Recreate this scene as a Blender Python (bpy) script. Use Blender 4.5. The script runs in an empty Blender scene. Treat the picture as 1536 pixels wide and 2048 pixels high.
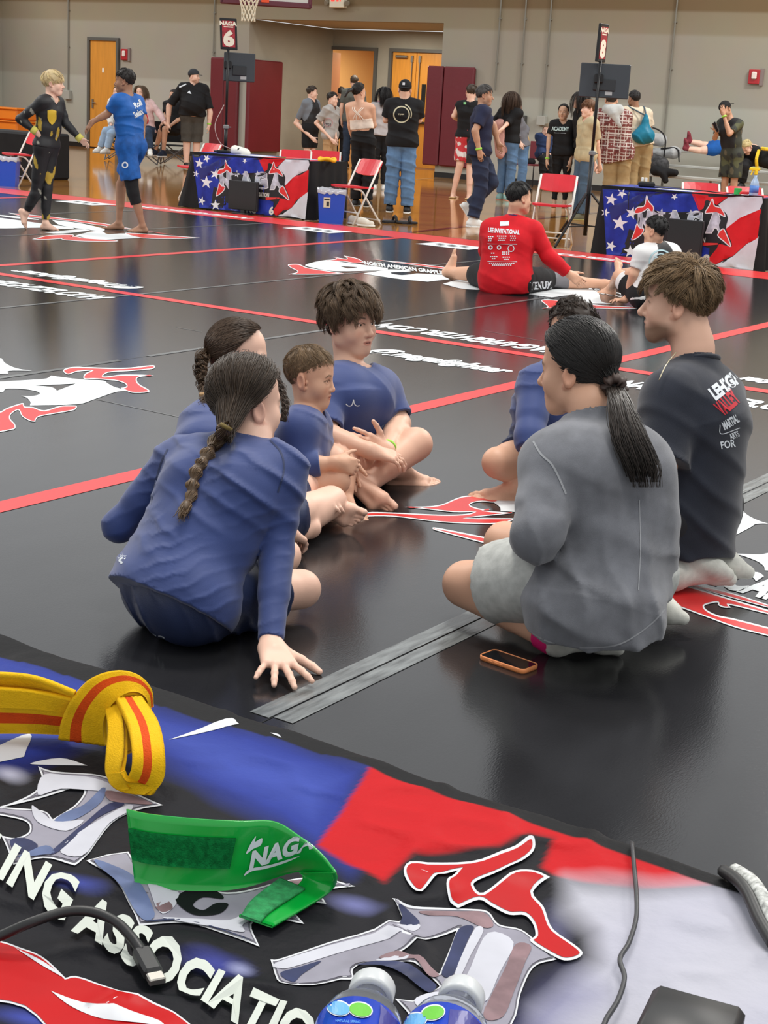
import bpy, bmesh, math, random, time
import numpy as np
from mathutils import Vector, Matrix
from mathutils.bvhtree import BVHTree
from mathutils.geometry import delaunay_2d_cdt
T0 = time.time()
S = bpy.context.scene
COL = S.collection
rng = np.random.default_rng(7)
random.seed(7)
A3 = lambda *v: np.array(v, float)
# ------------------------------------------------------------------ camera
F = 3036.0; PITCH = 0.2611; ROLL = 0.05737; YAW = 0.5802
H = 1.30; MAT = 0.03; TAB = 0.74
cy_, sy_ = math.cos(YAW), math.sin(YAW)
_R = np.array([[cy_, -sy_, 0], [sy_, cy_, 0], [0, 0, 1]])
_fw = _R @ A3(0, math.cos(PITCH), -math.sin(PITCH)); _up = _R @ A3(0, math.sin(PITCH), math.cos(PITCH)); _rt = _R @ A3(1, 0, 0)
RT = math.cos(ROLL) * _rt + math.sin(ROLL) * _up
UP = -math.sin(ROLL) * _rt + math.cos(ROLL) * _up
FW = _fw
RH = _R @ A3(1, 0, 0); AW = _R @ A3(0, 1, 0); ZU = A3(0, 0, 1); TW = -AW      # level right, away, up, towards
CAM = A3(0, 0, H)
def ray(x, y): return FW + RT * (x - 768) / F - UP * (y - 1024) / F
def onz(x, y, z=MAT): d = ray(x, y); return CAM + d * ((z - H) / d[2])
def ony(x, y, Y): d = ray(x, y); return CAM + d * (Y / d[1])
def dep(x, y, d): return CAM + ray(x, y) * d
def pix(p):
    v = np.asarray(p) - CAM; z = v @ FW; return 768 + F * (v @ RT) / z, 1024 - F * (v @ UP) / z, z
cam = bpy.data.cameras.new('camera'); camo = bpy.data.objects.new('camera', cam); COL.objects.link(camo)
M = Matrix.Identity(4)
for i in range(3): M[i][0], M[i][1], M[i][2] = RT[i], UP[i], -FW[i]
M[0][3], M[1][3], M[2][3] = CAM
camo.matrix_world = M
cam.sensor_fit = 'VERTICAL'; cam.sensor_height = 24.0; cam.lens = 24.0 * F / 2048; cam.clip_start = 0.05; cam.clip_end = 200
S.camera = camo
# ------------------------------------------------------------------ light and exposure
W = bpy.data.worlds.new('gym_ambient'); S.world = W; W.use_nodes = True
W.node_tree.nodes['Background'].inputs[0].default_value = (0.965, 0.985, 1.0, 1); W.node_tree.nodes['Background'].inputs[1].default_value = 0.80
def area(name, loc, size, power, col=(1, .96, .9), aim=None):
    l = bpy.data.lights.new(name, 'AREA'); l.energy = power; l.color = col; l.shape = 'RECTANGLE'; l.size, l.size_y = size
    o = bpy.data.objects.new(name, l); COL.objects.link(o); o.location = loc
    if aim is not None:
        o.rotation_euler = (Vector(aim) - Vector(loc)).to_track_quat('-Z', 'Y').to_euler()
    return o
area('gym_lamp', (-3.5, 5.0, 8.0), (2.6, 1.0), 420)
area('gym_lamp.001', (1.5, 2.0, 8.0), (2.6, 1.0), 160)
area('gym_lamp.002', (-17, 8, 8.5), (3, 1.2), 700)
area('gym_lamp.003', (0.5, 14, 8.5), (3, 1.2), 600)
area('gym_lamp.004', (-30, 18, 8.5), (3, 1.2), 900)
area('gym_lamp.005', (-4, 22, 8.5), (3, 1.2), 900)
S.view_settings.view_transform = 'Standard'; S.view_settings.look = 'None'; S.view_settings.gamma = 1.0
S.view_settings.use_curve_mapping = False
S.view_settings.exposure = 0.14
S.cycles.max_bounces = 6; S.cycles.use_denoising = True
# ------------------------------------------------------------------ small helpers
def lin(c):
    if isinstance(c, str):
        c = [int(c[i:i + 2], 16) for i in (0, 2, 4)]
    return tuple((v / 255 / 12.92) if v / 255 <= .04045 else ((v / 255 + .055) / 1.055) ** 2.4 for v in c)
MATS = {}
def mat(name, col=None, rough=.6, spec=.5, noise=0, nscale=40, bump=0, bscale=200, vc=False, metal=0, trans=0, emit=0, stretch=None, coat=0, sheen=0, ior=1.5, alpha=1, bdist=.002):
    if name in MATS: return MATS[name]
    m = bpy.data.materials.new(name); m.use_nodes = True; MATS[name] = m
    nt = m.node_tree; N = nt.nodes; L = nt.links; b = N['Principled BSDF']
    c = lin(col) if col is not None else (.5, .5, .5)
    b.inputs['Base Color'].default_value = (*c, 1); b.inputs['Roughness'].default_value = rough; b.inputs['Specular IOR Level'].default_value = spec
    b.inputs['Metallic'].default_value = metal; b.inputs['Transmission Weight'].default_value = trans; b.inputs['IOR'].default_value = ior
    b.inputs['Coat Weight'].default_value = coat; b.inputs['Sheen Weight'].default_value = sheen; b.inputs['Alpha'].default_value = alpha
    if emit: b.inputs['Emission Color'].default_value = (*c, 1); b.inputs['Emission Strength'].default_value = emit
    tc = N.new('ShaderNodeTexCoord'); mp = N.new('ShaderNodeMapping'); L.new(tc.outputs['Object'], mp.inputs['Vector'])
    if stretch: mp.inputs['Scale'].default_value = stretch
    src = None
    if vc:
        at = N.new('ShaderNodeAttribute'); at.attribute_name = 'Col'; src = at.outputs['Color']; L.new(src, b.inputs['Base Color'])
    if noise:
        nz = N.new('ShaderNodeTexNoise'); nz.inputs['Scale'].default_value = nscale; nz.inputs['Detail'].default_value = 5; L.new(mp.outputs[0], nz.inputs['Vector'])
        mr = N.new('ShaderNodeMapRange'); mr.inputs['From Min'].default_value = .3; mr.inputs['From Max'].default_value = .7
        mr.inputs['To Min'].default_value = 1 - noise; mr.inputs['To Max'].default_value = 1 + noise; L.new(nz.outputs['Fac'], mr.inputs['Value'])
        mx = N.new('ShaderNodeVectorMath'); mx.operation = 'SCALE'
        if src: L.new(src, mx.inputs[0])
        else: mx.inputs[0].default_value = c
        L.new(mr.outputs[0], mx.inputs['Scale']); L.new(mx.outputs[0], b.inputs['Base Color'])
    if bump:
        nb = N.new('ShaderNodeTexNoise'); nb.inputs['Scale'].default_value = bscale; nb.inputs['Detail'].default_value = 4; L.new(mp.outputs[0], nb.inputs['Vector'])
        bp = N.new('ShaderNodeBump'); bp.inputs['Strength'].default_value = bump; bp.inputs['Distance'].default_value = bdist; L.new(nb.outputs['Fac'], bp.inputs['Height']); L.new(bp.outputs[0], b.inputs['Normal'])
    return m
def link(o, parent=None):
    COL.objects.link(o)
    if parent is not None: o.parent = parent
    return o
def tag(o, label=None, cat=None, group=None, kind=None):
    if label: o['label'] = label
    if cat: o['category'] = cat
    if group: o['group'] = group
    if kind: o['kind'] = kind
    return o
def thing(name, label, cat, loc=(0, 0, 0), group=None):
    o = bpy.data.objects.new(name, None); COL.objects.link(o); o.empty_display_size = .05; o.location = loc
    return tag(o, label, cat, group)
def rawmesh(name, V, Fc, m, parent=None, smooth=False, cols=None, normals=None, mats=None, midx=None, world=True):
    """V (n,3) world coordinates; Fc list of faces or (n,3|4) array."""
    me = bpy.data.meshes.new(name)
    V = np.asarray(V, np.float64)
    off = np.zeros(3)
    if parent is not None and world:
        p = parent
        while p is not None: off = off + np.array(p.location); p = p.parent
    elif parent is None and world:
        off = A3((V[:, 0].min() + V[:, 0].max()) / 2, (V[:, 1].min() + V[:, 1].max()) / 2, V[:, 2].min())
    V = V - off
    if isinstance(Fc, np.ndarray):
        n, k = Fc.shape
        me.vertices.add(len(V)); me.vertices.foreach_set('co', V.astype(np.float32).ravel())
        me.loops.add(n * k); me.loops.foreach_set('vertex_index', Fc.astype(np.int32).ravel())
        me.polygons.add(n); me.polygons.foreach_set('loop_start', np.arange(0, n * k, k, dtype=np.int32))
        me.update(calc_edges=True)
    else:
        me.from_pydata([tuple(v) for v in V], [], [tuple(int(i) for i in f) for f in Fc]); me.update()
    for mm in (mats or [m]): me.materials.append(mm)
    if midx is not None: me.polygons.foreach_set('material_index', np.asarray(midx, np.int32))
    if cols is not None:
        a = me.color_attributes.new('Col', 'FLOAT_COLOR', 'POINT')
        c4 = np.ones((len(V), 4), np.float32); c4[:, :3] = cols; a.data.foreach_set('color', c4.ravel())
    if smooth: me.polygons.foreach_set('use_smooth', np.ones(len(me.polygons), bool))
    if normals is not None: me.normals_split_custom_set_from_vertices([tuple(x) for x in np.asarray(normals, float)])
    o = bpy.data.objects.new(name, me); link(o, parent)
    if parent is None and world: o.location = off
    return o
class MB:
    """collects simple solids in world coordinates and links them as one mesh"""
    def __init__(s): s.v = []; s.f = []
    def add(s, V, Fc):
        n = len(s.v); s.v += [tuple(map(float, x)) for x in V]; s.f += [tuple(int(i) + n for i in f) for f in Fc]; return s
    def box(s, c, size, ax=None, bev=0):
        ax = np.eye(3) if ax is None else np.array(ax, float); c = np.array(c, float); h = np.array(size, float) / 2
        if bev <= 0:
            V = [c + ax[0] * h[0] * i + ax[1] * h[1] * j + ax[2] * h[2] * k for i in (-1, 1) for j in (-1, 1) for k in (-1, 1)]
            return s.add(V, [(0, 1, 3, 2), (4, 6, 7, 5), (0, 4, 5, 1), (2, 3, 7, 6), (0, 2, 6, 4), (1, 5, 7, 3)])
        b = min(bev, min(h) * .95); V = []; idx = {}
        for i in (-1, 1):
            for j in (-1, 1):
                for k in (-1, 1):
                    for a in range(3):
                        q = [i * (h[0] - b), j * (h[1] - b), k * (h[2] - b)]; q[a] = (i, j, k)[a] * h[a]
                        idx[(i, j, k, a)] = len(V); V.append(c + ax[0] * q[0] + ax[1] * q[1] + ax[2] * q[2])
        Fc = []
        for a in range(3):
            u, w = (a + 1) % 3, (a + 2) % 3
            for sg in (-1, 1):
                f = []
                for (p, q) in ((-1, -1), (1, -1), (1, 1), (-1, 1)):
                    t = [0, 0, 0]; t[a] = sg; t[u] = p; t[w] = q; f.append(idx[(*t, a)])
                Fc.append(f if sg > 0 else f[::-1])
            for p in (-1, 1):
                for q in (-1, 1):
                    t0 = [0, 0, 0]; t1 = [0, 0, 0]; t0[a] = -1; t1[a] = 1
                    for t in (t0, t1): t[u] = p; t[w] = q
                    f = [idx[(*t0, u)], idx[(*t1, u)], idx[(*t1, w)], idx[(*t0, w)]]
                    Fc.append(f if p * q < 0 else f[::-1])
        for i in (-1, 1):
            for j in (-1, 1):
                for k in (-1, 1):
                    f = [idx[(i, j, k, 0)], idx[(i, j, k, 1)], idx[(i, j, k, 2)]]; Fc.append(f if i * j * k > 0 else f[::-1])
        return s.add(V, Fc)
    def tube(s, pts, r, n=8, closed=False, cap=True):
        V, Fc = tube_mesh(pts, r, n, cap, closed); return s.add(V, Fc)
    def lathe(s, prof, c, ax=(0, 0, 1), n=20):
        ax = np.array(ax, float); ax /= np.linalg.norm(ax); u = np.cross(ax, A3(1, 0, 0) if abs(ax[0]) < .8 else A3(0, 1, 0)); u /= np.linalg.norm(u); w = np.cross(ax, u)
        V = []; Fc = []
        for (r, z) in prof:
            for i in range(n):
                a = 2 * math.pi * i / n; V.append(np.array(c) + ax * z + (u * math.cos(a) + w * math.sin(a)) * r)
        for j in range(len(prof) - 1):
            for i in range(n): Fc.append((j * n + i, j * n + (i + 1) % n, (j + 1) * n + (i + 1) % n, (j + 1) * n + i))
        Fc.append(tuple(range(n))[::-1]); Fc.append(tuple(range((len(prof) - 1) * n, len(prof) * n)))
        return s.add(V, Fc)
    def prism(s, poly, d):
        """closed polygon (world points) extruded by vector d"""
        n = len(poly); P = [np.array(p, float) for p in poly]; V = P + [p + np.array(d) for p in P]
        return s.add(V, [tuple(range(n))[::-1], tuple(range(n, 2 * n))] + [(i, (i + 1) % n, n + (i + 1) % n, n + i) for i in range(n)])
    def build(s, name, m, parent=None, smooth=False):
        return rawmesh(name, np.array(s.v), s.f, m, parent, smooth)
def tube_mesh(pts, r, n=8, cap=True, closed=False):
    P = np.array(pts, float); K = len(P); r = np.full(K, r) if np.isscalar(r) else np.array(r, float)
    T = np.gradient(P, axis=0) if not closed else np.roll(P, -1, 0) - np.roll(P, 1, 0)
    T /= np.linalg.norm(T, axis=1)[:, None] + 1e-12
    u = np.cross(T[0], A3(.3, .2, .93)); u /= np.linalg.norm(u) + 1e-12; V = []
    for i in range(K):
        u = u - T[i] * (u @ T[i]); u /= np.linalg.norm(u) + 1e-12; w = np.cross(T[i], u)
        for j in range(n):
            a = 2 * math.pi * j / n; V.append(P[i] + (u * math.cos(a) + w * math.sin(a)) * r[i])
    Fc = []
    for i in range(K if closed else K - 1):
        i2 = (i + 1) % K
        for j in range(n): Fc.append((i * n + j, i * n + (j + 1) % n, i2 * n + (j + 1) % n, i2 * n + j))
    if cap and not closed: Fc.append(tuple(range(n))[::-1]); Fc.append(tuple(range((K - 1) * n, K * n)))
    return V, Fc
def spline(pts, n=8):
    P = np.array(pts, float); Q = np.vstack([2 * P[0] - P[1], P, 2 * P[-1] - P[-2]]); out = []
    for i in range(1, len(Q) - 2):
        for t in np.linspace(0, 1, n, endpoint=False):
            out.append(.5 * ((2 * Q[i]) + (-Q[i - 1] + Q[i + 1]) * t + (2 * Q[i - 1] - 5 * Q[i] + 4 * Q[i + 1] - Q[i + 2]) * t * t + (-Q[i - 1] + 3 * Q[i] - 3 * Q[i + 1] + Q[i + 2]) * t ** 3))
    out.append(P[-1]); return np.array(out)
def unit(v): v = np.asarray(v, float); return v / (np.linalg.norm(v) + 1e-12)
# ------------------------------------------------------------------ flat print: polygons triangulated with a fine grid so they can follow a surface
def smooth_poly(pts, n=5):
    """closed catmull-rom; a point given as (x,y,1) is a sharp corner"""
    P = [np.array(p[:2], float) for p in pts]; c = [len(p) > 2 for p in pts]; K = len(P); out = []
    for i in range(K):
        p1, p2 = P[i], P[(i + 1) % K]; p0 = P[i - 1] if not c[i] else 2 * p1 - p2; p3 = P[(i + 2) % K] if not c[(i + 1) % K] else 2 * p2 - p1
        for t in np.linspace(0, 1, n, endpoint=False):
            out.append(.5 * (2 * p1 + (p2 - p0) * t + (2 * p0 - 5 * p1 + 4 * p2 - p3) * t * t + (3 * p1 - p0 - 3 * p2 + p3) * t ** 3))
    return np.array(out)
def grow_poly(P, d):
    """offset a closed polygon outwards by d"""
    P = np.asarray(P, float); a = np.roll(P, 1, 0); b = np.roll(P, -1, 0)
    area2 = np.sum(P[:, 0] * b[:, 1] - b[:, 0] * P[:, 1]); sg = 1 if area2 > 0 else -1
    def nrm(e): n = np.stack([e[:, 1], -e[:, 0]], 1); return n / (np.linalg.norm(n, axis=1)[:, None] + 1e-9)
    n1, n2 = nrm(P - a), nrm(b - P); m = n1 + n2; m /= np.linalg.norm(m, axis=1)[:, None] + 1e-9
    k = 1 / np.clip((m * n1).sum(1), .45, 1)
    return P + sg * d * m * k[:, None]
def tri_poly(P, step=None, holes=()):
    P = np.asarray(P, float); allp = [P] + [np.asarray(h, float) for h in holes]
    vs = []; es = []
    for q in allp:
        n0 = len(vs); vs += [tuple(p) for p in q]; es += [(n0 + i, n0 + (i + 1) % len(q)) for i in range(len(q))]
    if step:
        lo, hi = P.min(0), P.max(0)
        gx, gy = np.meshgrid(np.arange(lo[0] + step / 2, hi[0], step), np.arange(lo[1] + step / 2, hi[1], step)); G = np.stack([gx.ravel(), gy.ravel()], 1)
        G = G + rng.uniform(-.01, .01, G.shape) * step
        vs += [tuple(g) for g in G[inside(P, G)]]
    r = delaunay_2d_cdt([Vector(v) for v in vs], es, [], 0, 1e-7)
    V = np.array([tuple(v) for v in r[0]]); T = np.array([list(f) for f in r[2]])
    c = V[T].mean(1); m = inside(P, c)
    for h in holes: m &= ~inside(np.asarray(h, float), c)
    return V, T[m]
def inside(P, Q):
    P = np.asarray(P); x, y = Q[:, 0], Q[:, 1]; r = np.zeros(len(Q), bool)
    for i in range(len(P)):
        x1, y1 = P[i]; x2, y2 = P[i - 1]
        if y1 == y2: continue
        m = ((y1 > y) != (y2 > y)) & (x < (x2 - x1) * (y - y1) / (y2 - y1) + x1); r ^= m
    return r
_tcache = {}
def text_tris(s, bold=.02, shear=0, width=1.0, spacing=1.0):
    """outline of the built-in font as triangles: (V2, faces), baseline origin, cap height ~0.7 -> scaled to 1"""
    key = (s, bold, shear, width, spacing)
    if key in _tcache: return _tcache[key]
    cu = bpy.data.curves.new('lettering', 'FONT'); cu.body = s; cu.offset = bold; cu.shear = shear; cu.space_character = spacing; cu.resolution_u = 3
    o = bpy.data.objects.new('lettering', cu); COL.objects.link(o); dg = bpy.context.evaluated_depsgraph_get(); dg.update()
    me = o.evaluated_get(dg).to_mesh(); V = np.array([v.co[:2] for v in me.vertices]).reshape(-1, 2); Fc = [list(p.vertices) for p in me.polygons]
    o.evaluated_get(dg).to_mesh_clear(); bpy.data.objects.remove(o); bpy.data.curves.remove(cu)
    V = V / .72 * A3(width, 1)[:2]
    V[:, 0] -= V[:, 0].min()
    _tcache[key] = (V, Fc); return V, Fc
# ------------------------------------------------------------------ implicit surfaces: bodies and clothes are grown as one smooth skin
BIG = .06
class Field:
    def __init__(s, lo, hi, h):
        s.h = h; s.o = np.array(lo, float); n = np.ceil((np.array(hi) - s.o) / h).astype(int) + 2
        s.n = n; s.F = np.full(n, BIG, np.float32)
        s.ax = [(s.o[i] + h * np.arange(n[i])).astype(np.float32) for i in range(3)]
    def blk(s, lo, hi):
        a = np.clip(np.floor((lo - s.o) / s.h).astype(int), 0, s.n); b = np.clip(np.ceil((hi - s.o) / s.h).astype(int) + 1, 0, s.n)
        if (b <= a).any(): return None
        sl = tuple(slice(i, j) for i, j in zip(a, b))
        return sl, s.ax[0][sl[0]][:, None, None], s.ax[1][sl[1]][None, :, None], s.ax[2][sl[2]][None, None, :]
    def run(s, prims):
        for p in prims: s.one(p)
        return s
    def one(s, p):
        t = p['t']; k = p.get('k', .02); m = max(k, .012) + 2 * s.h
        if t == 'c':
            a, b, ra, rb = p['a'], p['b'], p['ra'], p['rb']; lo = np.minimum(a - ra, b - rb) - m; hi = np.maximum(a + ra, b + rb) + m
        elif t == 'g': lo, hi = bounds(p['prims'], m)
        elif t == 'e': R = max(p['r']); lo = p['c'] - R - m; hi = p['c'] + R + m
        else: lo = p['c'] - p['R'] - m; hi = p['c'] + p['R'] + m
        q = s.blk(lo, hi)
        if q is None: return
        sl, X, Y, Z = q
        if t == 'g':
            g = Field.__new__(Field); g.h = s.h; g.ax = [s.ax[i][sl[i]] for i in range(3)]; g.o = np.array([a[0] for a in g.ax], float); g.n = np.array([len(a) for a in g.ax]); g.F = np.full(g.n, BIG, np.float32); g.run(p['prims']); d = g.F
        if t == 'c':
            ba = (b - a); L = float(ba @ ba) + 1e-12
            dx, dy, dz = X - np.float32(a[0]), Y - np.float32(a[1]), Z - np.float32(a[2])
            u = np.clip((dx * np.float32(ba[0]) + dy * np.float32(ba[1]) + dz * np.float32(ba[2])) / np.float32(L), 0, 1)
            d = np.sqrt((dx - u * np.float32(ba[0])) ** 2 + (dy - u * np.float32(ba[1])) ** 2 + (dz - u * np.float32(ba[2])) ** 2) - (np.float32(ra) + np.float32(rb - ra) * u)
        elif t == 'e':
            c, r, A = p['c'], p['r'], p.get('A', np.eye(3)); dx, dy, dz = X - np.float32(c[0]), Y - np.float32(c[1]), Z - np.float32(c[2])
            k0 = 0; k1 = 0
            for i in range(3):
                w = dx * np.float32(A[i][0]) + dy * np.float32(A[i][1]) + dz * np.float32(A[i][2]); w = w / np.float32(r[i]); k0 = k0 + w * w; k1 = k1 + (w / np.float32(r[i])) ** 2
            k0 = np.sqrt(k0); d = k0 * (k0 - 1) / np.sqrt(k1 + 1e-9)
        elif t == 'h':                                   # half space within a ball (for cutting)
            c, n = p['c'], p['n']; dx, dy, dz = X - np.float32(c[0]), Y - np.float32(c[1]), Z - np.float32(c[2])
            d = np.maximum(-(dx * np.float32(n[0]) + dy * np.float32(n[1]) + dz * np.float32(n[2])), np.sqrt(dx * dx + dy * dy + dz * dz) - np.float32(p['R']))
        elif t == 'f':
            d = p['fn'](X, Y, Z).astype(np.float32)
        f = s.F[sl]; kk = np.float32(k)
        if 'kf' in p:
            c, rad, kmin = p['kf']; dd = np.sqrt((X - np.float32(c[0])) ** 2 + (Y - np.float32(c[1])) ** 2 + (Z - np.float32(c[2])) ** 2)
            kk = (kmin + (k - kmin) * np.clip(1.6 - dd / rad, 0, 1)).astype(np.float32)
        if p.get('sub'):
            hh = np.maximum(kk - np.abs(f + d), 0) / kk; s.F[sl] = np.maximum(f, -d) + hh * hh * kk * np.float32(.25)
        else:
            hh = np.maximum(kk - np.abs(f - d), 0) / kk; s.F[sl] = np.minimum(f, d) - hh * hh * kk * np.float32(.25)
    def displace(s, fn, lim=.02):
        idx = np.nonzero(np.abs(s.F) < lim); P = np.stack([s.ax[i][idx[i]] for i in range(3)], 1); s.F[idx] += fn(P).astype(np.float32)
    def mesh(s):
        Fd = s.F; Sg = Fd < 0; b = Sg.view(np.int8)
        c = b[:-1, :-1, :-1] + b[1:, :-1, :-1] + b[:-1, 1:, :-1] + b[:-1, :-1, 1:] + b[1:, 1:, :-1] + b[1:, :-1, 1:] + b[:-1, 1:, 1:] + b[1:, 1:, 1:]
        flat = np.flatnonzero((c > 0) & (c < 8)); ijk = np.stack(np.unravel_index(flat, c.shape), 1)
        offs = np.array([(i, j, k) for i in (0, 1) for j in (0, 1) for k in (0, 1)])
        val = np.stack([Fd[ijk[:, 0] + o[0], ijk[:, 1] + o[1], ijk[:, 2] + o[2]] for o in offs], 1)
        acc = np.zeros((len(flat), 3)); cnt = np.zeros(len(flat))
        for p in range(8):
            for q in range(p + 1, 8):
                if np.abs(offs[p] - offs[q]).sum() != 1: continue
                va, vb = val[:, p], val[:, q]; m = (va < 0) != (vb < 0); t = np.where(m, va / np.where(m, va - vb, 1), 0)
                acc += (offs[p] + (offs[q] - offs[p]) * t[:, None]) * m[:, None]; cnt += m
        V = s.o + s.h * (ijk + acc / cnt[:, None])
        N = np.stack([(val * (offs[:, a] * 2 - 1)).sum(1) for a in range(3)], 1); N /= np.linalg.norm(N, axis=1)[:, None] + 1e-9
        mp = np.full(c.shape, -1, np.int32); mp.ravel()[flat] = np.arange(len(flat)); Q = []
        for a in range(3):
            u, w = (a + 1) % 3, (a + 2) % 3
            sl0 = [slice(1, -1)] * 3; sl1 = [slice(1, -1)] * 3; sl0[a] = slice(0, -1); sl1[a] = slice(1, None)
            A, B = Sg[tuple(sl0)], Sg[tuple(sl1)]; e = np.argwhere(A != B)
            if not len(e): continue
            fl = A[tuple(e.T)]; base = e.copy(); base[:, u] += 1; base[:, w] += 1
            def cell(du, dw): x = base.copy(); x[:, u] += du; x[:, w] += dw; return mp[x[:, 0], x[:, 1], x[:, 2]]
            q = np.stack([cell(-1, -1), cell(0, -1), cell(0, 0), cell(-1, 0)], 1); q[~fl] = q[~fl][:, ::-1]; Q.append(q)
        return V, N, np.vstack(Q)
def bounds(prims, pad=.03):
    lo = np.full(3, 1e9); hi = -lo
    for p in prims:
        if p.get('sub'): continue
        if p['t'] == 'c': lo = np.minimum(lo, np.minimum(p['a'] - p['ra'], p['b'] - p['rb'])); hi = np.maximum(hi, np.maximum(p['a'] + p['ra'], p['b'] + p['rb']))
        elif p['t'] == 'e':
            A = p.get('A', np.eye(3)); ex = np.sqrt(((np.array(A) * np.array(p['r'])[:, None]) ** 2).sum(0)); lo = np.minimum(lo, p['c'] - ex); hi = np.maximum(hi, p['c'] + ex)
        elif p['t'] == 'g': a, b = bounds(p['prims'], 0); lo = np.minimum(lo, a); hi = np.maximum(hi, b)
        else: lo = np.minimum(lo, p['c'] - p['R']); hi = np.maximum(hi, p['c'] + p['R'])
    return lo - pad, hi + pad
def skin_mesh(prims, h, box=None, disp=None):
    lo, hi = bounds(prims)
    if box is not None: lo, hi = np.maximum(lo, box[0]), np.minimum(hi, box[1])
    f = Field(lo, hi, h).run(prims)
    if disp: f.displace(disp)
    return f.mesh()
def cap(a, b, ra, rb, k=.02, **kw): return dict(t='c', a=np.array(a, float), b=np.array(b, float), ra=ra, rb=rb, k=k, **kw)
def ell(c, r, A=None, k=.02, **kw): return dict(t='e', c=np.array(c, float), r=tuple(r), A=np.eye(3) if A is None else np.array(A, float), k=k, **kw)
def grp(prims, k, c, rad, kmin=.005): return dict(t='g', prims=prims, k=k, kf=(np.array(c, float), rad, kmin))
def cut(c, n, R, k=.004): return dict(t='h', c=np.array(c, float), n=unit(n), R=R, k=k, sub=True)
def lerp(a, b, t): return np.asarray(a) * (1 - t) + np.asarray(b) * t
def rotv(v, ax, ang):
    ax = unit(ax); v = np.asarray(v, float); return v * math.cos(ang) + np.cross(ax, v) * math.sin(ang) + ax * (ax @ v) * (1 - math.cos(ang))
# cheap smooth noise on points
_ph = np.random.default_rng(3).uniform(0, 6.28, (40,)); _dr = np.random.default_rng(4).normal(size=(40, 3)); _dr /= np.linalg.norm(_dr, axis=1)[:, None]
def wob(P, f, n=5, s=0):
    r = 0
    for i in range(n): r = r + np.sin(P @ (_dr[(i + s) % 40] * f * (1 + .37 * i)) + _ph[(i + s) % 40]) / (1 + .3 * i)
    return r / n
def folds(d, f, amp, warp=1.2, s=0, sharp=1.6):
    """cloth folds: soft ridges whose crests run across direction d, each one long but of limited width"""
    d = unit(d)
    def fn(P):
        ph = P @ d * f * .5 + warp * 1.5 * wob(P, f * .12, 5, s) + .5 * wob(P, f * .5, 3, s + 3)
        w = np.exp(-(np.sin(ph) / .55) ** 2); msk = np.clip(.35 + 1.5 * wob(P, f * .11, 4, s + 7), 0, 1); big = wob(P, f * .16, 4, s + 15)
        return -amp * (w * msk * 1.5 - .2 + .45 * big)
    return fn
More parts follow.
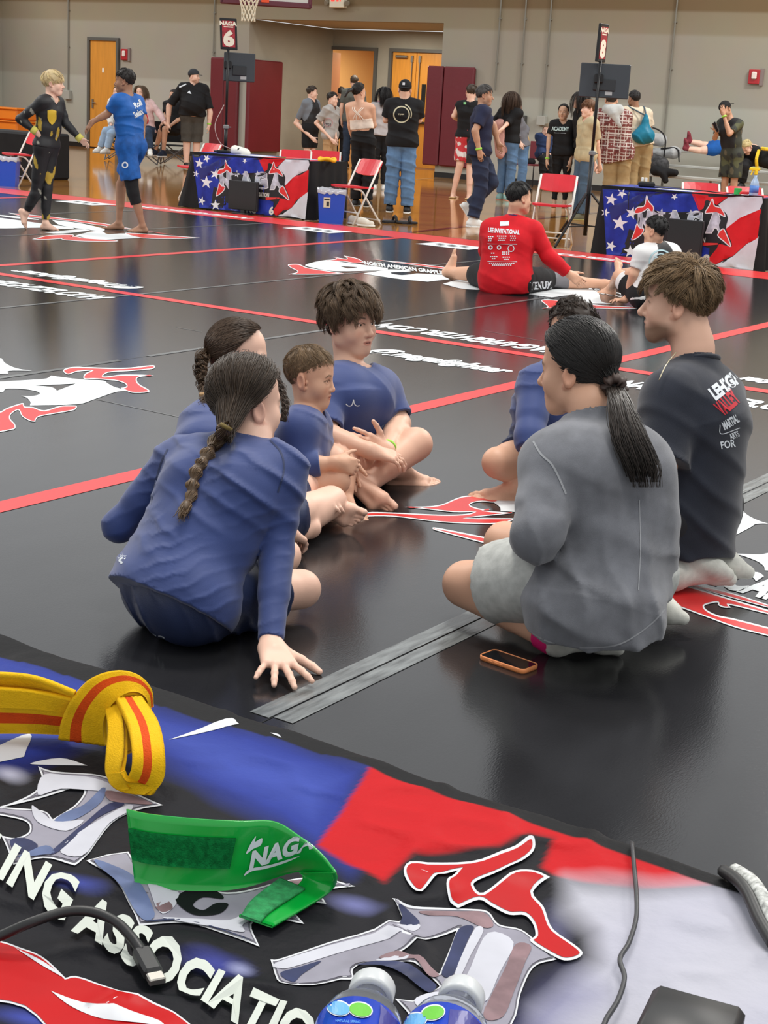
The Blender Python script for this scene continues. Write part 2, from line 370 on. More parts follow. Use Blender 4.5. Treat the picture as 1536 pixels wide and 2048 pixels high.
# ------------------------------------------------------------------ anatomy
class Frame:
    """local axes: x to the person's right, y forward, z up"""
    def __init__(s, c, f, u, sc=1.0):
        s.c = np.array(c, float); s.f = unit(f); s.x = unit(np.cross(s.f, u)); s.u = np.cross(s.x, s.f); s.s = sc; s.A = np.array([s.x, s.f, s.u])
    def p(s, x, y, z): return s.c + s.s * (s.x * x + s.f * y + s.u * z)
    def loc(s, P): return (np.asarray(P) - s.c) @ s.A.T / s.s
def head_prims(fr, neck, nr, o):
    s = fr.s; p = fr.p; A = fr.A; g = o.get
    ch = g('cheek', 1.0); ny = g('nose', 1.0); jw = g('jaw', 1.0); cran = g('cran', 1.0); ey = g('eye', 1.0)
    E = lambda c, r, k, **kw: ell(p(*c), [v * s for v in r], A, k * s, **kw)
    C = lambda a, b, ra, rb, k, **kw: cap(p(*a), p(*b), ra * s, rb * s, k * s, **kw)
    L = [E((0, -.008, .038), (.074 * cran, .094 * cran, .084 * cran), .02), E((0, .02, -.03), (.0605, .068, .08), .03),
         E((0, .062, -.1), (.026 * jw, .022, .019), .03)]
    for q in (-1, 1):
        L += [C((q * .053 * jw, -.004, -.045), (q * .049 * jw, .004, -.066), .017, .016, .03), C((q * .049 * jw, .004, -.066), (q * .018, .06, -.1), .016, .013, .03),
              E((q * .04, .05, -.036), (.024 * ch, .025 * ch, .028 * ch), .03)]
    L += [E((0, .052, -.07), (.03, .035, .03), .025), C((-.032, .07, .017), (.032, .07, .017), .0105, .0105, .02)]
    if g('face', True):
        for q in (-1, 1):
            L += [E((q * .0315, .094, -.002), (.018, .014, .012), .012, sub=True), E((q * .0315, .068, -.003), (.0148, .0142, .0142), .008),
                  E((q * .0318, .0845, -.0025), (.0125, .0075, .0047), .0022, sub=True)]
        L += [C((0, .08, .004), (0, .08 + .024 * ny, -.034), .0075, .0105, .012), E((0, .08 + .022 * ny, -.038), (.0115, .011, .0095), .008)]
        for q in (-1, 1): L += [E((q * .0115, .087, -.041), (.0075, .0105, .0075), .007), E((q * .006, .094, -.0475), (.003, .005, .004), .003, sub=True)]
        L += [C((-.017, .081, -.0655), (-.004, .0885, -.0632), .0035, .005, .007), C((.017, .081, -.0655), (.004, .0885, -.0632), .0035, .005, .007),
              C((-.013, .0815, -.0745), (.013, .0815, -.0745), .0062, .0062, .008)]
        for q in (-1, 1): L += [C((q * .0215, .0795, -.0705), (0, .096, -.0692), .0014, .0016, .0035, sub=True)]
    else:
        L += [C((0, .078, .004), (0, .08 + .024 * ny, -.036), .009, .012, .015)]
    for q in (-1, 1):
        es = g('ears', 1.0); t = .16
        eA = np.array([unit(fr.x * q * math.cos(.45) - fr.f * math.sin(.45)), unit(fr.f * math.cos(.45) * math.cos(t) + fr.x * q * math.sin(.45) * math.cos(t) + fr.u * math.sin(t)), fr.u])
        eA[2] = np.cross(eA[0], eA[1]) * (1 if np.dot(np.cross(eA[0], eA[1]), fr.u) > 0 else -1)
        c = p(q * .081, -.014, -.01)
        L += [ell(c, [.0085 * s * es, .018 * s * es, .031 * s * es], eA, .008 * s), ell(c + eA[0] * .008 * s + eA[1] * .002 * s + eA[2] * .003 * s, [.0075 * s, .0105 * s, .02 * s], eA, .006 * s, sub=True),
              E((q * .0745, .0, -.036), (.007, .009, .009), .008), E((q * .073, .006, -.012), (.006, .005, .009), .005)]
    L += [cap(p(0, -.03, -.045), neck, nr * .98, nr * 1.05, .02 * s)]
    return L
def hand_prims(w, d, n, side, s=1.0, curl=(.35, .35, .4, .45), spread=.09, thumb=(.75, .65, -.25), tb=.25, kf=None):
    d = unit(d); n = unit(n - d * (n @ d)); ts = np.cross(n, d) * (1 if side == 'R' else -1)
    L = []; P = lambda a, b, c: w + s * (d * a + ts * b + n * c)
    offs = (.029, .0095, -.0105, -.029); lens = (.068, .076, .070, .054); rr = (.0085, .0088, .0083, .0073); kn = (.088, .092, .087, .078)
    L.append(cap(P(-.005, 0, 0), P(.03, 0, .0), .024 * s, .024 * s, .02))
    for i in range(4): L.append(cap(P(.012, offs[i] * .55, 0), P(kn[i], offs[i], 0.001), .017 * s, .0115 * s, .012))
    L.append(cap(P(.02, .012, -.008), P(.05, .03, -.012), .016 * s, .014 * s, .012))
    for i in range(4):
        a = P(kn[i], offs[i], .001); dd = rotv(d, n, (1 if side == 'R' else -1) * -spread * (1.5, .3, -.7, -1.9)[i] * -1)
        bx = np.cross(dd, -n); c = curl[i]
        for j, (fr_, cc) in enumerate(((.46, .6), (.3, 1.0), (.24, .7))):
            dd = rotv(dd, bx, c * cc); b = a + dd * lens[i] * fr_ * s; r0 = rr[i] * (1, .93, .86)[j] * s; r1 = rr[i] * (.93, .86, .74)[j] * s
            L.append(cap(a, b, r0, r1, .0045)); a = b
    a = P(.022, .026, -.006); td = unit(d * thumb[0] + ts * thumb[1] + n * thumb[2])
    b = a + td * .042 * s; L.append(cap(a, b, .0145 * s, .0112 * s, .01)); t2 = unit(lerp(td, d, tb)); c = b + t2 * .03 * s; L.append(cap(b, c, .0108 * s, .0098 * s, .005))
    t3 = unit(lerp(t2, d, tb)); L.append(cap(c, c + t3 * .022 * s, .0098 * s, .0078 * s, .004))
    return L
def foot_prims(an, d, n, side, s=1.0, toes=True, kf=None, curl=.15, k=.012):
    d = unit(d); n = unit(n - d * (n @ d)); ts = np.cross(n, d) * (1 if side == 'R' else -1)
    P = lambda a, b, c: an + s * (d * a + ts * b + n * c)
    L = [cap(P(0, 0, 0), P(-.03, 0, -.048), .034 * s, .03 * s, k), cap(P(-.03, 0, -.05), P(.1, -.026, -.064), .029 * s, .019 * s, k), cap(P(-.02, .006, -.045), P(.118, .024, -.06), .028 * s, .022 * s, k),
         cap(P(.01, .004, -.005), P(.1, .006, -.052), .032 * s, .022 * s, .02), cap(P(.115, .022, -.06), P(.1, -.028, -.064), .02 * s, .017 * s, k)]
    bx = np.cross(d, -n)
    if toes:
        for i, (a, b, ln, r) in enumerate(((.128, .027, .045, .0135), (.13, .006, .04, .0088), (.125, -.009, .036, .0083), (.118, -.0225, .031, .0078), (.108, -.034, .026, .0074))):
            q = P(a, b, -.062); d1 = rotv(d, n, 0); m = q + d1 * ln * .5 * s + n * .003 * s; e = m + rotv(d1, bx, curl + .25) * ln * .5 * s
            L += [cap(q, m, r * 1.02 * s, r * .95 * s, .0045), cap(m, e, r * .95 * s, r * .98 * s, .003)]
    else: L += [cap(P(.11, .02, -.06), P(.16, .018, -.065), .02 * s, .014 * s, .02), cap(P(.1, -.02, -.063), P(.138, -.02, -.066), .017 * s, .012 * s, .02)]
    return L
class Man:
    """joint positions in world space and the sizes of the limbs"""
    def __init__(me, **k):
        me.s = 1.0; me.g = 1.0; me.tw = 1.0; me.belly = 0; me.armg = 1.0; me.legg = 1.0; me.nr = .054; me.bust = 0
        me.__dict__.update(k)
        for a in ('pel', 'wai', 'che', 'neck', 'shL', 'shR', 'elL', 'elR', 'wrL', 'wrR', 'hiL', 'hiR', 'knL', 'knR', 'anL', 'anR'):
            if hasattr(me, a): setattr(me, a, np.array(getattr(me, a), float))
    def torso(m, off=0, k=.05):
        g = m.g * m.s; sv = (m.shR - m.shL) / 2; hv = (m.hiR - m.hiL) / 2; wv = lerp(hv, sv, .5); sc = (m.shR + m.shL) / 2
        L = [cap(m.hiL, m.hiR, .098 * g * m.tw + off, .098 * g * m.tw + off, k)]
        for q in (-1, 1):
            L += [cap(m.pel + hv * q * .62, m.wai + wv * q * .52, .098 * g * m.tw + off, .094 * g * m.tw + off, k), cap(m.wai + wv * q * .52, m.che + sv * q * .42, .094 * g * m.tw + off, .103 * g * m.tw + off, k),
                  cap(m.che + sv * q * .42, sc + sv * q * .55, .1 * g * m.tw + off, .066 * g + off, k), cap(sc + sv * q * .5, sc + sv * q * .97, .062 * g + off, .056 * g + off, k), cap(lerp(m.neck, sc, .5), sc + sv * q * .75, .040 * g + off, .046 * g + off, k)]
        L.append(cap(sc, lerp(m.neck, sc, -.1), .06 * g + off * .6, .05 * g + off * .3, .03))
        if m.belly:
            f = unit(np.cross(m.che - m.pel, sv)) * -1; L.append(ell(m.wai + unit(np.cross(sv, m.che - m.pel)) * -.0 + m.fwd() * (.05 + .04 * m.belly), [.15 * m.belly * g + off] * 3, None, .08))
        return L
    def fwd(m): return unit(np.cross(m.che - m.pel, m.shR - m.shL)) * 1.0
    def arm(m, q, off=0, upto=2.0, k=.03, offe=None):
        sh, el, wr = (getattr(m, a + q) for a in ('sh', 'el', 'wr')); g = m.g * m.s * m.armg; offe = off if offe is None else offe
        L = []
        t = min(upto, 1.0); e1 = lerp(sh, el, t); L.append(cap(sh, e1, .05 * g + off, (.05 - .011 * t) * g + lerp(off, offe, t / upto), k))
        L.append(cap(lerp(sh, el, .25), lerp(sh, el, min(.6, t)), .046 * g + off, .044 * g + off, .015))
        if upto > 1:
            t = upto - 1; e2 = lerp(el, wr, t); L.append(cap(el, e2, .039 * g + lerp(off, offe, 1 / upto), (.039 - .013 * t) * g + offe, .02))
            if t > .4: L.append(cap(lerp(el, wr, .15), lerp(el, wr, .45), .04 * g + lerp(off, offe, .6), .036 * g + lerp(off, offe, .7), .015))
        return L
    def leg(m, q, off=0, upto=2.0, k=.04, offe=None):
        hi, kn, an = (getattr(m, a + q) for a in ('hi', 'kn', 'an')); g = m.g * m.s * m.legg; offe = off if offe is None else offe
        t = min(upto, 1.0); L = [cap(hi, lerp(hi, kn, t), .088 * g + off, (.088 - .034 * t) * g + lerp(off, offe, t / upto), k)]
        if t > .6: L.append(cap(lerp(hi, kn, .2), lerp(hi, kn, .65), .083 * g + off, .07 * g + lerp(off, offe, .65 / upto), .02))
        if upto > 1:
            t = upto - 1; L.append(cap(kn, lerp(kn, an, t), .053 * g + lerp(off, offe, 1 / upto), (.053 - .019 * t) * g + offe, .02))
            if t > .3:
                ax = unit(an - kn); b = (hi - kn) - ax * ((hi - kn) @ ax); nb = np.linalg.norm(b); bk = b / nb if nb > .04 else -m.fwd() 
                bk = -bk if False else bk
                c = lerp(kn, an, .3) + (bk * .012 * m.s if nb > .04 else bk * .014 * m.s)
                L.append(cap(lerp(kn, an, .12) + bk * .006 * m.s, lerp(kn, an, min(.55, t)) + bk * .008 * m.s, .051 * g + lerp(off, offe, .6), .042 * g + lerp(off, offe, .8), .02))
        return L
    def body(m, ext):
        """ext: extra prims (hands, feet) that belong to a limb, keyed armL, armR, legL, legR"""
        L = m.torso()
        for q in 'LR': L.append(grp(m.arm(q) + ext.get('arm' + q, []), .03, getattr(m, 'sh' + q), .13 * m.s))
        for q in 'LR': L.append(grp(m.leg(q) + ext.get('leg' + q, []), .04, getattr(m, 'hi' + q), .16 * m.s))
        return L
def skin_cols(fr, V, base, o):
    """skin colour, with mouth-crease shade painted in: lips, brows, lashes, beard, warm knees"""
    c = np.tile(np.array(base), (len(V), 1)); P = fr.loc(V); x, y, z = np.abs(P[:, 0]), P[:, 1], P[:, 2]
    def mix(m, col): 
        m = np.clip(m, 0, 1)[:, None]; c[:] = c * (1 - m) + np.array(col) * m
    near = (np.abs(z) < .16) & (x < .1) & (np.abs(y) < .16)
    w = wob(V, 60, 5) * .06 + wob(V, 14, 4, 9) * .07; c *= (1 + w)[:, None]
    if o is None: return np.clip(c, 0, 1)
    red = A3(base[0] * .95, base[1] * .72, base[2] * .68)
    mix(near * (y > .03) * np.clip(1 - np.hypot((x - .043) / .02, (z + .034) / .02), 0, 1) * .5, red)
    mix(near * np.clip(1 - np.hypot(x / .016, (z + .038) / .016), 0, 1) * .35 * (y > .08), red); mix(near * (x > .0765) * (z > -.045) * (np.abs(y) < .05) * .45, red)
    if o.get('face', True):
        lip = A3(base[0] * .68, base[1] * .42, base[2] * .42)
        mix(near * (y > .074) * np.clip((1.12 - np.hypot(x / .0205, (z + .0692) / .0098)) * 5, 0, 1) * o.get('lip', .8), lip)
        mix(near * (y > .07) * np.clip(1.3 - np.abs(z + .0692 - .0012 * (x / .02)) / .0013, 0, 1) * (x < .0215), lip * .35)  # shade in the crease between the lips, painted as a dark line
        br = np.array(o.get('brow', (.05, .03, .02)))
        mix(near * (y > .055) * np.clip(1.5 - np.abs(z - (.0205 + .004 * np.clip((x - .018) / .02, -1, 1) - .009 * np.clip((x - .036) / .012, 0, 1))) / .0033, 0, 1) * np.clip((x - .012) / .006, 0, 1) * np.clip((.051 - x) / .006, 0, 1) * .85, br)
        ek = o.get('eye', 1.0); e = np.hypot((x - .0318) / (.0132 * ek), (z + .0025) / (.0056 * ek)); mix(near * (y > .06) * np.clip(1.6 - np.abs(e - 1.12) / .16, 0, 1) * np.clip(.35 + (z + .003) / .006, .12, .95), br * .5)
        mix(near * (y > .06) * np.clip(1.3 - np.hypot((x - .03) / .016, (z + .013) / .006), 0, 1) * .18, base * A3(.62, .5, .5))
    if o.get('beard'):
        mix(near * (y > -.02) * np.clip((-.062 - z) / .02 + np.clip((x - .03) / .05, 0, .6), 0, 1) * np.clip((y + .01) / .03, 0, 1) * o['beard'] * (1 - np.clip(1.2 - np.hypot(x / .02, (z + .069) / .009), 0, 1)), o['beardc'])
        mix(near * (y > .07) * np.clip(1.4 - np.hypot(x / .02, (z + .055) / .006), 0, 1) * o['beard'], o['beardc'])
    return np.clip(c, 0, 1)
EYEMATS = {}
def eye(fr, q, look, iris, parent):
    c = fr.p(q * .0315, .0685, -.003); r = .0128 * fr.s; d = unit(look); u = unit(np.cross(d, fr.u)); w = np.cross(u, d)
    rings = [0, .18, .24, .48, .56, .8, 1.2, 1.8, 2.5, 3.1]; n = 14; V = []; Fc = []; mi = []
    for a in rings:
        for i in range(n): t = 2 * math.pi * i / n; V.append(c + r * (d * math.cos(a) + (u * math.cos(t) + w * math.sin(t)) * math.sin(a)))
    for j in range(len(rings) - 1):
        for i in range(n): Fc.append((j * n + i, j * n + (i + 1) % n, (j + 1) * n + (i + 1) % n, (j + 1) * n + i)); mi.append(0 if j < 2 else 1 if j < 4 else 2)
    return rawmesh('eye', V, Fc, None, parent, True, mats=[mat('pupil', (12, 10, 10), .1), mat('iris_%d_%d' % iris[:2], iris, .15), mat('eye_white', (225, 215, 208), .15)], midx=mi)
# ------------------------------------------------------------------ hair
def tubes(paths, radii, name, m, parent, cols=None, sides=3):
    """paths (N,K,3), radii (N,K): every strand a thin tapered tube, all in one mesh"""
    N, K, _ = paths.shape; T = np.gradient(paths, axis=1); T /= np.linalg.norm(T, axis=2)[..., None] + 1e-9
    u = np.cross(T, np.broadcast_to(A3(.31, .17, .94), T.shape)); u /= np.linalg.norm(u, axis=2)[..., None] + 1e-9; w = np.cross(T, u)
    a = np.arange(sides) * 2 * np.pi / sides
    V = paths[:, :, None, :] + (u[:, :, None, :] * np.cos(a)[:, None] + w[:, :, None, :] * np.sin(a)[:, None]) * radii[:, :, None, None]
    idx = np.arange(N * K * sides).reshape(N, K, sides); nx = np.roll(idx, -1, 2)
    Q = np.stack([idx[:, :-1], nx[:, :-1], nx[:, 1:], idx[:, 1:]], -1).reshape(-1, 4)
    c = None if cols is None else np.repeat(cols, K * sides, 0)
    return V.reshape(-1, 3), Q, c
def hair_part(fr, parent, cap_t, keep, strands, base, name='hair', rough=.42, h=.0045, cran=1.0, var=.35, tips=None, extra=(), kcap=1.0):
    """scalp cap (an inflated cranium cut along the hairline) plus combed strands, one mesh"""
    s = fr.s; er = np.array([.074 * cran, .094 * cran, .084 * cran]) * s; ec = fr.p(0, -.008, .038)
    Vs, Qs, Cs = [], [], []; n0 = 0
    prims = [ell(ec, er + cap_t * s, fr.A, .02), dict(t='f', c=ec, R=.14 * s, k=.012, sub=True, fn=lambda X, Y, Z: -keep(*[(((X - fr.c[0]) * fr.A[i][0] + (Y - fr.c[1]) * fr.A[i][1] + (Z - fr.c[2]) * fr.A[i][2]) / s) for i in range(3)]) * s)] + list(extra)
    V, N, Q = skin_mesh(prims, h, disp=lambda P: -.0022 * s * wob(P, 190 / s, 5) * kcap); Vs.append(V); Qs.append(Q); Ns = [N]
    Cs.append(np.tile(np.array(base) * .75, (len(V), 1)) * (1 + .25 * wob(V, 160, 5))[:, None]); n0 = len(V)
    for st in strands:
        P, R = st[:2]; cv = np.array(base) * (1 + var * rng.uniform(-1, 1, (len(P), 1)))
        if len(st) > 2: cv = cv * st[2][:, None]
        v, q, c = tubes(P, R, '', None, None, cv); Vs.append(v); Qs.append(q + n0); Cs.append(c); n0 += len(v)
    o = rawmesh(name, np.vstack(Vs), np.vstack(Qs), mat('hair_fibre' if rough < .5 else 'hair_matte', None, rough, vc=True, spec=.4), parent, True, np.clip(np.vstack(Cs), 0, 1))
    return o
def scalp(fr, n, keep, cran=1.0, t=.0):
    """random root points on the cranium inside the hairline, with normals (local frame, unscaled)"""
    er = np.array([.074 * cran, .094 * cran, .084 * cran]) + t; ec = A3(0, -.008, .038)
    d = rng.normal(size=(n * 4, 3)); d /= np.linalg.norm(d, axis=1)[:, None]; P = ec + d * er
    k = keep(P[:, 0], P[:, 1], P[:, 2]) < .002; P = P[k][:n]; N = (P - ec) / er ** 2; N /= np.linalg.norm(N, axis=1)[:, None]; return P, N, ec, er
def comb(fr, n, keep, flow, length, lift, K=6, grav=0, jit=.25, r=.0016, cran=1.0, t=.004, clear=.004, clump=0, lock=14, lockr=.009, tip=.3, hug=.55):
    """short or free hair: guide strands start on the scalp, follow flow(P) along it and are lifted off; each guide carries a lock of strands that gather at the tip"""
    P, N, ec, er = scalp(fr, max(4, n // lock), keep, cran, t); n = len(P)
    Ln = length(P) if callable(length) else np.full(n, length); Ln = Ln * rng.uniform(.75, 1.2, n)
    d = flow(P) if callable(flow) else np.tile(flow, (n, 1)); d = d / (np.linalg.norm(d, axis=1)[:, None] + 1e-9) + jit * rng.normal(size=d.shape)
    if clump: d = d + clump * np.stack([wob(P, 70, 4, i * 5) for i in range(3)], 1)
    d = d - N * (d * N).sum(1)[:, None]; d /= np.linalg.norm(d, axis=1)[:, None] + 1e-9; lf = lift(P) if callable(lift) else np.full(n, lift)
    d = d + N * (lf * rng.uniform(.4, 1.6, n))[:, None]; d /= np.linalg.norm(d, axis=1)[:, None]; pts = [P]; st = Ln / (K - 1); er2 = er + clear
    for i in range(K - 1):
        q = pts[-1] + d * st[:, None]; e = (q - ec) / er2; l = np.linalg.norm(e, axis=1); m = l < 1
        q[m] = ec + (e / l[:, None] * er2)[m]; d = q - pts[-1]; d /= np.linalg.norm(d, axis=1)[:, None] + 1e-9
        nn = (q - ec) / er2 ** 2; nn /= np.linalg.norm(nn, axis=1)[:, None]; d = d - nn * np.clip((d * nn).sum(1), 0, 1)[:, None] * hug - nn * (.25 * hug * (np.linalg.norm((q - ec) / er2, axis=1) > 1.12))[:, None]
        d = d + A3(0, 0, -grav); d /= np.linalg.norm(d, axis=1)[:, None]; pts.append(q)
    G = np.stack(pts, 1); u = np.linspace(0, 1, K)[None, :, None]
    E = rng.normal(size=(n, lock, 3)) * lockr * .6; E -= N[:, None, :] * (E * N[:, None, :]).sum(2)[..., None] * .7
    L = G[:, None] + E[:, :, None, :] * (1 - (1 - tip) * u[None]) + rng.normal(size=(n, lock, 1, 3)) * .0025 * u[None] ** 2
    L = L.reshape(n * lock, K, 3); R = r * fr.s * np.linspace(1, .25, K)[None, :] * rng.uniform(.7, 1.3, (len(L), 1))
    sh = np.repeat(rng.uniform(.72, 1.28, n), lock); return fr.c + fr.s * (L @ fr.A), R, sh
def sleek(fr, n, keep, tie, K=8, r=.0014, t=.007, cran=1.0, jit=.002, sag=0):
    """hair pulled over the skull to a tie point (local coordinates)"""
    P, N, ec, er = scalp(fr, n, keep, cran, 0); n = len(P); er2 = er + t; pts = []
    J = rng.normal(size=(n, 3)) * .006; rad = rng.uniform(0, jit, n)
    for u in np.linspace(0, 1, K):
        q = P * (1 - u) + (np.array(tie) + J) * u; e = (q - ec) / er2; l = np.linalg.norm(e, axis=1); out = ec + e / l[:, None] * (er2 + rad[:, None])
        far = (l > 1)[:, None]; out = np.where(far, q, out); blend = max(0, (u - .8) / .2); pts.append(out * (1 - blend) + q * blend)
    L = np.stack(pts, 1); Wd = fr.c + fr.s * (L @ fr.A); R = r * fr.s * np.array([.6] + [1] * (K - 2) + [.8])[None, :] * rng.uniform(.7, 1.3, (n, 1)); return Wd, R
# ------------------------------------------------------------------ dressing a person
SK = {'fair': (.80, .51, .39), 'light': (.71, .43, .31), 'warm': (.66, .38, .255), 'tan': (.47, .26, .165), 'brown': (.32, .165, .10), 'olive': (.54, .33, .22)}
def cloth(name, prims, h, m, parent=None, disp=None, vc=None, box=None):
    V, N, Q = skin_mesh(prims, h, box, disp)
    return rawmesh(name, V, Q, m, parent, True, None if vc is None else vc(V), N)
def shirt_prims(m, off=.01, sleeve=(.6, .6), offe=None, hem=-.35, neck_r=None, hemR=.34, k=.05, hemn=None, extra=(), nf=.012, loose=0):
    offe = off if offe is None else offe; sc = (m.shL + m.shR) / 2; L = m.torso(off, k) + list(extra)
    ax = unit(m.wai - m.pel); hp = m.pel + ax * hem * .3
    L.append(cut(hp, -ax if hemn is None else hemn, hemR))
    for q, t in zip('LR', sleeve):
        sh, el, wr = (getattr(m, a + q) for a in ('sh', 'el', 'wr')); A = m.arm(q, off, t, offe=offe)
        e, d = (lerp(sh, el, t), unit(el - sh)) if t <= 1 else (lerp(el, wr, t - 1), unit(wr - el))
        A.append(cut(e, d, .085 * m.s + offe, .002))
        if loose: A.append(cap(e - d * .03, e + d * .02, .044 * m.s * m.armg + offe - .020, .044 * m.s * m.armg + offe - .017, .003, sub=True))
        L.append(grp(A, .035, sh, .13 * m.s))
    nr = (m.nr * 1.14 + .004) if neck_r is None else neck_r; up = unit(m.neck - sc)
    L.append(cap(lerp(m.neck, sc, .3) + m.fwd() * nf, m.neck + up * .12, nr, nr * 1.25, .006, sub=True))
    return L
def pants_prims(m, off=.012, ln=(.8, .8), offe=None, top=.1, extra=(), flare=True, k=.05):
    offe = off if offe is None else offe; tq = m.torso(off, k); L = [tq[0], tq[1], tq[6]] + list(extra)
    ax = unit(m.wai - m.pel); L.append(cut(m.pel + ax * top, ax, .4))
    for q, t in zip('LR', ln):
        hi, kn, an = (getattr(m, a + q) for a in ('hi', 'kn', 'an')); A = m.leg(q, off, t, offe=offe)
        e, d = (lerp(hi, kn, t), unit(kn - hi)) if t <= 1 else (lerp(kn, an, t - 1), unit(an - kn))
        A.append(cut(e, d, .13 * m.s + offe, .002))
        if flare: r = (.054 if t <= 1 else .04) * m.s * m.legg + offe - .006; A.append(cap(e - d * .03, e + d * .03, r - .016, r - .011, .003, sub=True))
        L.append(grp(A, .045, hi, .16 * m.s))
    return L
def shoe(an, d, n, side, m, sole, parent, s=1.0, name='shoe', h=.008, slipper=False):
    d = unit(d); n = unit(n - d * (n @ d)); ts = np.cross(n, d) * (1 if side == 'R' else -1); P = lambda a, b, c: an + s * (d * a + ts * b + n * c)
    up = [cap(P(0, 0, .01), P(-.035, 0, -.045), .042 * s, .04 * s, .03), cap(P(-.035, 0, -.048), P(.1, .0, -.055), .04 * s, .042 * s, .03), cap(P(.1, 0, -.055), P(.165, .004, -.06), .041 * s, .03 * s, .03), cap(P(.02, 0, 0), P(.1, 0, -.045), .036 * s, .034 * s, .03), cut(P(0, 0, -.077), -n, .3)]
    o = cloth(name, up, h, m, parent)
    so = [cap(P(-.04, 0, -.08), P(.1, 0, -.08), .046 * s, .049 * s, .02), cap(P(.1, 0, -.08), P(.168, .004, -.08), .048 * s, .036 * s, .02), cut(P(0, 0, -.072), n, .4, .002), cut(P(0, 0, -.096), -n, .4, .002)]
    cloth('sole', so, h, sole, o)
    return o
def person(m, label, skin='light', head=None, hf=None, hu=ZU, hs=.95, ho=None, hands=None, feet=None, h=.011, hh=.0065, fine=None, eyes=None, look=None, group=None, hbox=.17):
    """the body: one skin from crown to toes. head: centre (eye level), hf: facing, hands/feet: prim lists keyed by limb"""
    ho = {} if ho is None else ho; base = np.array(SK[skin] if isinstance(skin, str) else skin)
    c = (m.pel[0], m.pel[1], min(m.anL[2], m.anR[2]) - .07)
    root = thing('person', label, 'person', c, group); fr = Frame(head, hf, hu, hs); m.fr = fr; m.root = root
    ext = dict(hands or {}); ext.update(feet or {})
    prims = m.body(ext) + head_prims(fr, m.neck, m.nr * (m.s if m.s < 1 else 1), ho)
    boxes = [((fr.c - hbox * hs, fr.c + hbox * hs), hh)] if hh < h else []
    for b in (fine or []): boxes.append(b)
    V, N, Q = skin_mesh(prims, h); Vs, Ns, Qs = [], [], []
    ce = V[Q].mean(1); keepm = np.ones(len(Q), bool)
    for (lo, hi), _ in boxes: keepm &= ~((ce > lo + h * .3) & (ce < hi - h * .3)).all(1)
    Vs.append(V); Ns.append(N); Qs.append(Q[keepm]); n0 = len(V)
    for i, ((lo, hi), hb) in enumerate(boxes):
        v, n, q = skin_mesh(prims, hb, (np.asarray(lo) - 1.6 * hb, np.asarray(hi) + 1.6 * hb)); c2 = v[q].mean(1); k2 = np.ones(len(q), bool)
        for (l2, h2), _ in boxes[:i]: k2 &= ~((c2 > l2) & (c2 < h2)).all(1)
        Vs.append(v); Ns.append(n); Qs.append(q[k2] + n0); n0 += len(v)
    V = np.vstack(Vs); N = np.vstack(Ns); Q = np.vstack(Qs); u, inv = np.unique(Q, return_inverse=True); V, N, Q = V[u], N[u], inv.reshape(Q.shape)
    col = skin_cols(fr, V, base, ho if hh < .009 else None)
    m.body_o = rawmesh('body', V, Q, mat('skin', None, .48, vc=True, spec=.35, bump=.12, bscale=420, bdist=.001), root, True, col, N)
    if eyes:
        for q in (-1, 1): eye(fr, q, fr.f if look is None else look, eyes, root)
    return root
def collar(m, mt, parent, r=.006, rad=None, name='collar', tilt=0, up=.0):
    sc = (m.shL + m.shR) / 2; ax = unit(m.neck - sc); ax = unit(ax + m.fwd() * tilt); c = lerp(m.neck, sc, .26) + ax * up; x = unit(np.cross(ax, m.fwd())); y = np.cross(x, ax); rad = (m.nr * 1.2 + .006) if rad is None else rad
    P = [c + rad * (x * math.cos(a) + y * math.sin(a)) for a in np.linspace(0, 2 * math.pi, 28, endpoint=False)]
    V, Fc = tube_mesh(P, r, 6, False, True); return rawmesh(name, V, Fc, mt, parent, True)
def bvh_of(o):
    w = np.array(o.matrix_world.translation); p = o.parent; off = np.array(o.location)
    while p is not None: off = off + np.array(p.location); p = p.parent
    V = [Vector(np.array(v.co) + off) for v in o.data.vertices]; return BVHTree.FromPolygons(V, [list(p.vertices) for p in o.data.polygons])
def print_on(bvh, V2, Fc, name, m, parent, off=.002, frm=None):
    """lay flat print (image coordinates) on the surface of a garment"""
    keep = {}; V = []; src = CAM if frm is None else frm
    for i, (x, y) in enumerate(V2):
        d = Vector(unit(ray(x, y))); hit, n, _, _ = bvh.ray_cast(Vector(src), d)
        if hit is not None: keep[i] = len(V); V.append(np.array(hit) - np.array(d) * off)
    Fo = [tuple(keep[j] for j in f) for f in Fc if all(j in keep for j in f)]
    if not Fo: return None
    return rawmesh(name, np.array(V), Fo, m, parent)
def text_at(s, p0, p1, hpx, shear=0, bold=.02, width=1.0, up=None):
    """text whose baseline runs from p0 to p1 in the picture, hpx tall"""
    V, Fc = text_tris(s, bold, shear, 1.0); p0 = np.array(p0, float); p1 = np.array(p1, float); d = p1 - p0; L = np.linalg.norm(d); d /= L
    n = A3(d[1], -d[0])[:2] if up is None else unit(np.array(up, float)); w = V[:, 0].max()
    return p0 + np.outer(V[:, 0] * L / w, d) + np.outer(V[:, 1] * hpx, n), Fc
def band(c, ax, r, w, m, parent, name='wristband', t=.003):
    ax = unit(ax); V, Fc = [], []; b = MB(); b.lathe([(r, -w / 2), (r + t, -w / 2), (r + t, w / 2), (r, w / 2)], c, ax, 18); return b.build(name, m, parent, True)
K = onz; J = dep
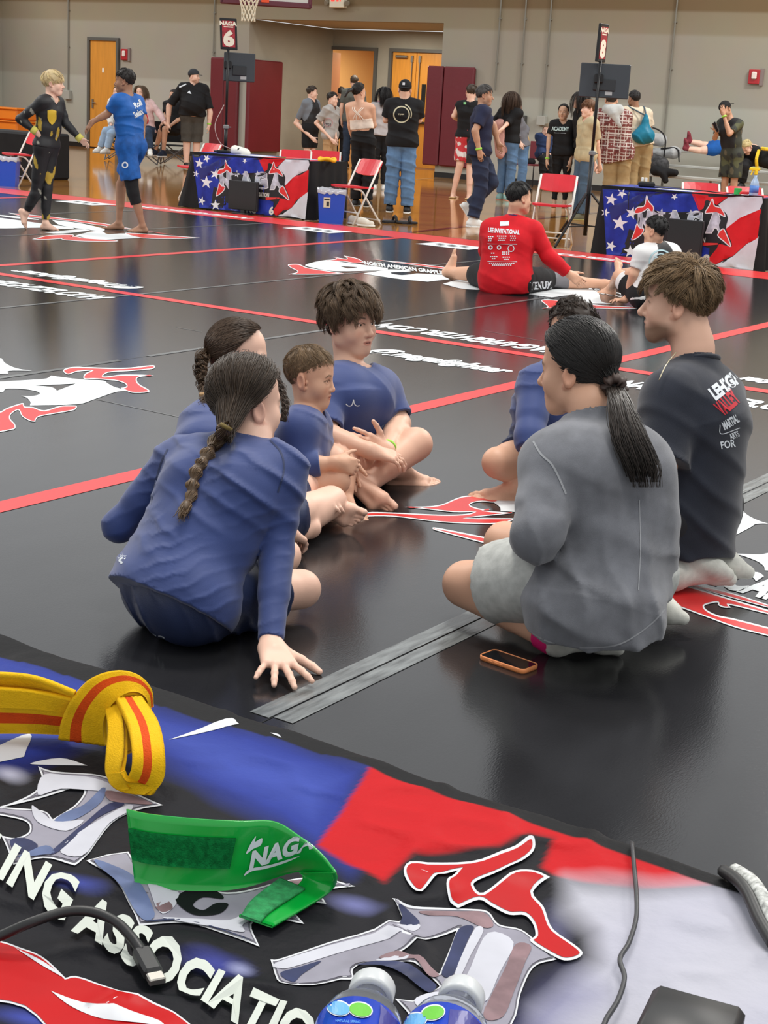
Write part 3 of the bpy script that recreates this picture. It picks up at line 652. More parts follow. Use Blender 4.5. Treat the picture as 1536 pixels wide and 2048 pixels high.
# ------------------------------------------------------------------ the gym: floor, walls, recess, doors
def st(o, kind='structure'): o['kind'] = kind; return o
WY, RY = 26.0, 29.0
def wood_floor():
    m = bpy.data.materials.new('varnished_maple_boards'); m.use_nodes = True; N = m.node_tree.nodes; L = m.node_tree.links; b = N['Principled BSDF']
    tc = N.new('ShaderNodeTexCoord'); mp = N.new('ShaderNodeMapping'); L.new(tc.outputs['Object'], mp.inputs[0])
    br = N.new('ShaderNodeTexBrick'); br.inputs['Scale'].default_value = 1; br.inputs['Brick Width'].default_value = 1.1; br.inputs['Row Height'].default_value = .06; br.inputs['Mortar Size'].default_value = .0012
    br.inputs['Color1'].default_value = (*lin((196, 138, 66)), 1); br.inputs['Color2'].default_value = (*lin((176, 116, 50)), 1); br.inputs['Mortar'].default_value = (*lin((110, 70, 30)), 1); L.new(mp.outputs[0], br.inputs['Vector'])
    nz = N.new('ShaderNodeTexNoise'); nz.inputs['Scale'].default_value = 1.2; mp2 = N.new('ShaderNodeMapping'); mp2.inputs['Scale'].default_value = (.5, 9, 1); L.new(tc.outputs['Object'], mp2.inputs[0]); L.new(mp2.outputs[0], nz.inputs['Vector'])
    mx = N.new('ShaderNodeMix'); mx.data_type = 'RGBA'; mx.blend_type = 'MULTIPLY'; mx.inputs[0].default_value = .25; L.new(br.outputs['Color'], mx.inputs[6]); L.new(nz.outputs['Color'], mx.inputs[7]); L.new(mx.outputs[2], b.inputs['Base Color'])
    b.inputs['Roughness'].default_value = .10; b.inputs['Coat Weight'].default_value = .35; b.inputs['Coat Roughness'].default_value = .06; b.inputs['Specular IOR Level'].default_value = .6
    return m
b = MB(); b.box((-14, 16, -.05), (64, 50, .1)); fl = st(b.build('floor', wood_floor()))
MAROON_LINE = mat('maroon_court_paint', (92, 34, 30), .12, coat=.3)
def floor_line(p, q, w, name, m, parent, z=.002):
    p, q = np.array(p), np.array(q); d = unit(q - p); n = np.cross(ZU, d) * w / 2; V = [p + n, p - n, q - n, q + n]
    for v in V: v[2] = z
    return rawmesh(name, np.array(V), [(0, 1, 2, 3)], m, parent)
floor_line(onz(800, 467, 0), onz(1210, 424, 0), .09, 'court_line', MAROON_LINE, fl); floor_line(A3(-23, 24.2, 0), A3(-8, 24.6, 0), .05, 'court_line', MAROON_LINE, fl); floor_line(onz(560, 375, 0), onz(880, 356, 0), .05, 'court_line', mat('pale_court_paint', (214, 196, 150), .12), fl)
def wallmat():
    m = bpy.data.materials.new('wall_tone_bands'); m.use_nodes = True; N = m.node_tree.nodes; L = m.node_tree.links; b = N['Principled BSDF']
    g = N.new('ShaderNodeNewGeometry'); sx = N.new('ShaderNodeSeparateXYZ'); L.new(g.outputs['Position'], sx.inputs[0]); mr = N.new('ShaderNodeMapRange'); mr.inputs['From Max'].default_value = 6; L.new(sx.outputs['Z'], mr.inputs[0])
    cr = N.new('ShaderNodeValToRGB'); cr.color_ramp.interpolation = 'LINEAR'; E_ = cr.color_ramp.elements
    stops = [(0, (178, 178, 168)), (1.56, (174, 173, 162)), (1.62, (160, 156, 144)), (2.76, (158, 152, 138)), (2.82, (146, 136, 116)), (3.16, (142, 131, 110)), (3.2, (118, 100, 74)), (3.7, (118, 100, 74)), (3.76, (206, 204, 198)), (6, (206, 204, 198))]  # tone bands put the light gradient on the wall into its colour
    E_[0].position = 0; E_[0].color = (*lin(stops[0][1]), 1); E_[1].position = 1; E_[1].color = (*lin(stops[-1][1]), 1)
    for z, c in stops[1:-1]: e = E_.new(z / 6); e.color = (*lin(c), 1)  # topmost pale stops: unseen wall, added to brighten reflections in the mats
    L.new(mr.outputs[0], cr.inputs[0]); nz = N.new('ShaderNodeTexNoise'); nz.inputs['Scale'].default_value = 1.5; nz.inputs['Detail'].default_value = 6; mx = N.new('ShaderNodeMix'); mx.data_type = 'RGBA'; mx.blend_type = 'MULTIPLY'; mx.inputs[0].default_value = .12
    L.new(g.outputs['Position'], nz.inputs['Vector']); L.new(cr.outputs[0], mx.inputs[6]); L.new(nz.outputs['Color'], mx.inputs[7]); L.new(mx.outputs[2], b.inputs['Base Color']); b.inputs['Roughness'].default_value = .75; b.inputs['Specular IOR Level'].default_value = .2
    return m
WALL = wallmat(); XL, XR, ZR = -21.1, -16.31, 2.9
b = MB(); b.box(((-28.6 + XL) / 2, WY + .1, 2.5), (XL + 28.6, .2, 5)); b.box(((XR + 12) / 2, WY + .1, 2.5), (12 - XR, .2, 5)); b.box(((XL + XR) / 2, WY + .1, (5 + ZR) / 2), (XR - XL, .2, 5 - ZR)); st(b.build('wall_back', WALL))
b = MB(); b.box((-28.7, 19, 2.5), (.2, 14.2, 5)); st(b.build('wall_left', WALL))
b = MB(); b.box((XL - .1, (WY + RY) / 2 + .1, ZR / 2), (.2, RY - WY - .2, ZR)); b.box((XR + .1, (WY + RY) / 2 + .1, ZR / 2), (.2, RY - WY - .2, ZR)); st(b.build('wall_recess_side', mat('recess_paint', (150, 146, 132), .75, noise=.06, nscale=2)))
b = MB(); b.box(((XL + XR) / 2, (WY + RY) / 2 + .1, ZR + .06), (XR - XL, RY - WY - .2, .1)); st(b.build('ceiling_recess', mat('recess_soffit', (170, 160, 140), .8)))
D2, D3, DT = (-21.75, -19.93), (-19.46, -18.13), 2.46
b = MB(); RP = MATS['recess_paint']
for x0, x1, z0, z1 in ((-23.5, D2[0], 0, ZR), (D2[1], D3[0], 0, ZR), (D3[1], XR + .1, 0, ZR), (D2[0], D2[1], DT, ZR), (D3[0], D3[1], DT, ZR)): b.box(((x0 + x1) / 2, RY + .1, (z0 + z1) / 2), (x1 - x0, .2, z1 - z0))
st(b.build('wall_recess_back', RP))
BLK = mat('black_rubber_base', (24, 24, 24), .5)
b = MB(); b.box(((-28.6 + XL) / 2, WY - .008, .05), (XL + 28.6, .016, .1)); b.box(((XR + 12) / 2, WY - .008, .05), (12 - XR, .016, .1)); st(b.build('baseboard_back', BLK))
# hallway beyond the open doorway
hall = mat('hall_warm_paint', (226, 190, 138), .7); hall2 = mat('hall_mauve_paint', (178, 150, 132), .7)
b = MB(); b.box((-22.6, 32, 1.4), (.1, 5.6, 2.8)); b.box((-21.9, 33.0, 1.4), (2.4, .1, 2.8)); st(b.build('wall_hall_left', hall))
b = MB(); b.box((-19.0, 31.9, 1.4), (3.4, .1, 2.8)); b.box((-17.3, 30.6, 1.4), (.1, 2.6, 2.8)); st(b.build('wall_hall_right', hall2))
b = MB(); b.box((-20, 31.2, 2.85), (6, 4.2, .1)); st(b.build('ceiling_hall', hall))
l = bpy.data.lights.new('hall_lamp', 'AREA'); l.energy = 60; l.size = .8; l.color = (1, .8, .5); o = bpy.data.objects.new('hall_lamp', l); COL.objects.link(o); o.location = (-21, 30.8, 2.7)
l = bpy.data.lights.new('recess_fill', 'AREA'); l.energy = 75; l.size = 1.2; l.color = (1, .93, .82); o = bpy.data.objects.new('recess_fill', l); COL.objects.link(o); o.location = (-18.7, 27.4, 2.86)  # fill light added to brighten the recess, not a fixture
FRM = mat('grey_door_frame', (84, 84, 80), .5); OAK = mat('honey_oak_door', (206, 140, 52), .42, noise=.10, nscale=3, stretch=(6, 6, .6)); STEEL = mat('brushed_steel', (150, 146, 138), .35, metal=.8); DGLASS = mat('dark_wired_glass', (30, 32, 32), .1)
def frame(name, x0, x1, zt, y, w=.07):
    b = MB()
    for x in (x0 + w / 2, x1 - w / 2): b.box((x, y - .01, zt / 2), (w, .1, zt))
    b.box(((x0 + x1) / 2, y - .01, zt + w / 2 - .0), (x1 - x0, .1, w)); return st(b.build(name, FRM))
def leaf(parent, x0, x1, zt, y, glass=None, lever=None, bar=None):
    b = MB(); b.box(((x0 + x1) / 2, y, zt / 2 + .01), (x1 - x0 - .01, .05, zt - .02), bev=.004); o = b.build('door_leaf', OAK, parent)
    if glass: b = MB(); b.box((glass, y - .026, 1.5), (.11, .012, .6)); b.build('vision_panel', DGLASS, o)
    if lever: b = MB(); b.box((lever, y - .035, .98), (.04, .03, .2)); b.box((lever + .05, y - .06, 1.0), (.12, .02, .025), bev=.006); b.build('lever_handle', STEEL, o)
    if bar: b = MB(); b.box(((x0 + x1) / 2, y - .06, .98), (x1 - x0 - .06, .05, .05), bev=.01); b.box((bar, y - .065, .98), (.09, .07, .12), bev=.01); b.build('push_bar', mat('dark_bronze', (70, 58, 44), .4, metal=.5), o)
    return o
d1 = frame('door_1', -25.75, -24.79, 2.36, WY); leaf(d1, -25.68, -24.86, 2.36, WY - .005, lever=-25.58); b = MB(); b.box((-25.27, WY - .035, 1.72), (.05, .006, .1)); b.build('notice', mat('notice_paper', (235, 232, 220), .8), d1)
d2 = frame('door_2', D2[0] - .07, D2[1] + .07, DT, RY)
b = MB(); b.box((-21.5, RY + .42, 1.22), (.05, .82, 2.4)); lf = b.build('door_leaf', mat('pinkish_oak_edge', (206, 150, 118), .5), d2); b = MB(); b.box((-21.66, RY + .04, 1.22), (.1, .05, 2.4)); b.build('door_jamb', OAK, d2)
b = MB(); b.box((-21.46, RY + .2, 2.3), (.05, .3, .06), bev=.01); b.build('door_closer', STEEL, lf)
d3 = frame('door_3', D3[0] - .07, D3[1] + .07, DT, RY); xm = -18.83
for (x0, x1, g) in ((D3[0], xm, -19.02), (xm, D3[1], -18.60)): leaf(d3, x0, x1, DT, RY + .02, glass=g, bar=xm + (-.12 if x0 < xm - .1 else .12))
for x in (xm - .10, xm + .1):
    b = MB(); b.tube([(x, RY - .03, .1), (x, RY - .03, 2.38)], .012, 6); b.box((x, RY - .03, 2.32), (.05, .04, .14)); b.box((x, RY - .03, .14), (.05, .04, .14)); b.build('vertical_rod', STEEL, d3)
b = MB(); b.box((-19.2, RY - .05, 2.36), (.3, .06, .06), bev=.01); b.build('door_closer', STEEL, d3)
b = MB(); b.box((-28.58, 25.0, 1.18), (.06, 1.0, 2.36)); d4 = st(b.build('door_4', OAK)); b = MB(); b.box((-28.56, 25.53, 1.2), (.08, .08, 2.42)); b.box((-28.56, 25.0, 2.4), (.08, 1.1, .08)); b.build('door_frame', FRM, d4)
# wall pads
PAD = mat('maroon_vinyl', (104, 28, 38), .38, noise=.06, nscale=2, bump=.15, bscale=9, bdist=.02)
def pad(label, boxes):
    t = thing('wall_pad', label, 'wall pad', (boxes[0][0][0], boxes[0][0][1], .22))
    for c, sz in boxes: b = MB(); b.box(c, sz, bev=.025); b.build('pad_panel', PAD, t)
pad('maroon wall pad wrapping the corner left of the open doorway', [((-21.88, WY - .05, 1.16), (.38, .1, 1.88)), ((-21.50, WY - .05, 1.16), (.38, .1, 1.88)), ((XL + .05, WY + .5, 1.14), (.1, 1.15, 1.9))])
pad('maroon wall pad right of the wooden double doors', [((-16.38, WY - .06, 1.16), (.36, .1, 1.88)), ((-15.84, WY - .06, 1.16), (.68, .1, 1.88))])
# conduits, boxes, alarms, exit sign
COND = mat('painted_conduit', (120, 118, 108), .5)
def conduit(x, z0, box, label):
    t = thing('conduit', label, 'conduit', (x, WY - .03, z0)); b = MB(); b.tube([(x, WY - .03, z0), (x, WY - .03, 5)], .014, 8); b.build('pipe', COND, t)
    if box: b = MB(); b.box((x, WY - .05, z0 - box / 2), (box, .1, box), bev=.006); b.build('junction_box', mat('grey_box_paint', (168, 168, 160), .5), t)
    for z in (3.0, 2.2): b = MB(); b.box((x, WY - .018, z), (.06, .03, .02)); b.build('pipe_strap', COND, t)
conduit(-26.38, 1.24, .2, 'thin conduit dropping to a grey box left of the single oak door'); conduit(-15.06, 1.7, 0, 'thin conduit on the wall just right of the maroon pad'); conduit(-14.52, 1.2, 0, 'middle conduit of the three on the wall beside the maroon pad')
conduit(-13.99, 1.28, .17, 'conduit ending in a grey junction box above the woman with the bun'); conduit(-11.51, .55, 0, 'long conduit on the wall above the folded camp chair')
conduit(-22.05, 2.12, 0, 'thin conduit on the wall above the corner pad')
b = MB(); b.box((-14.40, WY - .06, 1.17), (.16, .1, .2), bev=.01); tag(b.build('outlet_box', mat('dark_grey_box', (70, 70, 68), .5)), 'small dark outlet box on the wall beside the grey junction box', 'outlet')
REDP = mat('alarm_red', (168, 32, 40), .4)
for (x, z, lab) in ((-24.62, 2.08, 'red fire alarm strobe on the wall right of the single oak door'), (-9.95, 2.13, 'red fire alarm strobe on the wall above the man with the phone')):
    t = thing('fire_alarm', lab, 'fire alarm', (x, WY - .03, z - .12)); b = MB(); b.box((x, WY - .03, z), (.2, .06, .24), bev=.01); b.build('housing', REDP, t); b = MB(); b.box((x + .01, WY - .075, z + .02), (.09, .04, .12), bev=.015); b.build('strobe_lens', mat('clear_lens', (226, 214, 206), .15), t)
    b = MB(); b.box((x + .13, WY - .02, z), (.06, .04, .28)); b.build('back_box', mat('alarm_back', (130, 116, 112), .5), t)
ex = thing('exit_sign', 'lit red exit sign with two emergency lamp heads above the recess', 'exit sign', (-18.79, WY - .06, 3.12))
b = MB(); b.box((-18.79, WY - .07, 3.36), (.36, .12, .44), bev=.01); b.build('housing', mat('ivory_plastic', (214, 206, 184), .5), ex)
V, Fc = text_tris('EXIT', .04); w = V[:, 0].max(); rawmesh('lettering', np.stack([-18.79 + (V[:, 0] / w - .5) * .27, np.full(len(V), WY - .134), 3.27 + V[:, 1] * .2], 1), Fc, mat('exit_glow', (255, 60, 50), .4, emit=1.0), ex)
for sx in (-.24, .24): b = MB(); b.lathe([(.02, 0), (.05, .02), (.055, .08), (.045, .085)], (-18.79 + sx, WY - .06, 3.24), (.3 * np.sign(sx), -1, -.2), 12); b.build('lamp_head', mat('lamp_housing', (120, 112, 96), .4), ex)
pp = thing('paper_notice', 'white paper notices taped beside the open doorway', 'paper', (-22.0, RY - .01, 1.2))
for z, x in ((1.78, -22.0), (1.38, -22.05)): b = MB(); b.box((x, RY - .006, z), (.26, .004, .36)); q = b.build('sheet', MATS['notice_paper'], pp); b = MB(); [b.box((x + random.uniform(-.03, .03), RY - .0095, z + .13 - k * .05), (random.uniform(.08, .17), .002, .014)) for k in range(6)]; st(b.build('printed_line', mat('grey_ink', (96, 96, 96), .8), q), 'stuff')
# basketball goal
def goal():
    c = J(532, 17, 27.4); t = thing('basketball_goal', 'basketball backboard with maroon bottom padding, white net hanging below', 'basketball hoop', c)
    e, u = unit(RH + AW * .12), ZU; n = unit(np.cross(e, u)); ax = np.array([e, n, u]); wd = 1.58
    b = MB(); b.box(c + u * .62, (wd, .03, 1.1), ax); b.build('backboard', mat('backboard_glass', (196, 196, 190), .2), t)
    b = MB(); b.box(c + u * .085, (wd + .06, .09, .1), ax, bev=.02); [b.box(c + u * .35 + e * q * (wd / 2), (.07, .09, .62), ax, bev=.02) for q in (-1, 1)]; b.build('edge_padding', mat('maroon_padding', (92, 36, 50), .5), t)
    b = MB(); b.box(c + u * .155 - n * .02, (wd - .1, .012, .03), ax); [b.box(c + u * .6 + e * q * (wd / 2 - .06) - n * .02, (.03, .012, .9), ax) for q in (-1, 1)]; b.build('white_border', mat('border_white', (232, 232, 230), .5), t)
    rc = c - e * .32 + n * .5 * (-1 if n @ TW < 0 else 1) + u * .19; V, Fc = tube_mesh([rc + .21 * (e * math.cos(a) + n * math.sin(a)) for a in np.linspace(0, 2 * np.pi, 24, endpoint=False)], .011, 6, False, True); rim = rawmesh('rim', V, Fc, mat('rim_orange', (226, 74, 22), .4), t, True)
    b = MB(); b.box(c + u * .17 - e * .02 + n * .04 * (-1 if n @ TW < 0 else 1), (.14, .05, .14), ax); b.build('bracket', MATS['rim_orange'], t)
    b = MB(); prof = [.205, .175, .15, .13, .12, .118, .122]
    for k in range(12):
        for sg in (1, -1): b.tube([rc - u * (.075 * i) + prof[i] * (e * math.cos(2 * np.pi * (k + sg * i * .5) / 12) + n * math.sin(2 * np.pi * (k + sg * i * .5) / 12)) for i in range(7)], .0085, 4, cap=False)
    b.build('net', mat('net_cord', (232, 226, 206), .8), rim)
goal()
# ------------------------------------------------------------------ competition mats
VINYL = mat('black_mat_vinyl', (36, 36, 38), .145, noise=.14, nscale=3, bump=.16, bscale=150, spec=.5, bdist=.0012, stretch=(2.2, .8, 1))
mt = thing('competition_mat', 'black vinyl competition mats laid edge to edge with red boundary lines', 'mat', (-7, 6, 0))
XB = [-16.76, -15.10, -13.44, -11.78, -10.12, -8.459, -6.80, -5.128, -3.49, -1.826, -.16, 1.5]
for x0, x1 in zip(XB[:-1], XB[1:]): b = MB(); b.box(((x0 + x1) / 2, 6, MAT / 2), (x1 - x0 - .003, 15.1, MAT), bev=.0015); b.build('mat_roll', VINYL, mt)
REDM = mat('red_mat_tape', (214, 46, 46), .30, noise=.05, nscale=8); WHM = mat('white_mat_print', (226, 232, 234), .42)
def ribbon(p, q, w, z, m, name='boundary_line'): return floor_line(A3(*p, 0), A3(*q, 0), w, name, m, mt, z)
z1 = MAT + .0012
ribbon((-16.7, 13.2), (1.4, 13.2), .62, z1, REDM, 'mat_border')
for x in (-13.6, -8.459, -3.49, 1.48): ribbon((x, -1.4), (x, 12.9), .10, z1, REDM)
ribbon((-16.7, 7.302), (1.4, 7.302), .10, z1 + .0004, REDM)
TAPE = mat('clear_seam_tape', (104, 108, 108), .24, noise=.55, nscale=60, bump=.5, bscale=90, stretch=(1, .15, 1), spec=.7, bdist=.002); SEAM = mat('scuffed_seam_tape', (92, 94, 94), .3, noise=.5, nscale=6, bump=.3, bscale=60, stretch=(1, .3, 1))
def tape(x, y0, y1, w, m): return ribbon((x, y0), (x, y1), w, z1 + .0003, m, 'seam_tape')
tape(-1.855, 2.39, 13, .052, TAPE); tape(-1.798, 2.40, 13, .05, TAPE)
for x, y0, y1 in ((-5.128, -1, 5.4), (-5.128, 5.6, 12.8), (-6.807, -1, 12.8), (-10.12, 2, 12.8), (-11.78, 4, 12.8), (-15.1, 8, 12.9)): tape(x, y0, y1, .035, SEAM)
tape(-.16, 0, 13, .05, SEAM)
for (a, q) in (((188, 798), (361, 835)), ((352, 655), (404, 664)), ((970, 662), (1085, 682)), ((40, 1340), (40, 1341))): floor_line(onz(*a), onz(*q), .008, 'scuff', SEAM, mt, z1)
def mprint(pts, m, z, name, off=(0, 0), sc=1.0, g=0, holes=(), smooth=4, parent=None):
    P = smooth_poly(pts, smooth); P = grow_poly(P, g) if g else P; hs = [smooth_poly(h, 4) for h in holes]
    try: V, T = tri_poly(P, None, hs)
    except Exception: return None
    if not len(T): return None
    W = np.array([onz(off[0] + x * sc, off[1] + y * sc, MAT + z) for x, y in V]); return rawmesh(name, W, T, m, parent or mt)
def flame(pts, off, sc, g, z=.0018, parent=None):
    mprint(pts, WHM, z, 'flame_outline', off, sc, 0, parent=parent); mprint(pts, REDM, z + .0006, 'flame', off, sc, -g, parent=parent)
def logo(name, x, y): o = bpy.data.objects.new(name, None); COL.objects.link(o); o.parent = mt; p = onz(x, y); o.location = p - np.array(mt.location); o.empty_display_size = .1; return o
def mtext(s, a, d, upv, off, sc, wx, parent, bold=.05, shear=0):
    V, Fc = text_tris(s, bold, shear); P = np.array(a) + np.outer(V[:, 0] * wx, d) + np.outer(V[:, 1], upv)
    return rawmesh('lettering', np.array([onz(off[0] + x * sc, off[1] + y * sc, MAT + .0018) for x, y in P]), Fc, WHM, parent)
c1 = ((0, 700), .2214); L1 = logo('logo', 150, 800)
mprint([(-60, 290), (0, 285), (300, 268), (420, 257), (462, 230, 1), (560, 245), (760, 268), (930, 275), (970, 300), (1040, 335), (1180, 372, 1), (1050, 378), (850, 445), (690, 490), (270, 500, 1), (275, 470), (240, 430), (190, 415, 1), (300, 415), (360, 395), (320, 370), (200, 352), (60, 350), (30, 378, 1), (-60, 375)], WHM, .0016, 'emblem', *c1, holes=[[(310, 322, 1), (685, 303, 1), (515, 368, 1), (490, 345), (430, 330)]], parent=L1)
mprint([(-60, 80), (15, 75, 1), (50, 120), (150, 165), (290, 187, 1), (85, 188), (75, 213, 1), (-60, 205)], WHM, .0016, 'emblem', *c1, parent=L1)
flame([(570, 190), (600, 165), (700, 152), (1000, 162), (1180, 158), (1370, 137), (1398, 152), (1370, 172), (1200, 188), (1000, 200), (940, 222), (945, 240), (1100, 222), (1250, 222), (1390, 229, 1), (1260, 245), (1235, 270), (1260, 310), (1345, 360), (1330, 382), (1190, 385), (1090, 343, 1), (1140, 330), (1130, 305), (1060, 280), (940, 268), (850, 262), (765, 262), (755, 235), (780, 205), (830, 185, 1), (700, 195), (615, 220)], *c1, 9, parent=L1)
flame([(-60, 545), (0, 558), (60, 525), (160, 490), (210, 480), (225, 510), (300, 515), (400, 545), (540, 505), (655, 500), (692, 505), (685, 530), (640, 550), (380, 595), (330, 620), (318, 648, 1), (270, 640), (200, 600), (175, 550), (150, 545), (100, 580), (92, 620), (135, 670), (135, 710), (80, 725), (0, 740), (-60, 740)], *c1, 9, parent=L1)
c2 = ((690, 960), .2409); c3 = ((1300, 980), .15365); L2 = logo('logo', 1200, 1060)
flame([(50, 310, 1), (180, 268), (400, 270), (800, 288), (1000, 282), (1075, 265, 1), (900, 266), (700, 245), (490, 224, 1), (700, 218), (810, 200), (930, 150), (1020, 130), (1200, 127), (1330, 132), (1250, 185), (1140, 178), (1060, 190), (1040, 212), (1130, 240), (1215, 243, 1), (1150, 255, 1), (1400, 272, 1), (1330, 282), (990, 316, 1), (1420, 318), (1390, 335), (1300, 358), (1150, 365), (800, 350), (400, 303), (150, 303)], *c2, 9, parent=L2)
mprint([(1290, 135), (1520, 140), (1520, 258), (1292, 258, 1), (1285, 225), (1240, 190), (1200, 178, 1)], WHM, .0017, 'emblem', *c2, parent=L2)
flame([(730, 402), (800, 402), (1420, 526), (1500, 545), (1500, 600), (1420, 580), (1200, 535), (800, 430), (740, 412)], *c2, 11, parent=L2)
mprint([(1240, 420, 1), (1380, 370, 1), (1500, 330, 1), (1500, 470, 1), (1330, 440, 1), (1400, 402, 1), (1310, 435, 1)], WHM, .0017, 'emblem', *c2, parent=L2)
mprint([(500, 245), (1195, 243, 1), (1250, 310), (1370, 380), (1536, 435), (1700, 440, 1), (1400, 440), (1290, 495), (880, 708, 1), (500, 690)], WHM, .0016, 'emblem', *c3, parent=L2)
mprint([(1110, 828, 1), (1430, 838), (1536, 820), (1800, 790), (1800, 1045), (1495, 1045, 1), (1480, 990), (1400, 930), (1250, 870)], WHM, .0016, 'emblem', *c3, parent=L2); mprint([(880, 755, 1), (915, 765), (1015, 803, 1), (930, 795)], WHM, .0016, 'emblem', *c3, parent=L2)
mtext('RICAN', (560, 1145), (.965, .262), (325, -205), *c3, 300, L2, .055)
flame([(140, 1190), (240, 1215), (500, 1250), (1000, 1400), (1536, 1560), (1900, 1680), (1900, 1700), (1536, 1615), (1060, 1500), (1050, 1530), (960, 1530), (890, 1500), (880, 1465), (800, 1475), (705, 1510), (760, 1575), (900, 1635), (1100, 1675), (1536, 1785), (1900, 1880), (1900, 2010), (1536, 1900), (1100, 1785), (700, 1640), (290, 1490), (140, 1430)], *c3, 19, parent=L2)
flame([(430, 1225), (700, 1255), (1100, 1350), (1536, 1490), (1800, 1570), (1800, 1585), (1536, 1530), (1000, 1385)], *c3, 14, z=.0022, parent=L2)
c6 = ((560, 480), .46875); L3 = logo('logo', 900, 560)
mprint([(110, 105), (200, 85), (270, 95), (460, 120, 1), (440, 128), (240, 133), (140, 118)], WHM, .0016, 'emblem', *c6, holes=[[(255, 112, 1), (330, 116), (290, 122, 1)]], parent=L3)
flame([(35, 105), (80, 103), (120, 118), (240, 137), (275, 143, 1), (160, 147), (35, 147, 1), (75, 135), (45, 118)], *c6, 3, parent=L3); flame([(195, 88), (240, 80), (228, 72, 1), (285, 80), (270, 66, 1), (330, 78), (360, 95, 1), (320, 99), (270, 92)], *c6, 2.5, parent=L3)
mprint([(355, 143, 1), (470, 126), (560, 132), (500, 142), (600, 143), (700, 150), (770, 160), (630, 178, 1), (500, 165)], WHM, .0016, 'emblem', *c6, holes=[[(470, 140), (520, 136), (590, 140), (520, 150)]], parent=L3); mprint([(695, 187, 1), (770, 172), (900, 200), (885, 212), (780, 208)], WHM, .0016, 'emblem', *c6, parent=L3)
mtext('NORTH AMERICAN GRAPPLING ASSOCIATION', (362, 104), (.992, .128), (-4, -15), *c6, 18.5, L3, .04)
flame([(390, 82, 1), (560, 98), (720, 118), (720, 127), (560, 106)], *c6, 2, parent=L3)
mprint([(1010, 225, 1), (1160, 210), (1340, 214), (1372, 262), (1420, 272, 1), (1290, 266), (1255, 232, 1), (1160, 245, 1)], WHM, .0016, 'emblem', *c6, parent=L3); flame([(1115, 291, 1), (1142, 284), (1115, 260), (1135, 253), (1200, 258), (1380, 279), (1520, 285), (1510, 293), (1400, 293), (1250, 290)], *c6, 3, parent=L3); mtext('ASSOC', (1310, 218), (.985, .17), (-5, -18), *c6, 34, L3, .05)
c7 = ((0, 415), .2604); L4 = logo('logo', 180, 460)
for P in ([(-40, 82), (100, 92), (300, 120), (560, 155), (500, 165), (300, 155), (60, 160), (-40, 150)], [(340, 192, 1), (600, 168), (690, 175), (480, 200)], [(580, 215, 1), (700, 185), (780, 180), (830, 205), (960, 200), (1180, 225), (760, 245)], [(400, 95, 1), (620, 122), (800, 165), (740, 178), (480, 140)], [(-40, 55), (200, 75), (300, 95), (100, 80)]): mprint(P, WHM, .0016, 'emblem', *c7, parent=L4)
flame([(60, 40, 1), (300, 62), (600, 95), (850, 130), (1000, 160), (1350, 213, 1), (820, 145), (500, 100), (200, 72)], *c7, 3.5, parent=L4); flame([(960, 195), (1200, 208), (1540, 232, 1), (1380, 240), (1100, 236)], *c7, 4, parent=L4)
flame([(245, 243, 1), (380, 213), (560, 208), (520, 234), (340, 247)], *c7, 4, parent=L4); flame([(470, 242), (560, 220), (660, 234), (885, 250), (870, 262), (600, 258)], *c7, 4, parent=L4)
# writing along the boundary lines
def linetext(s, pxa, cap_m, wx, flip=False, dy=0, shear=.25):
    """baseline starts at picture point pxa and runs along the line (reversed when flip)"""
    p = onz(*pxa); d = A3(-1, 0, 0) if flip else A3(1, 0, 0); u = A3(0, -1, 0) if flip else A3(0, 1, 0); V, Fc = text_tris(s, .05, shear)
    W = p + np.outer(V[:, 0] * wx, d) + np.outer(V[:, 1] * cap_m, u); W[:, 2] = MAT + .0018; return rawmesh('lettering', W, Fc, WHM, mt)
def tl(s, a, b_, cap_m, flip=False):
    V, _ = text_tris(s, .05, .25); L = np.linalg.norm(onz(*b_) - onz(*a)); return linetext(s, a, cap_m, L / V[:, 0].max(), flip)
tl('@NAGAFIGHTER'.lower(), (732, 703), (1046, 731), .17); tl('NAGAFIGHTER.COM', (1150, 703), (748, 650), .19, True)
tl('NAGAFIGHTER.COM', (-120, 551), (222, 596), .19); tl('@nagafighter', (285, 576), (28, 541), .17, True)
tl('NAGAFIGHTER.COM', (1222, 769), (1640, 823), .19); tl('@nagafighter', (1800, 800), (1474, 752), .17, True)
tl('NAGAFIGHTER.COM', (508, 437), (296, 412), .16, True); tl('NAGAFIGHTER.COM', (1420, 540), (1112, 503), .16, True)
for (x, y) in ((172, 406), (635, 460), (905, 492)):
    p = onz(x, y); W = [p + A3(a, c, .0015) for a, c in ((-.3, -.2), (.3, -.2), (.3, .2), (-.3, .2))]; q = rawmesh('maker_label', np.array(W), [(0, 1, 2, 3)], WHM, mt)
    b = MB(); [b.box(p + A3(-.18 + .07 * k, (.05, -.04)[k % 2], .002), (.055, .09, .001)) for k in range(6)]; st(b.build('printed_mark', mat('label_ink', (70, 72, 74), .6), q), 'stuff')
print('room', time.time() - T0)
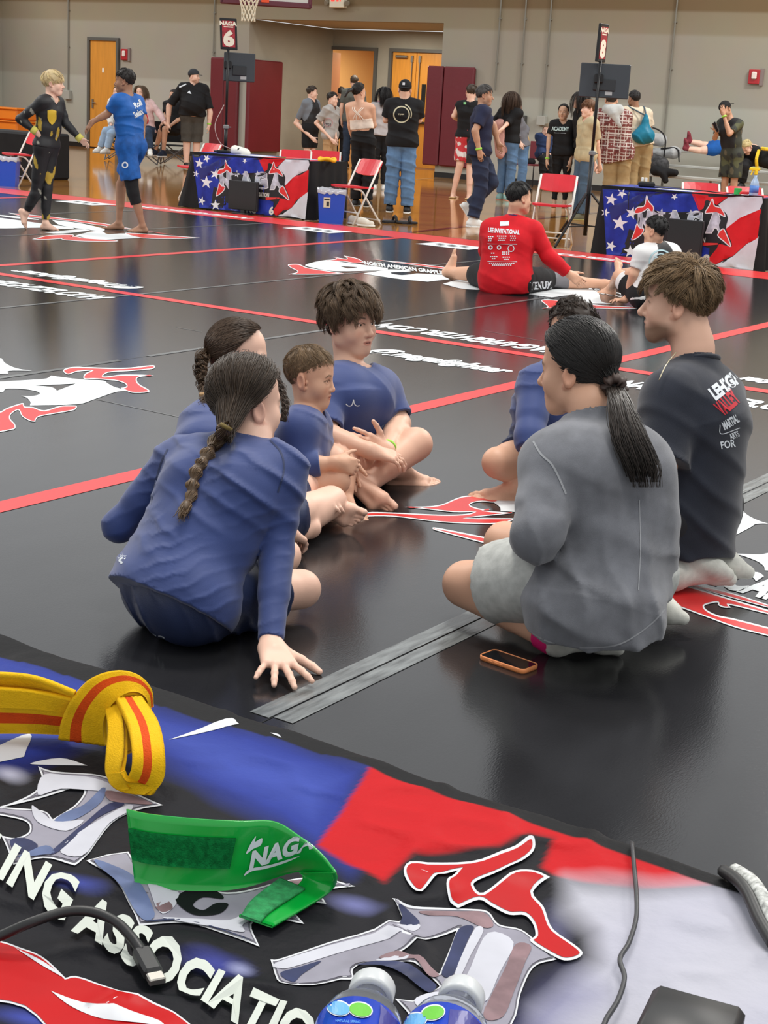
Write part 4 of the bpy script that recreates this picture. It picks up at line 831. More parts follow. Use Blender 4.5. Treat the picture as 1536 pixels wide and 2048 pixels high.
# ------------------------------------------------------------------ the group sitting in the foreground
NAVY = mat('navy_knit', (44, 62, 116), .62, noise=.10, nscale=9, bump=.25, bscale=900, sheen=.25, spec=.35)
NAVYD = mat('navy_shorts_cloth', (33, 44, 76), .5, noise=.12, nscale=14, bump=.3, bscale=500, spec=.4)
NAVYS = mat('navy_seam_thread', (34, 46, 82), .7)
WHITEP = mat('white_print', (214, 220, 226), .6)
def seam(bvh, pts, w, m, parent, name='seam'):
    P = spline([(x, y) for x, y in pts], 6); T = np.gradient(P, axis=0); n = np.stack([-T[:, 1], T[:, 0]], 1); n /= np.linalg.norm(n, axis=1)[:, None]
    V = np.vstack([P + n * w / 2, P - n * w / 2]); k = len(P); return print_on(bvh, V, [(i, i + 1, k + i + 1, k + i) for i in range(k - 1)], name, m, parent, .0015)
def box_about(pts, r): P = np.array(pts); return (P.min(0) - r, P.max(0) + r)
def hpt(fr, px, py, D): return fr.loc(J(px, py, D))
back_keep = lambda hy, fz, nape, side=.0: (lambda x, y, z: np.maximum(np.maximum((y - hy) * .75 - (z - fz) * .66, np.minimum(np.minimum(-(z - side), y + .045 - (z + .05) * .3), .02) * 1.0), -(z - nape)))
# --- girl in front, back to us, leaning on her right hand
def girl_front():
    f = unit(RH * .85 + AW * .52); r = np.cross(f, ZU); pel = K(345, 1183, .14)
    m = Man(s=.9, g=.96, tw=1.02, pel=pel, wai=J(398, 1082, 3.70), che=J(447, 985, 3.72), neck=J(503, 880, 3.78), shL=J(352, 925, 3.86), shR=J(566, 947, 3.70), elL=J(238, 1052, 3.88), wrL=J(345, 1015, 4.05),
            elR=J(553, 1105, 3.66), wrR=K(541, 1290, .08), hiL=pel - r * .088 + f * .02, hiR=pel + r * .088 + f * .02, knL=K(566, 1112, .10), knR=K(603, 1178, .105), anL=K(500, 1165, .075), anR=K(455, 1190, .075), armg=.95, legg=.98, nr=.046)
    hd = unit(TW * .93 + RH * .30 - ZU * .0); head = J(493, 806, 3.80)
    hands = {'armR': hand_prims(m.wrR + hd * .005, unit(hd + ZU * -.16), unit(ZU + hd * .16), 'R', 1.02, curl=(.13, .13, .13, .14), spread=.33, thumb=(.45, .9, -.3)), 'armL': hand_prims(m.wrL, RH, AW, 'L', .88)}
    feet = {'legL': foot_prims(m.anL, unit(-RH * .6 + TW * .3), unit(AW), 'L', .85, False), 'legR': foot_prims(m.anR, unit(-RH + AW * .3), unit(TW), 'R', .85, False)}
    t = person(m, 'girl in long-sleeved navy top leaning on one hand, bubble braid down her back', 'fair', head, unit(RH * .77 + AW * .64 - ZU * .08), ZU, .93, dict(cheek=1.12, jaw=.95), hands, feet, h=.0058, hh=.0034, fine=[(box_about([m.wrR, m.wrR + hd * .16], .06), .0028)])
    pn = -RT * .58 - UP * .82
    W1 = folds(pn, 95, .0068, 1.0, 2, 2.6); W2 = folds(unit(RT * .3 - UP), 180, .003, 1.3, 11)
    def disp(P):
        back = np.clip(((P - m.pel) @ ZU) / .06, 0, 1); return W1(P) * back + W2(P) * .8
    sp = shirt_prims(m, .0095, (1.95, 1.95), .009, hem=-.12, hemR=.4, extra=[cap(m.hiL - f * .01, m.hiR - f * .01, .116, .116, .05), cap(m.pel - f * .02, m.wai, .13, .115, .05)])
    sh = cloth('rash_guard', sp, .0055, NAVY, t, disp); B = bvh_of(sh); collar(m, NAVYS, sh, .0045, .059)
    for q in ([(335, 898), (322, 925), (312, 960), (300, 1010)], [(540, 880), (562, 905), (568, 940), (556, 985)]): seam(B, q, 3.5, NAVYS, sh)
    V, Fc = text_at('kiet.', (219, 1098), (243, 1128), 22, .1, .03); print_on(B, V, Fc, 'lettering', WHITEP, sh)
    d2 = folds(unit(RT * .8 + UP * .35), 150, .006, 1.2, 5)
    st = cloth('shorts', pants_prims(m, .013, (.68, .70), .024, top=.03), .0062, NAVYD, t, lambda P: d2(P)); B2 = bvh_of(st)
    V, Fc = text_at('una', (274, 1268), (330, 1284), 15, 0, .0); print_on(B2, V, Fc, 'lettering', WHITEP, st)
    V, Fc = text_at('TO', (226, 1216), (246, 1238), 12, 0, .0); print_on(B2, V, Fc, 'lettering', WHITEP, st)
    fr = m.fr; tie = hpt(fr, 449, 866, 3.66); keep = back_keep(.052, .095, -.085, -.012)
    hair_part(fr, t, .010, keep, [sleek(fr, 2600, keep, tie, t=.0125, jit=.004, r=.0013), sleek(fr, 500, keep, tie + A3(.02, -.005, -.01), t=.016, jit=.008, r=.0009)], (.052, .034, .022), h=.004)
    # bubble braid: each bulge is tied off by a small band
    pts = [(447, 862, 14), (433, 884, 16), (415, 909, 14), (403, 928, 12.5), (392, 945, 12.5), (385, 971, 12.5), (383, 992, 11), (371, 1014, 12)]
    P3 = []
    for (x, y, rp) in pts:
        hit = B.ray_cast(Vector(CAM), Vector(unit(ray(x, y))))[0]; base = np.array(hit) if hit is not None else J(x, y, 3.66)
        P3.append((base - unit(ray(x, y)) * rp / 830 * .8, rp / 830))
    prims = []
    for i, (p, r_) in enumerate(P3):
        q = P3[i + 1][0] if i + 1 < len(P3) else p + (p - P3[i - 1][0]) * .7
        prims += [cap(lerp(p, q, -.14), lerp(p, q, .14), r_ * .95, r_ * .92, .004)]
        if i: prims.append(cap(P3[i - 1][0], p, .008, .008, .004))
    Pa, Ra = [], []
    for i in range(len(P3) - 1):
        p, q = P3[i][0], P3[i + 1][0]; ax = unit(q - p); u = unit(np.cross(ax, ZU)); w = np.cross(ax, u)
        for k in range(70):
            a = rng.uniform(0, 6.28); rr = P3[i][1] * rng.uniform(.82, 1.06); Pa.append([p + (q - p) * tt + (u * math.cos(a + .5 * tt) + w * math.sin(a + .5 * tt)) * (rr * 1.12 * max(.42, math.cos(math.pi * tt * .92)) ** .75) for tt in np.linspace(-.5, .5, 7)]); Ra.append([.0011] * 7)
    p, q = P3[-1][0], P3[-1][0] + (P3[-1][0] - P3[-2][0]) * .8
    for k in range(90): e = rng.normal(size=3) * .006; Pa.append([p + e + (q - p) * tt + rng.normal(size=3) * .003 * tt for tt in np.linspace(-.3, 1, 7)]); Ra.append([.0011, .0011, .001, .0009, .0008, .0006, .0003])
    v, n, qd = skin_mesh(prims, .0035); cv = np.tile(A3(.10, .062, .034), (len(v), 1)); bc = np.array([.16, .10, .055]) * (1 + .45 * rng.uniform(-1, 1, (len(Pa), 1)))
    V2, Q2, C2 = tubes(np.array(Pa), np.array(Ra), '', None, None, bc)
    br = rawmesh('braid', np.vstack([v, V2]), np.vstack([qd, Q2 + len(v)]), MATS['hair_fibre'], t, True, np.vstack([cv, C2]))
    for i in range(len(P3)):
        if i == 0: p = lerp(P3[0][0], P3[1][0], -.35); band(p, -RT * .5 - UP * .86, .0135, .010, mat('olive_hair_band', (112, 94, 44), .7), br, 'hair_band', .003)
        else: band(lerp(P3[i - 1][0], P3[i][0], .55), P3[i][0] - P3[i - 1][0], .0075, .004, mat('brown_elastic', (70, 48, 30), .6), br, 'hair_band', .002)
girl_front()
# --- girl behind her, in profile, two braids
def girl_back():
    f = unit(RH * .92 + TW * .1); r = np.cross(f, ZU); pel = K(450, 1062, .13)
    m = Man(s=.9, g=.93, pel=pel, wai=J(436, 985, 4.33), che=J(430, 900, 4.4), neck=J(450, 806, 4.5), shR=J(404, 852, 4.4), shL=J(462, 840, 4.66), elR=J(470, 985, 4.22), wrR=K(572, 1062, .12), elL=J(540, 960, 4.6), wrL=J(600, 1000, 4.62),
            hiR=pel + r * .085, hiL=pel - r * .085, knR=K(662, 1003, .115), knL=K(650, 950, .14), anR=K(600, 1062, .08), anL=K(672, 1012, .075), nr=.045)
    head = J(477, 717, 4.55); hd = unit(K(628, 1088, .05) - m.wrR)
    hands = {'armR': hand_prims(m.wrR, hd, unit(ZU * .9 + TW * .4), 'R', .86, curl=(.55, .6, .6, .65), spread=.03, thumb=(.8, .5, -.3)), 'armL': hand_prims(m.wrL, RH, ZU, 'L', .85)}
    fd = unit(RH * .45 - ZU * .1 + TW * .6)
    feet = {'legR': foot_prims(m.anR, unit(-RH + AW * .2), TW, 'R', .85, False), 'legL': foot_prims(K(655, 1010, .085), unit(RH * .9 + TW * .35 - ZU * .12), unit(AW * .8 - RH * .3), 'L', .85, True)}
    t = person(m, 'girl in navy with two long braids, half hidden behind the girl with the bubble braid', 'fair', head, unit(RH * .97 + TW * .12 - ZU * .04), ZU, .93, dict(cheek=1.05, eye=1.12, brow=(.06, .035, .02)), hands, feet, h=.0062, hh=.0026, eyes=(70, 52, 38), fine=[(box_about([m.wrR, m.wrR + hd * .15], .055), .0032), (box_about([K(690, 1028, .05)], .075), .0032)])
    sh = cloth('rash_guard', shirt_prims(m, .010, (1.6, 1.6), .012), .0065, NAVY, t, folds(UP, 110, .005, 1.2, 3)); collar(m, NAVYS, sh, .0045, .058)
    cloth('shorts', pants_prims(m, .016, (.6, .6), .02), .007, NAVYD, t, folds(RT, 120, .004))
    band(lerp(m.wrR, m.elR, .12), hd, .028, .012, mat('green_paper_band', (120, 170, 60), .6), t)
    fr = m.fr; keep = back_keep(.050, .09, -.075, -.005); tie = hpt(fr, 420, 712, 4.55); base = (.06, .036, .022)
    part = lambda P: P
    hair_part(fr, t, .007, keep, [sleek(fr, 2400, keep, tie, t=.009, jit=.003, r=.0013)], base, h=.004)
    def braid(name, c, r0, col, parent):
        P = spline(c, 8); Kn = len(P); T = np.gradient(P, axis=0); T /= np.linalg.norm(T, axis=1)[:, None]; u = unit(np.cross(T[0], RT)); Pa, Ra = [], []
        uu = np.cross(T, FW); uu /= np.linalg.norm(uu, axis=1)[:, None]; ww = np.cross(T, uu); tt = np.linspace(0, 1, Kn); L = np.linalg.norm(np.diff(P, axis=0), axis=1).sum()
        for s_ in range(3):
            for k in range(46):
                ph = 2 * np.pi * s_ / 3 + tt * L / .055 * 2 * np.pi; o1 = rng.normal() * .3 * r0; o2 = rng.normal() * .3 * r0; rr = r0 * (1 - .5 * tt)
                Pa.append(P + uu * (np.sin(ph) * rr * .8 + o1)[:, None] + ww * (np.sin(2 * ph) * rr * .45 + o2)[:, None]); Ra.append(.0012 * (1 - .4 * tt))
        cv = np.array(col) * (1 + .4 * rng.uniform(-1, 1, (len(Pa), 1))); v, q, c2 = tubes(np.array(Pa), np.array(Ra), '', None, None, cv); return rawmesh(name, v, q, MATS['hair_fibre'], parent, True, c2)
    b = braid('braid', [J(420, 706, 4.55), J(405, 716, 4.5), J(402, 745, 4.48), J(409, 775, 4.46), J(413, 800, 4.4), J(405, 820, 4.36)], .017, (.085, .05, .028), t)
    band(J(411, 790, 4.43), UP, .015, .012, mat('tan_hair_band', (176, 140, 96), .6), b, 'hair_band')
    braid('braid', [J(545, 740, 4.5), J(556, 765, 4.47), J(566, 790, 4.45), J(571, 815, 4.43), J(566, 842, 4.42)], .010, (.05, .03, .02), t)
girl_back()
# --- small boy in profile
def boy_small():
    f = unit(RH * .95 + TW * .15); r = np.cross(f, ZU); pel = J(588, 968, 4.86)
    m = Man(s=.74, g=.98, pel=pel, wai=J(594, 925, 4.87), che=J(602, 880, 4.87), neck=J(612, 828, 4.86), shR=J(598, 858, 4.76), shL=J(624, 848, 4.98), elR=J(606, 932, 4.74), wrR=J(672, 925, 4.74), elL=J(640, 925, 4.98), wrL=J(690, 915, 4.92),
            hiR=pel + r * .07, hiL=pel - r * .07, knR=J(674, 962, 4.78), knL=J(688, 938, 4.92), anR=J(630, 1010, 4.80), anL=J(690, 1004, 4.88), nr=.041, legg=.98)
    head = J(620, 754, 4.85)
    hands = {'armR': hand_prims(m.wrR, unit(RH + AW * .5 - ZU * .3), unit(TW + ZU * .4), 'R', .72, curl=(.8, .8, .8, .8), spread=.02), 'armL': hand_prims(m.wrL, unit(RH * .3 - ZU), AW, 'L', .72)}
    feet = {'legR': foot_prims(m.anR, unit(RH + TW * .2), unit(ZU), 'R', .7, False), 'legL': foot_prims(m.anL, unit(RH * .7 + TW * .5), ZU, 'L', .7, True)}
    t = person(m, 'small boy in navy with short light brown hair, in profile hugging his knees', 'warm', head, unit(RH * .975 + TW * .2 - ZU * .06), unit(ZU + RH * .03), .80, dict(cheek=1.12, cran=1.05, nose=.68, jaw=.9, eye=1.22, brow=(.09, .055, .03), ears=1.12), hands, feet, h=.0055, hh=.0022, eyes=(64, 44, 30), look=unit(RH + TW * .15 - ZU * .05), hbox=.19)
    sh = cloth('rash_guard', shirt_prims(m, .010, (1.52, 1.52), .012, extra=()), .0055, NAVY, t, folds(unit(UP + RT * .3), 130, .005, 1.2, 4)); collar(m, NAVYS, sh, .004, .052)
    cloth('shorts', pants_prims(m, .014, (.5, .5), .018), .0065, NAVYD, t, folds(RT, 120, .004))
    keep = lambda x, y, z: np.maximum(np.maximum((y - .062) * .6 - (z - .072) * .8, np.minimum(-(z + .0 - (y + .02) * .2), y + .035 - (z + .05) * .4)), -(z + .07))
    fr = m.fr; L = lambda P: np.where(P[:, 2] > .075, .024, .009)
    hair_part(fr, t, .0025, keep, [comb(fr, 5200, keep, lambda P: (P - A3(-.01, -.05, .15)) * A3(1, 1.3, 1), L, lambda P: np.where(P[:, 2] > .075, .25, .08), K=5, jit=.1, r=.0009, cran=1.05, clump=.22, grav=.05, t=.001, clear=.002, lock=16, lockr=.010, tip=.8)], (.185, .118, .062), rough=.55, h=.0042, cran=1.05)
boy_small()
# --- bigger boy, three-quarter face
def boy_big():
    f = unit(RH * .62 + TW * .75); r = np.cross(f, ZU); pel = K(690, 902, .13)
    m = Man(s=.95, g=1.02, tw=1.02, pel=pel, wai=J(697, 845, 5.27), che=J(702, 795, 5.22), neck=J(697, 737, 5.27), shR=J(650, 782, 5.14), shL=J(762, 780, 5.33), elR=J(652, 872, 5.02), wrR=J(742, 902, 4.96), elL=J(798, 848, 5.28), wrL=J(772, 902, 5.06),
            hiR=pel + r * .09, hiL=pel - r * .09, knR=J(660, 925, 4.92), knL=J(832, 888, 5.17), anR=K(800, 940, .08), anL=K(728, 972, .085), nr=.046, armg=1.02, legg=1.02)
    head = J(700, 642, 5.25); hl = unit(J(722, 880, 5.0) - m.wrL)
    fl = unit(RH * .80 - UP * .5 + TW * .15)
    hands = {'armL': hand_prims(m.wrL, hl, unit(TW * .8 + ZU * .3), 'L', .9, curl=(.35, .4, .45, .5), spread=.05, thumb=(.75, .75, .1)), 'armR': hand_prims(m.wrR, unit(RH + AW * .2 - ZU * .25), unit(ZU + TW * .3), 'R', .9, curl=(.5, .5, .5, .5))}
    feet = {'legL': foot_prims(K(722, 962, .10), fl, unit(AW + ZU * .2), 'L', .88, True, curl=.1), 'legR': foot_prims(m.anR, unit(RH * .95 + AW * .2), unit(ZU + TW * .2), 'R', .86, True)}
    t = person(m, 'boy in navy short sleeves with thick brown fringe, cross-legged with arms folded on his lap', 'light', head, unit(RH * .76 + TW * .63 + ZU * .01), ZU, .95, dict(cheek=1.22, jaw=1.08, nose=.84, eye=1.15, brow=(.05, .032, .02)), hands, feet, h=.0058, hh=.0023, eyes=(52, 38, 28), look=unit(RH * .9 + TW * .42 - ZU * .03), fine=[(box_about([m.wrL, m.wrL + hl * .13], .05), .003), (box_about([K(750, 980, .08)], .085), .0032)])
    d1 = folds(unit(UP + RT * .25), 105, .006, 1.2, 8)
    sh = cloth('shirt', shirt_prims(m, .013, (.86, .86), .022, hem=-.3, loose=1, nf=.03, neck_r=.066), .0058, NAVY, t, d1); collar(m, NAVYS, sh, .006, .062, tilt=.25, up=-.012); B = bvh_of(sh)
    for q in ([(692, 808), (697, 812), (703, 811), (706, 804), (707, 800)], [(707, 799), (709, 808), (714, 812), (719, 811)]): seam(B, q, 1.8, WHITEP, sh, 'emblem')
    cloth('shorts', pants_prims(m, .016, (.62, .62), .02), .0065, NAVYD, t, folds(RT, 120, .004))
    band(lerp(m.wrL, m.elL, .1), m.elL - m.wrL, .028, .012, mat('lime_paper_band', (150, 215, 70), .6), t)
    keep = lambda x, y, z: np.maximum(np.maximum((y - .072) * .55 - (z - .055) * .83, np.minimum(-(z - .012), y + .03 - (z + .05) * .4)), -(z + .07))
    fr = m.fr
    whorl = lambda P: (P - A3(-.01, -.045, .15)) * A3(1, 1.25, .8)
    top = lambda x, y, z: np.maximum(keep(x, y, z), .025 - z)
    hair_part(fr, t, .012, keep, [comb(fr, 5600, top, whorl, .066, .42, K=7, jit=.3, r=.0012, clump=.6, grav=.10, clear=.014, t=.007, lock=30, lockr=.013, tip=.35, hug=.42),
        comb(fr, 3600, keep, lambda P: np.stack([P[:, 0] * 6, -.1 + P[:, 1] * 5, -1.2 + 0 * P[:, 0]], 1), .028, .12, K=6, jit=.12, r=.0012, clump=.25, grav=.12, clear=.012, t=.006, lock=36, lockr=.015, tip=.6)], (.105, .066, .038), rough=.5, h=.004)
boy_big()
# --- boy hidden behind the woman
def boy_hidden():
    f = unit(TW * .85 - RH * .5); r = np.cross(f, ZU); pel = K(1110, 925, .13)
    m = Man(s=.92, pel=pel, wai=J(1112, 880, 5.33), che=J(1115, 815, 5.25), neck=J(1135, 735, 5.22), shR=J(1072, 772, 5.12), shL=J(1190, 775, 5.3), elR=J(1060, 870, 5.02), wrR=J(1062, 925, 4.98), elL=J(1200, 880, 5.2), wrL=J(1150, 930, 5.1),
            hiR=pel + r * .085, hiL=pel - r * .085, knR=J(995, 925, 5.12), knL=J(1180, 930, 5.1), anR=K(1060, 965, .08), anL=K(1035, 972, .08), nr=.047)
    t = person(m, 'boy in navy almost hidden behind the woman in grey, only knee, sleeve and hair showing', 'warm', J(1142, 668, 5.2), f, ZU, .93, {}, {'armR': hand_prims(m.wrR, unit(-UP + TW * .3), TW, 'R', .88), 'armL': hand_prims(m.wrL, -RH, TW, 'L', .88)}, {'legL': foot_prims(m.anL, unit(-RH + TW * .1), unit(ZU + TW * .3), 'L', .88, True), 'legR': foot_prims(m.anR, RH, ZU, 'R', .86, False)}, h=.0065, hh=.004, fine=[(box_about([K(1005, 980, .05)], .08), .0035)])
    cloth('rash_guard', shirt_prims(m, .012, (1.5, 1.5), .014), .0065, NAVY, t, folds(UP, 110, .005)); cloth('shorts', pants_prims(m, .016, (.5, .5), .02), .007, NAVYD, t)
    keep = lambda x, y, z: np.maximum(np.maximum((y - .06) * .6 - (z - .06) * .8, np.minimum(-z, y + .03)), -(z + .06))
    hair_part(m.fr, t, .010, keep, [comb(m.fr, 2400, keep, lambda P: P * 8, .035, .9, K=5, jit=.5, r=.0015, clump=.8, lock=12)], (.035, .022, .015), rough=.5, h=.0045)
boy_hidden()
# --- woman kneeling in the washed grey sweatshirt
GREY = mat('washed_grey_fleece', (112, 114, 120), .9, noise=.2, nscale=16, bump=.35, bscale=700, sheen=.3, spec=.15)
GREYS = mat('grey_seam', (150, 152, 156), .9); HEATHER = mat('heather_grey_fleece', (186, 188, 184), .95, noise=.14, nscale=40, bump=.3, bscale=800, spec=.1)
SOCK = mat('white_sock_knit', (198, 198, 190), .95, noise=.08, nscale=60, bump=.3, bscale=600, spec=.1)
def woman():
    f = unit(-RH * .55 + AW * .83); r = np.cross(f, ZU); pel = J(1206, 1150, 3.70)
    m = Man(s=.98, g=.98, tw=.86, pel=pel, wai=J(1228, 1045, 3.66), che=J(1216, 945, 3.64), neck=J(1180, 815, 3.67), shL=J(1104, 930, 3.60), shR=J(1280, 935, 3.76), elL=J(1074, 1068, 3.50), wrL=J(1062, 1088, 3.76), elR=J(1305, 1080, 3.82), wrR=J(1200, 1110, 4.0),
            hiL=pel - r * .09, hiR=pel + r * .09, knL=K(932, 1168, .125), knR=K(1010, 1085, .12), anL=K(1112, 1278, .075), anR=K(1240, 1215, .085), nr=.047, legg=1.1)
    head = J(1155, 737, 3.70)
    feet = {'legL': foot_prims(m.anL, unit(RH * .92 + TW * .12 - ZU * .42), unit(-ZU * .8 + TW * .5), 'L', .93, False), 'legR': foot_prims(m.anR, unit(RH * .92 + TW * .15 - ZU * .42), -ZU, 'R', .93, False)}
    t = person(m, 'woman in washed grey sweatshirt kneeling, black ponytail in a brown scrunchie', 'warm', head, unit(-RH * .84 + AW * .5 - ZU * .12), unit(ZU - RH * .04), .94, dict(brow=(.03, .02, .015), cheek=1.05), {'armL': hand_prims(m.wrL, AW, ZU, 'L', .9), 'armR': hand_prims(m.wrR, unit(-RH + AW), ZU, 'R', .9)}, feet, h=.0062, hh=.003)
    fa, fb = folds(unit(UP + RT * .35), 62, .011, 1.5, 6, 1.8), folds(unit(RT + UP * .1), 70, .006, 1.4, 14)
    def disp(P): z = (P - m.pel) @ ZU; return fa(P) * np.clip(.45 - (z - .1) * 1.6, .1, 1) + fb(P) * np.clip(.9 - z * 2, .15, .8)
    up = unit(m.neck - m.pel)
    ex = [cap(J(1190, 1215, 3.63), m.wai, .177, .108, .05), cap(m.pel + r * .06, m.che + r * .03, .10, .09, .06)]
    sp = shirt_prims(m, .020, (1.9, 1.9), .022, hem=-1, hemR=.0, extra=ex, k=.06)
    sp.append(cut(J(1180, 1262, 3.62), unit(-ZU * .97 + RH * .06), .4))
    sh = cloth('sweatshirt', sp, .0058, GREY, t, disp); B = bvh_of(sh); collar(m, mat('grey_rib', (98, 100, 106), .9, bump=.4, bscale=900), sh, .0075, .061, tilt=.1)
    seam(B, [(1066, 882), (1082, 908), (1103, 928), (1118, 955), (1132, 988)], 4, GREYS, sh); seam(B, [(1279, 1000), (1281, 1100), (1277, 1180)], 2, GREYS, sh)
    seam(B, [(1040, 1222), (1060, 1262), (1110, 1288), (1170, 1296), (1240, 1288), (1300, 1250), (1336, 1212)], 3, GREYS, sh, 'hem')
    sp2 = pants_prims(m, .02, (.69, .69), .034, top=.02)
    cloth('shorts', sp2, .0062, HEATHER, t, folds(unit(RT + UP * .35), 85, .006, 1.3, 9))
    for q, an in (('L', m.anL), ('R', m.anR)):
        sm = [dict(p, ra=p['ra'] + .005, rb=p['rb'] + .005) for p in feet['leg' + q] if p['t'] == 'c'] + [cap(an, lerp(an, getattr(m, 'kn' + q), .1), .038, .039, .02)]
        cloth('sock', sm, .0065, SOCK, t)
        if q == 'L': cloth('pink_tape', [cap(lerp(an, m.knL, .02), lerp(an, m.knL, .2), .0445, .045, .01), cut(lerp(an, m.knL, .14), unit(m.knL - an), .1)], .0065, mat('magenta_tape', (214, 20, 110), .6), t)
    fr = m.fr; tie = hpt(fr, 1228, 770, 3.63); base = (.014, .012, .011)
    keep = lambda x, y, z: np.maximum(np.maximum((y - .06) * .8 - (z - .085) * .6, np.minimum(-(z + .012 + y * .25), y + .035 - (z + .05) * .3)), -(z + .075))
    hs_ = [sleek(fr, 3600, keep, tie, t=.0125, jit=.004, r=.0014)]
    hair_part(fr, t, .011, keep, hs_, base, h=.0042, var=.4)
    # ponytail
    tp = fr.p(*tie); Pa, Ra = [], []
    G = [np.array(tp), J(1240, 805, 3.55), J(1258, 870, 3.5), J(1282, 930, 3.49), J(1290, 975, 3.5)]
    for k in range(700):
        a, rr = rng.uniform(0, 6.28), math.sqrt(rng.uniform()); e = RT * math.cos(a) * rr + unit(np.cross(RT, UP)) * math.sin(a) * rr * .45; w = (.012, .026, .040, .044, .036); P = [g + e * w[i] for i, g in enumerate(G)]; L = rng.uniform(.62, 1.03)
        Sp = spline(P, 4); Kq = int(len(Sp) * L); Sp = np.array([Sp[min(int(i), len(Sp) - 1)] for i in np.linspace(0, Kq - 1, 12)]); Sp = Sp + RT * (.008 * np.sin(np.linspace(0, 6, 12) + k))[:, None] * rng.uniform(0, 1); Pa.append(Sp); Ra.append(.0017 * np.linspace(1, .35, 12))
    cv = np.array([.030, .023, .019]) * (1 + .5 * rng.uniform(-1, 1, (len(Pa), 1))); v, q, c = tubes(np.array(Pa), np.array(Ra), '', None, None, cv); pt = rawmesh('ponytail', v, q, MATS['hair_fibre'], t, True, c)
    V, Fc = [], []; ax = unit(G[1] - G[0]); u = unit(np.cross(ax, ZU)); w = np.cross(ax, u)
    nR, nr_ = 40, 10
    for i in range(nR):
        a = 2 * math.pi * i / nR; rad = .0185 + .003 * math.sin(a * 7) + .002 * math.sin(a * 13 + 1); dr = u * math.cos(a) + w * math.sin(a)
        for j in range(nr_): b = 2 * math.pi * j / nr_; rt_ = .0115 + .0025 * math.sin(a * 9 + b) + .002 * math.sin(a * 17); V.append(np.array(tp) + dr * (rad + rt_ * math.cos(b)) + ax * (rt_ * math.sin(b) * 1.35 + .004))
    for i in range(nR):
        for j in range(nr_): Fc.append((i * nr_ + j, ((i + 1) % nR) * nr_ + j, ((i + 1) % nR) * nr_ + (j + 1) % nr_, i * nr_ + (j + 1) % nr_))
    rawmesh('scrunchie', np.array(V), Fc, mat('brown_scrunchie', (62, 46, 40), .6, bump=.4, bscale=120), pt, True)
woman()
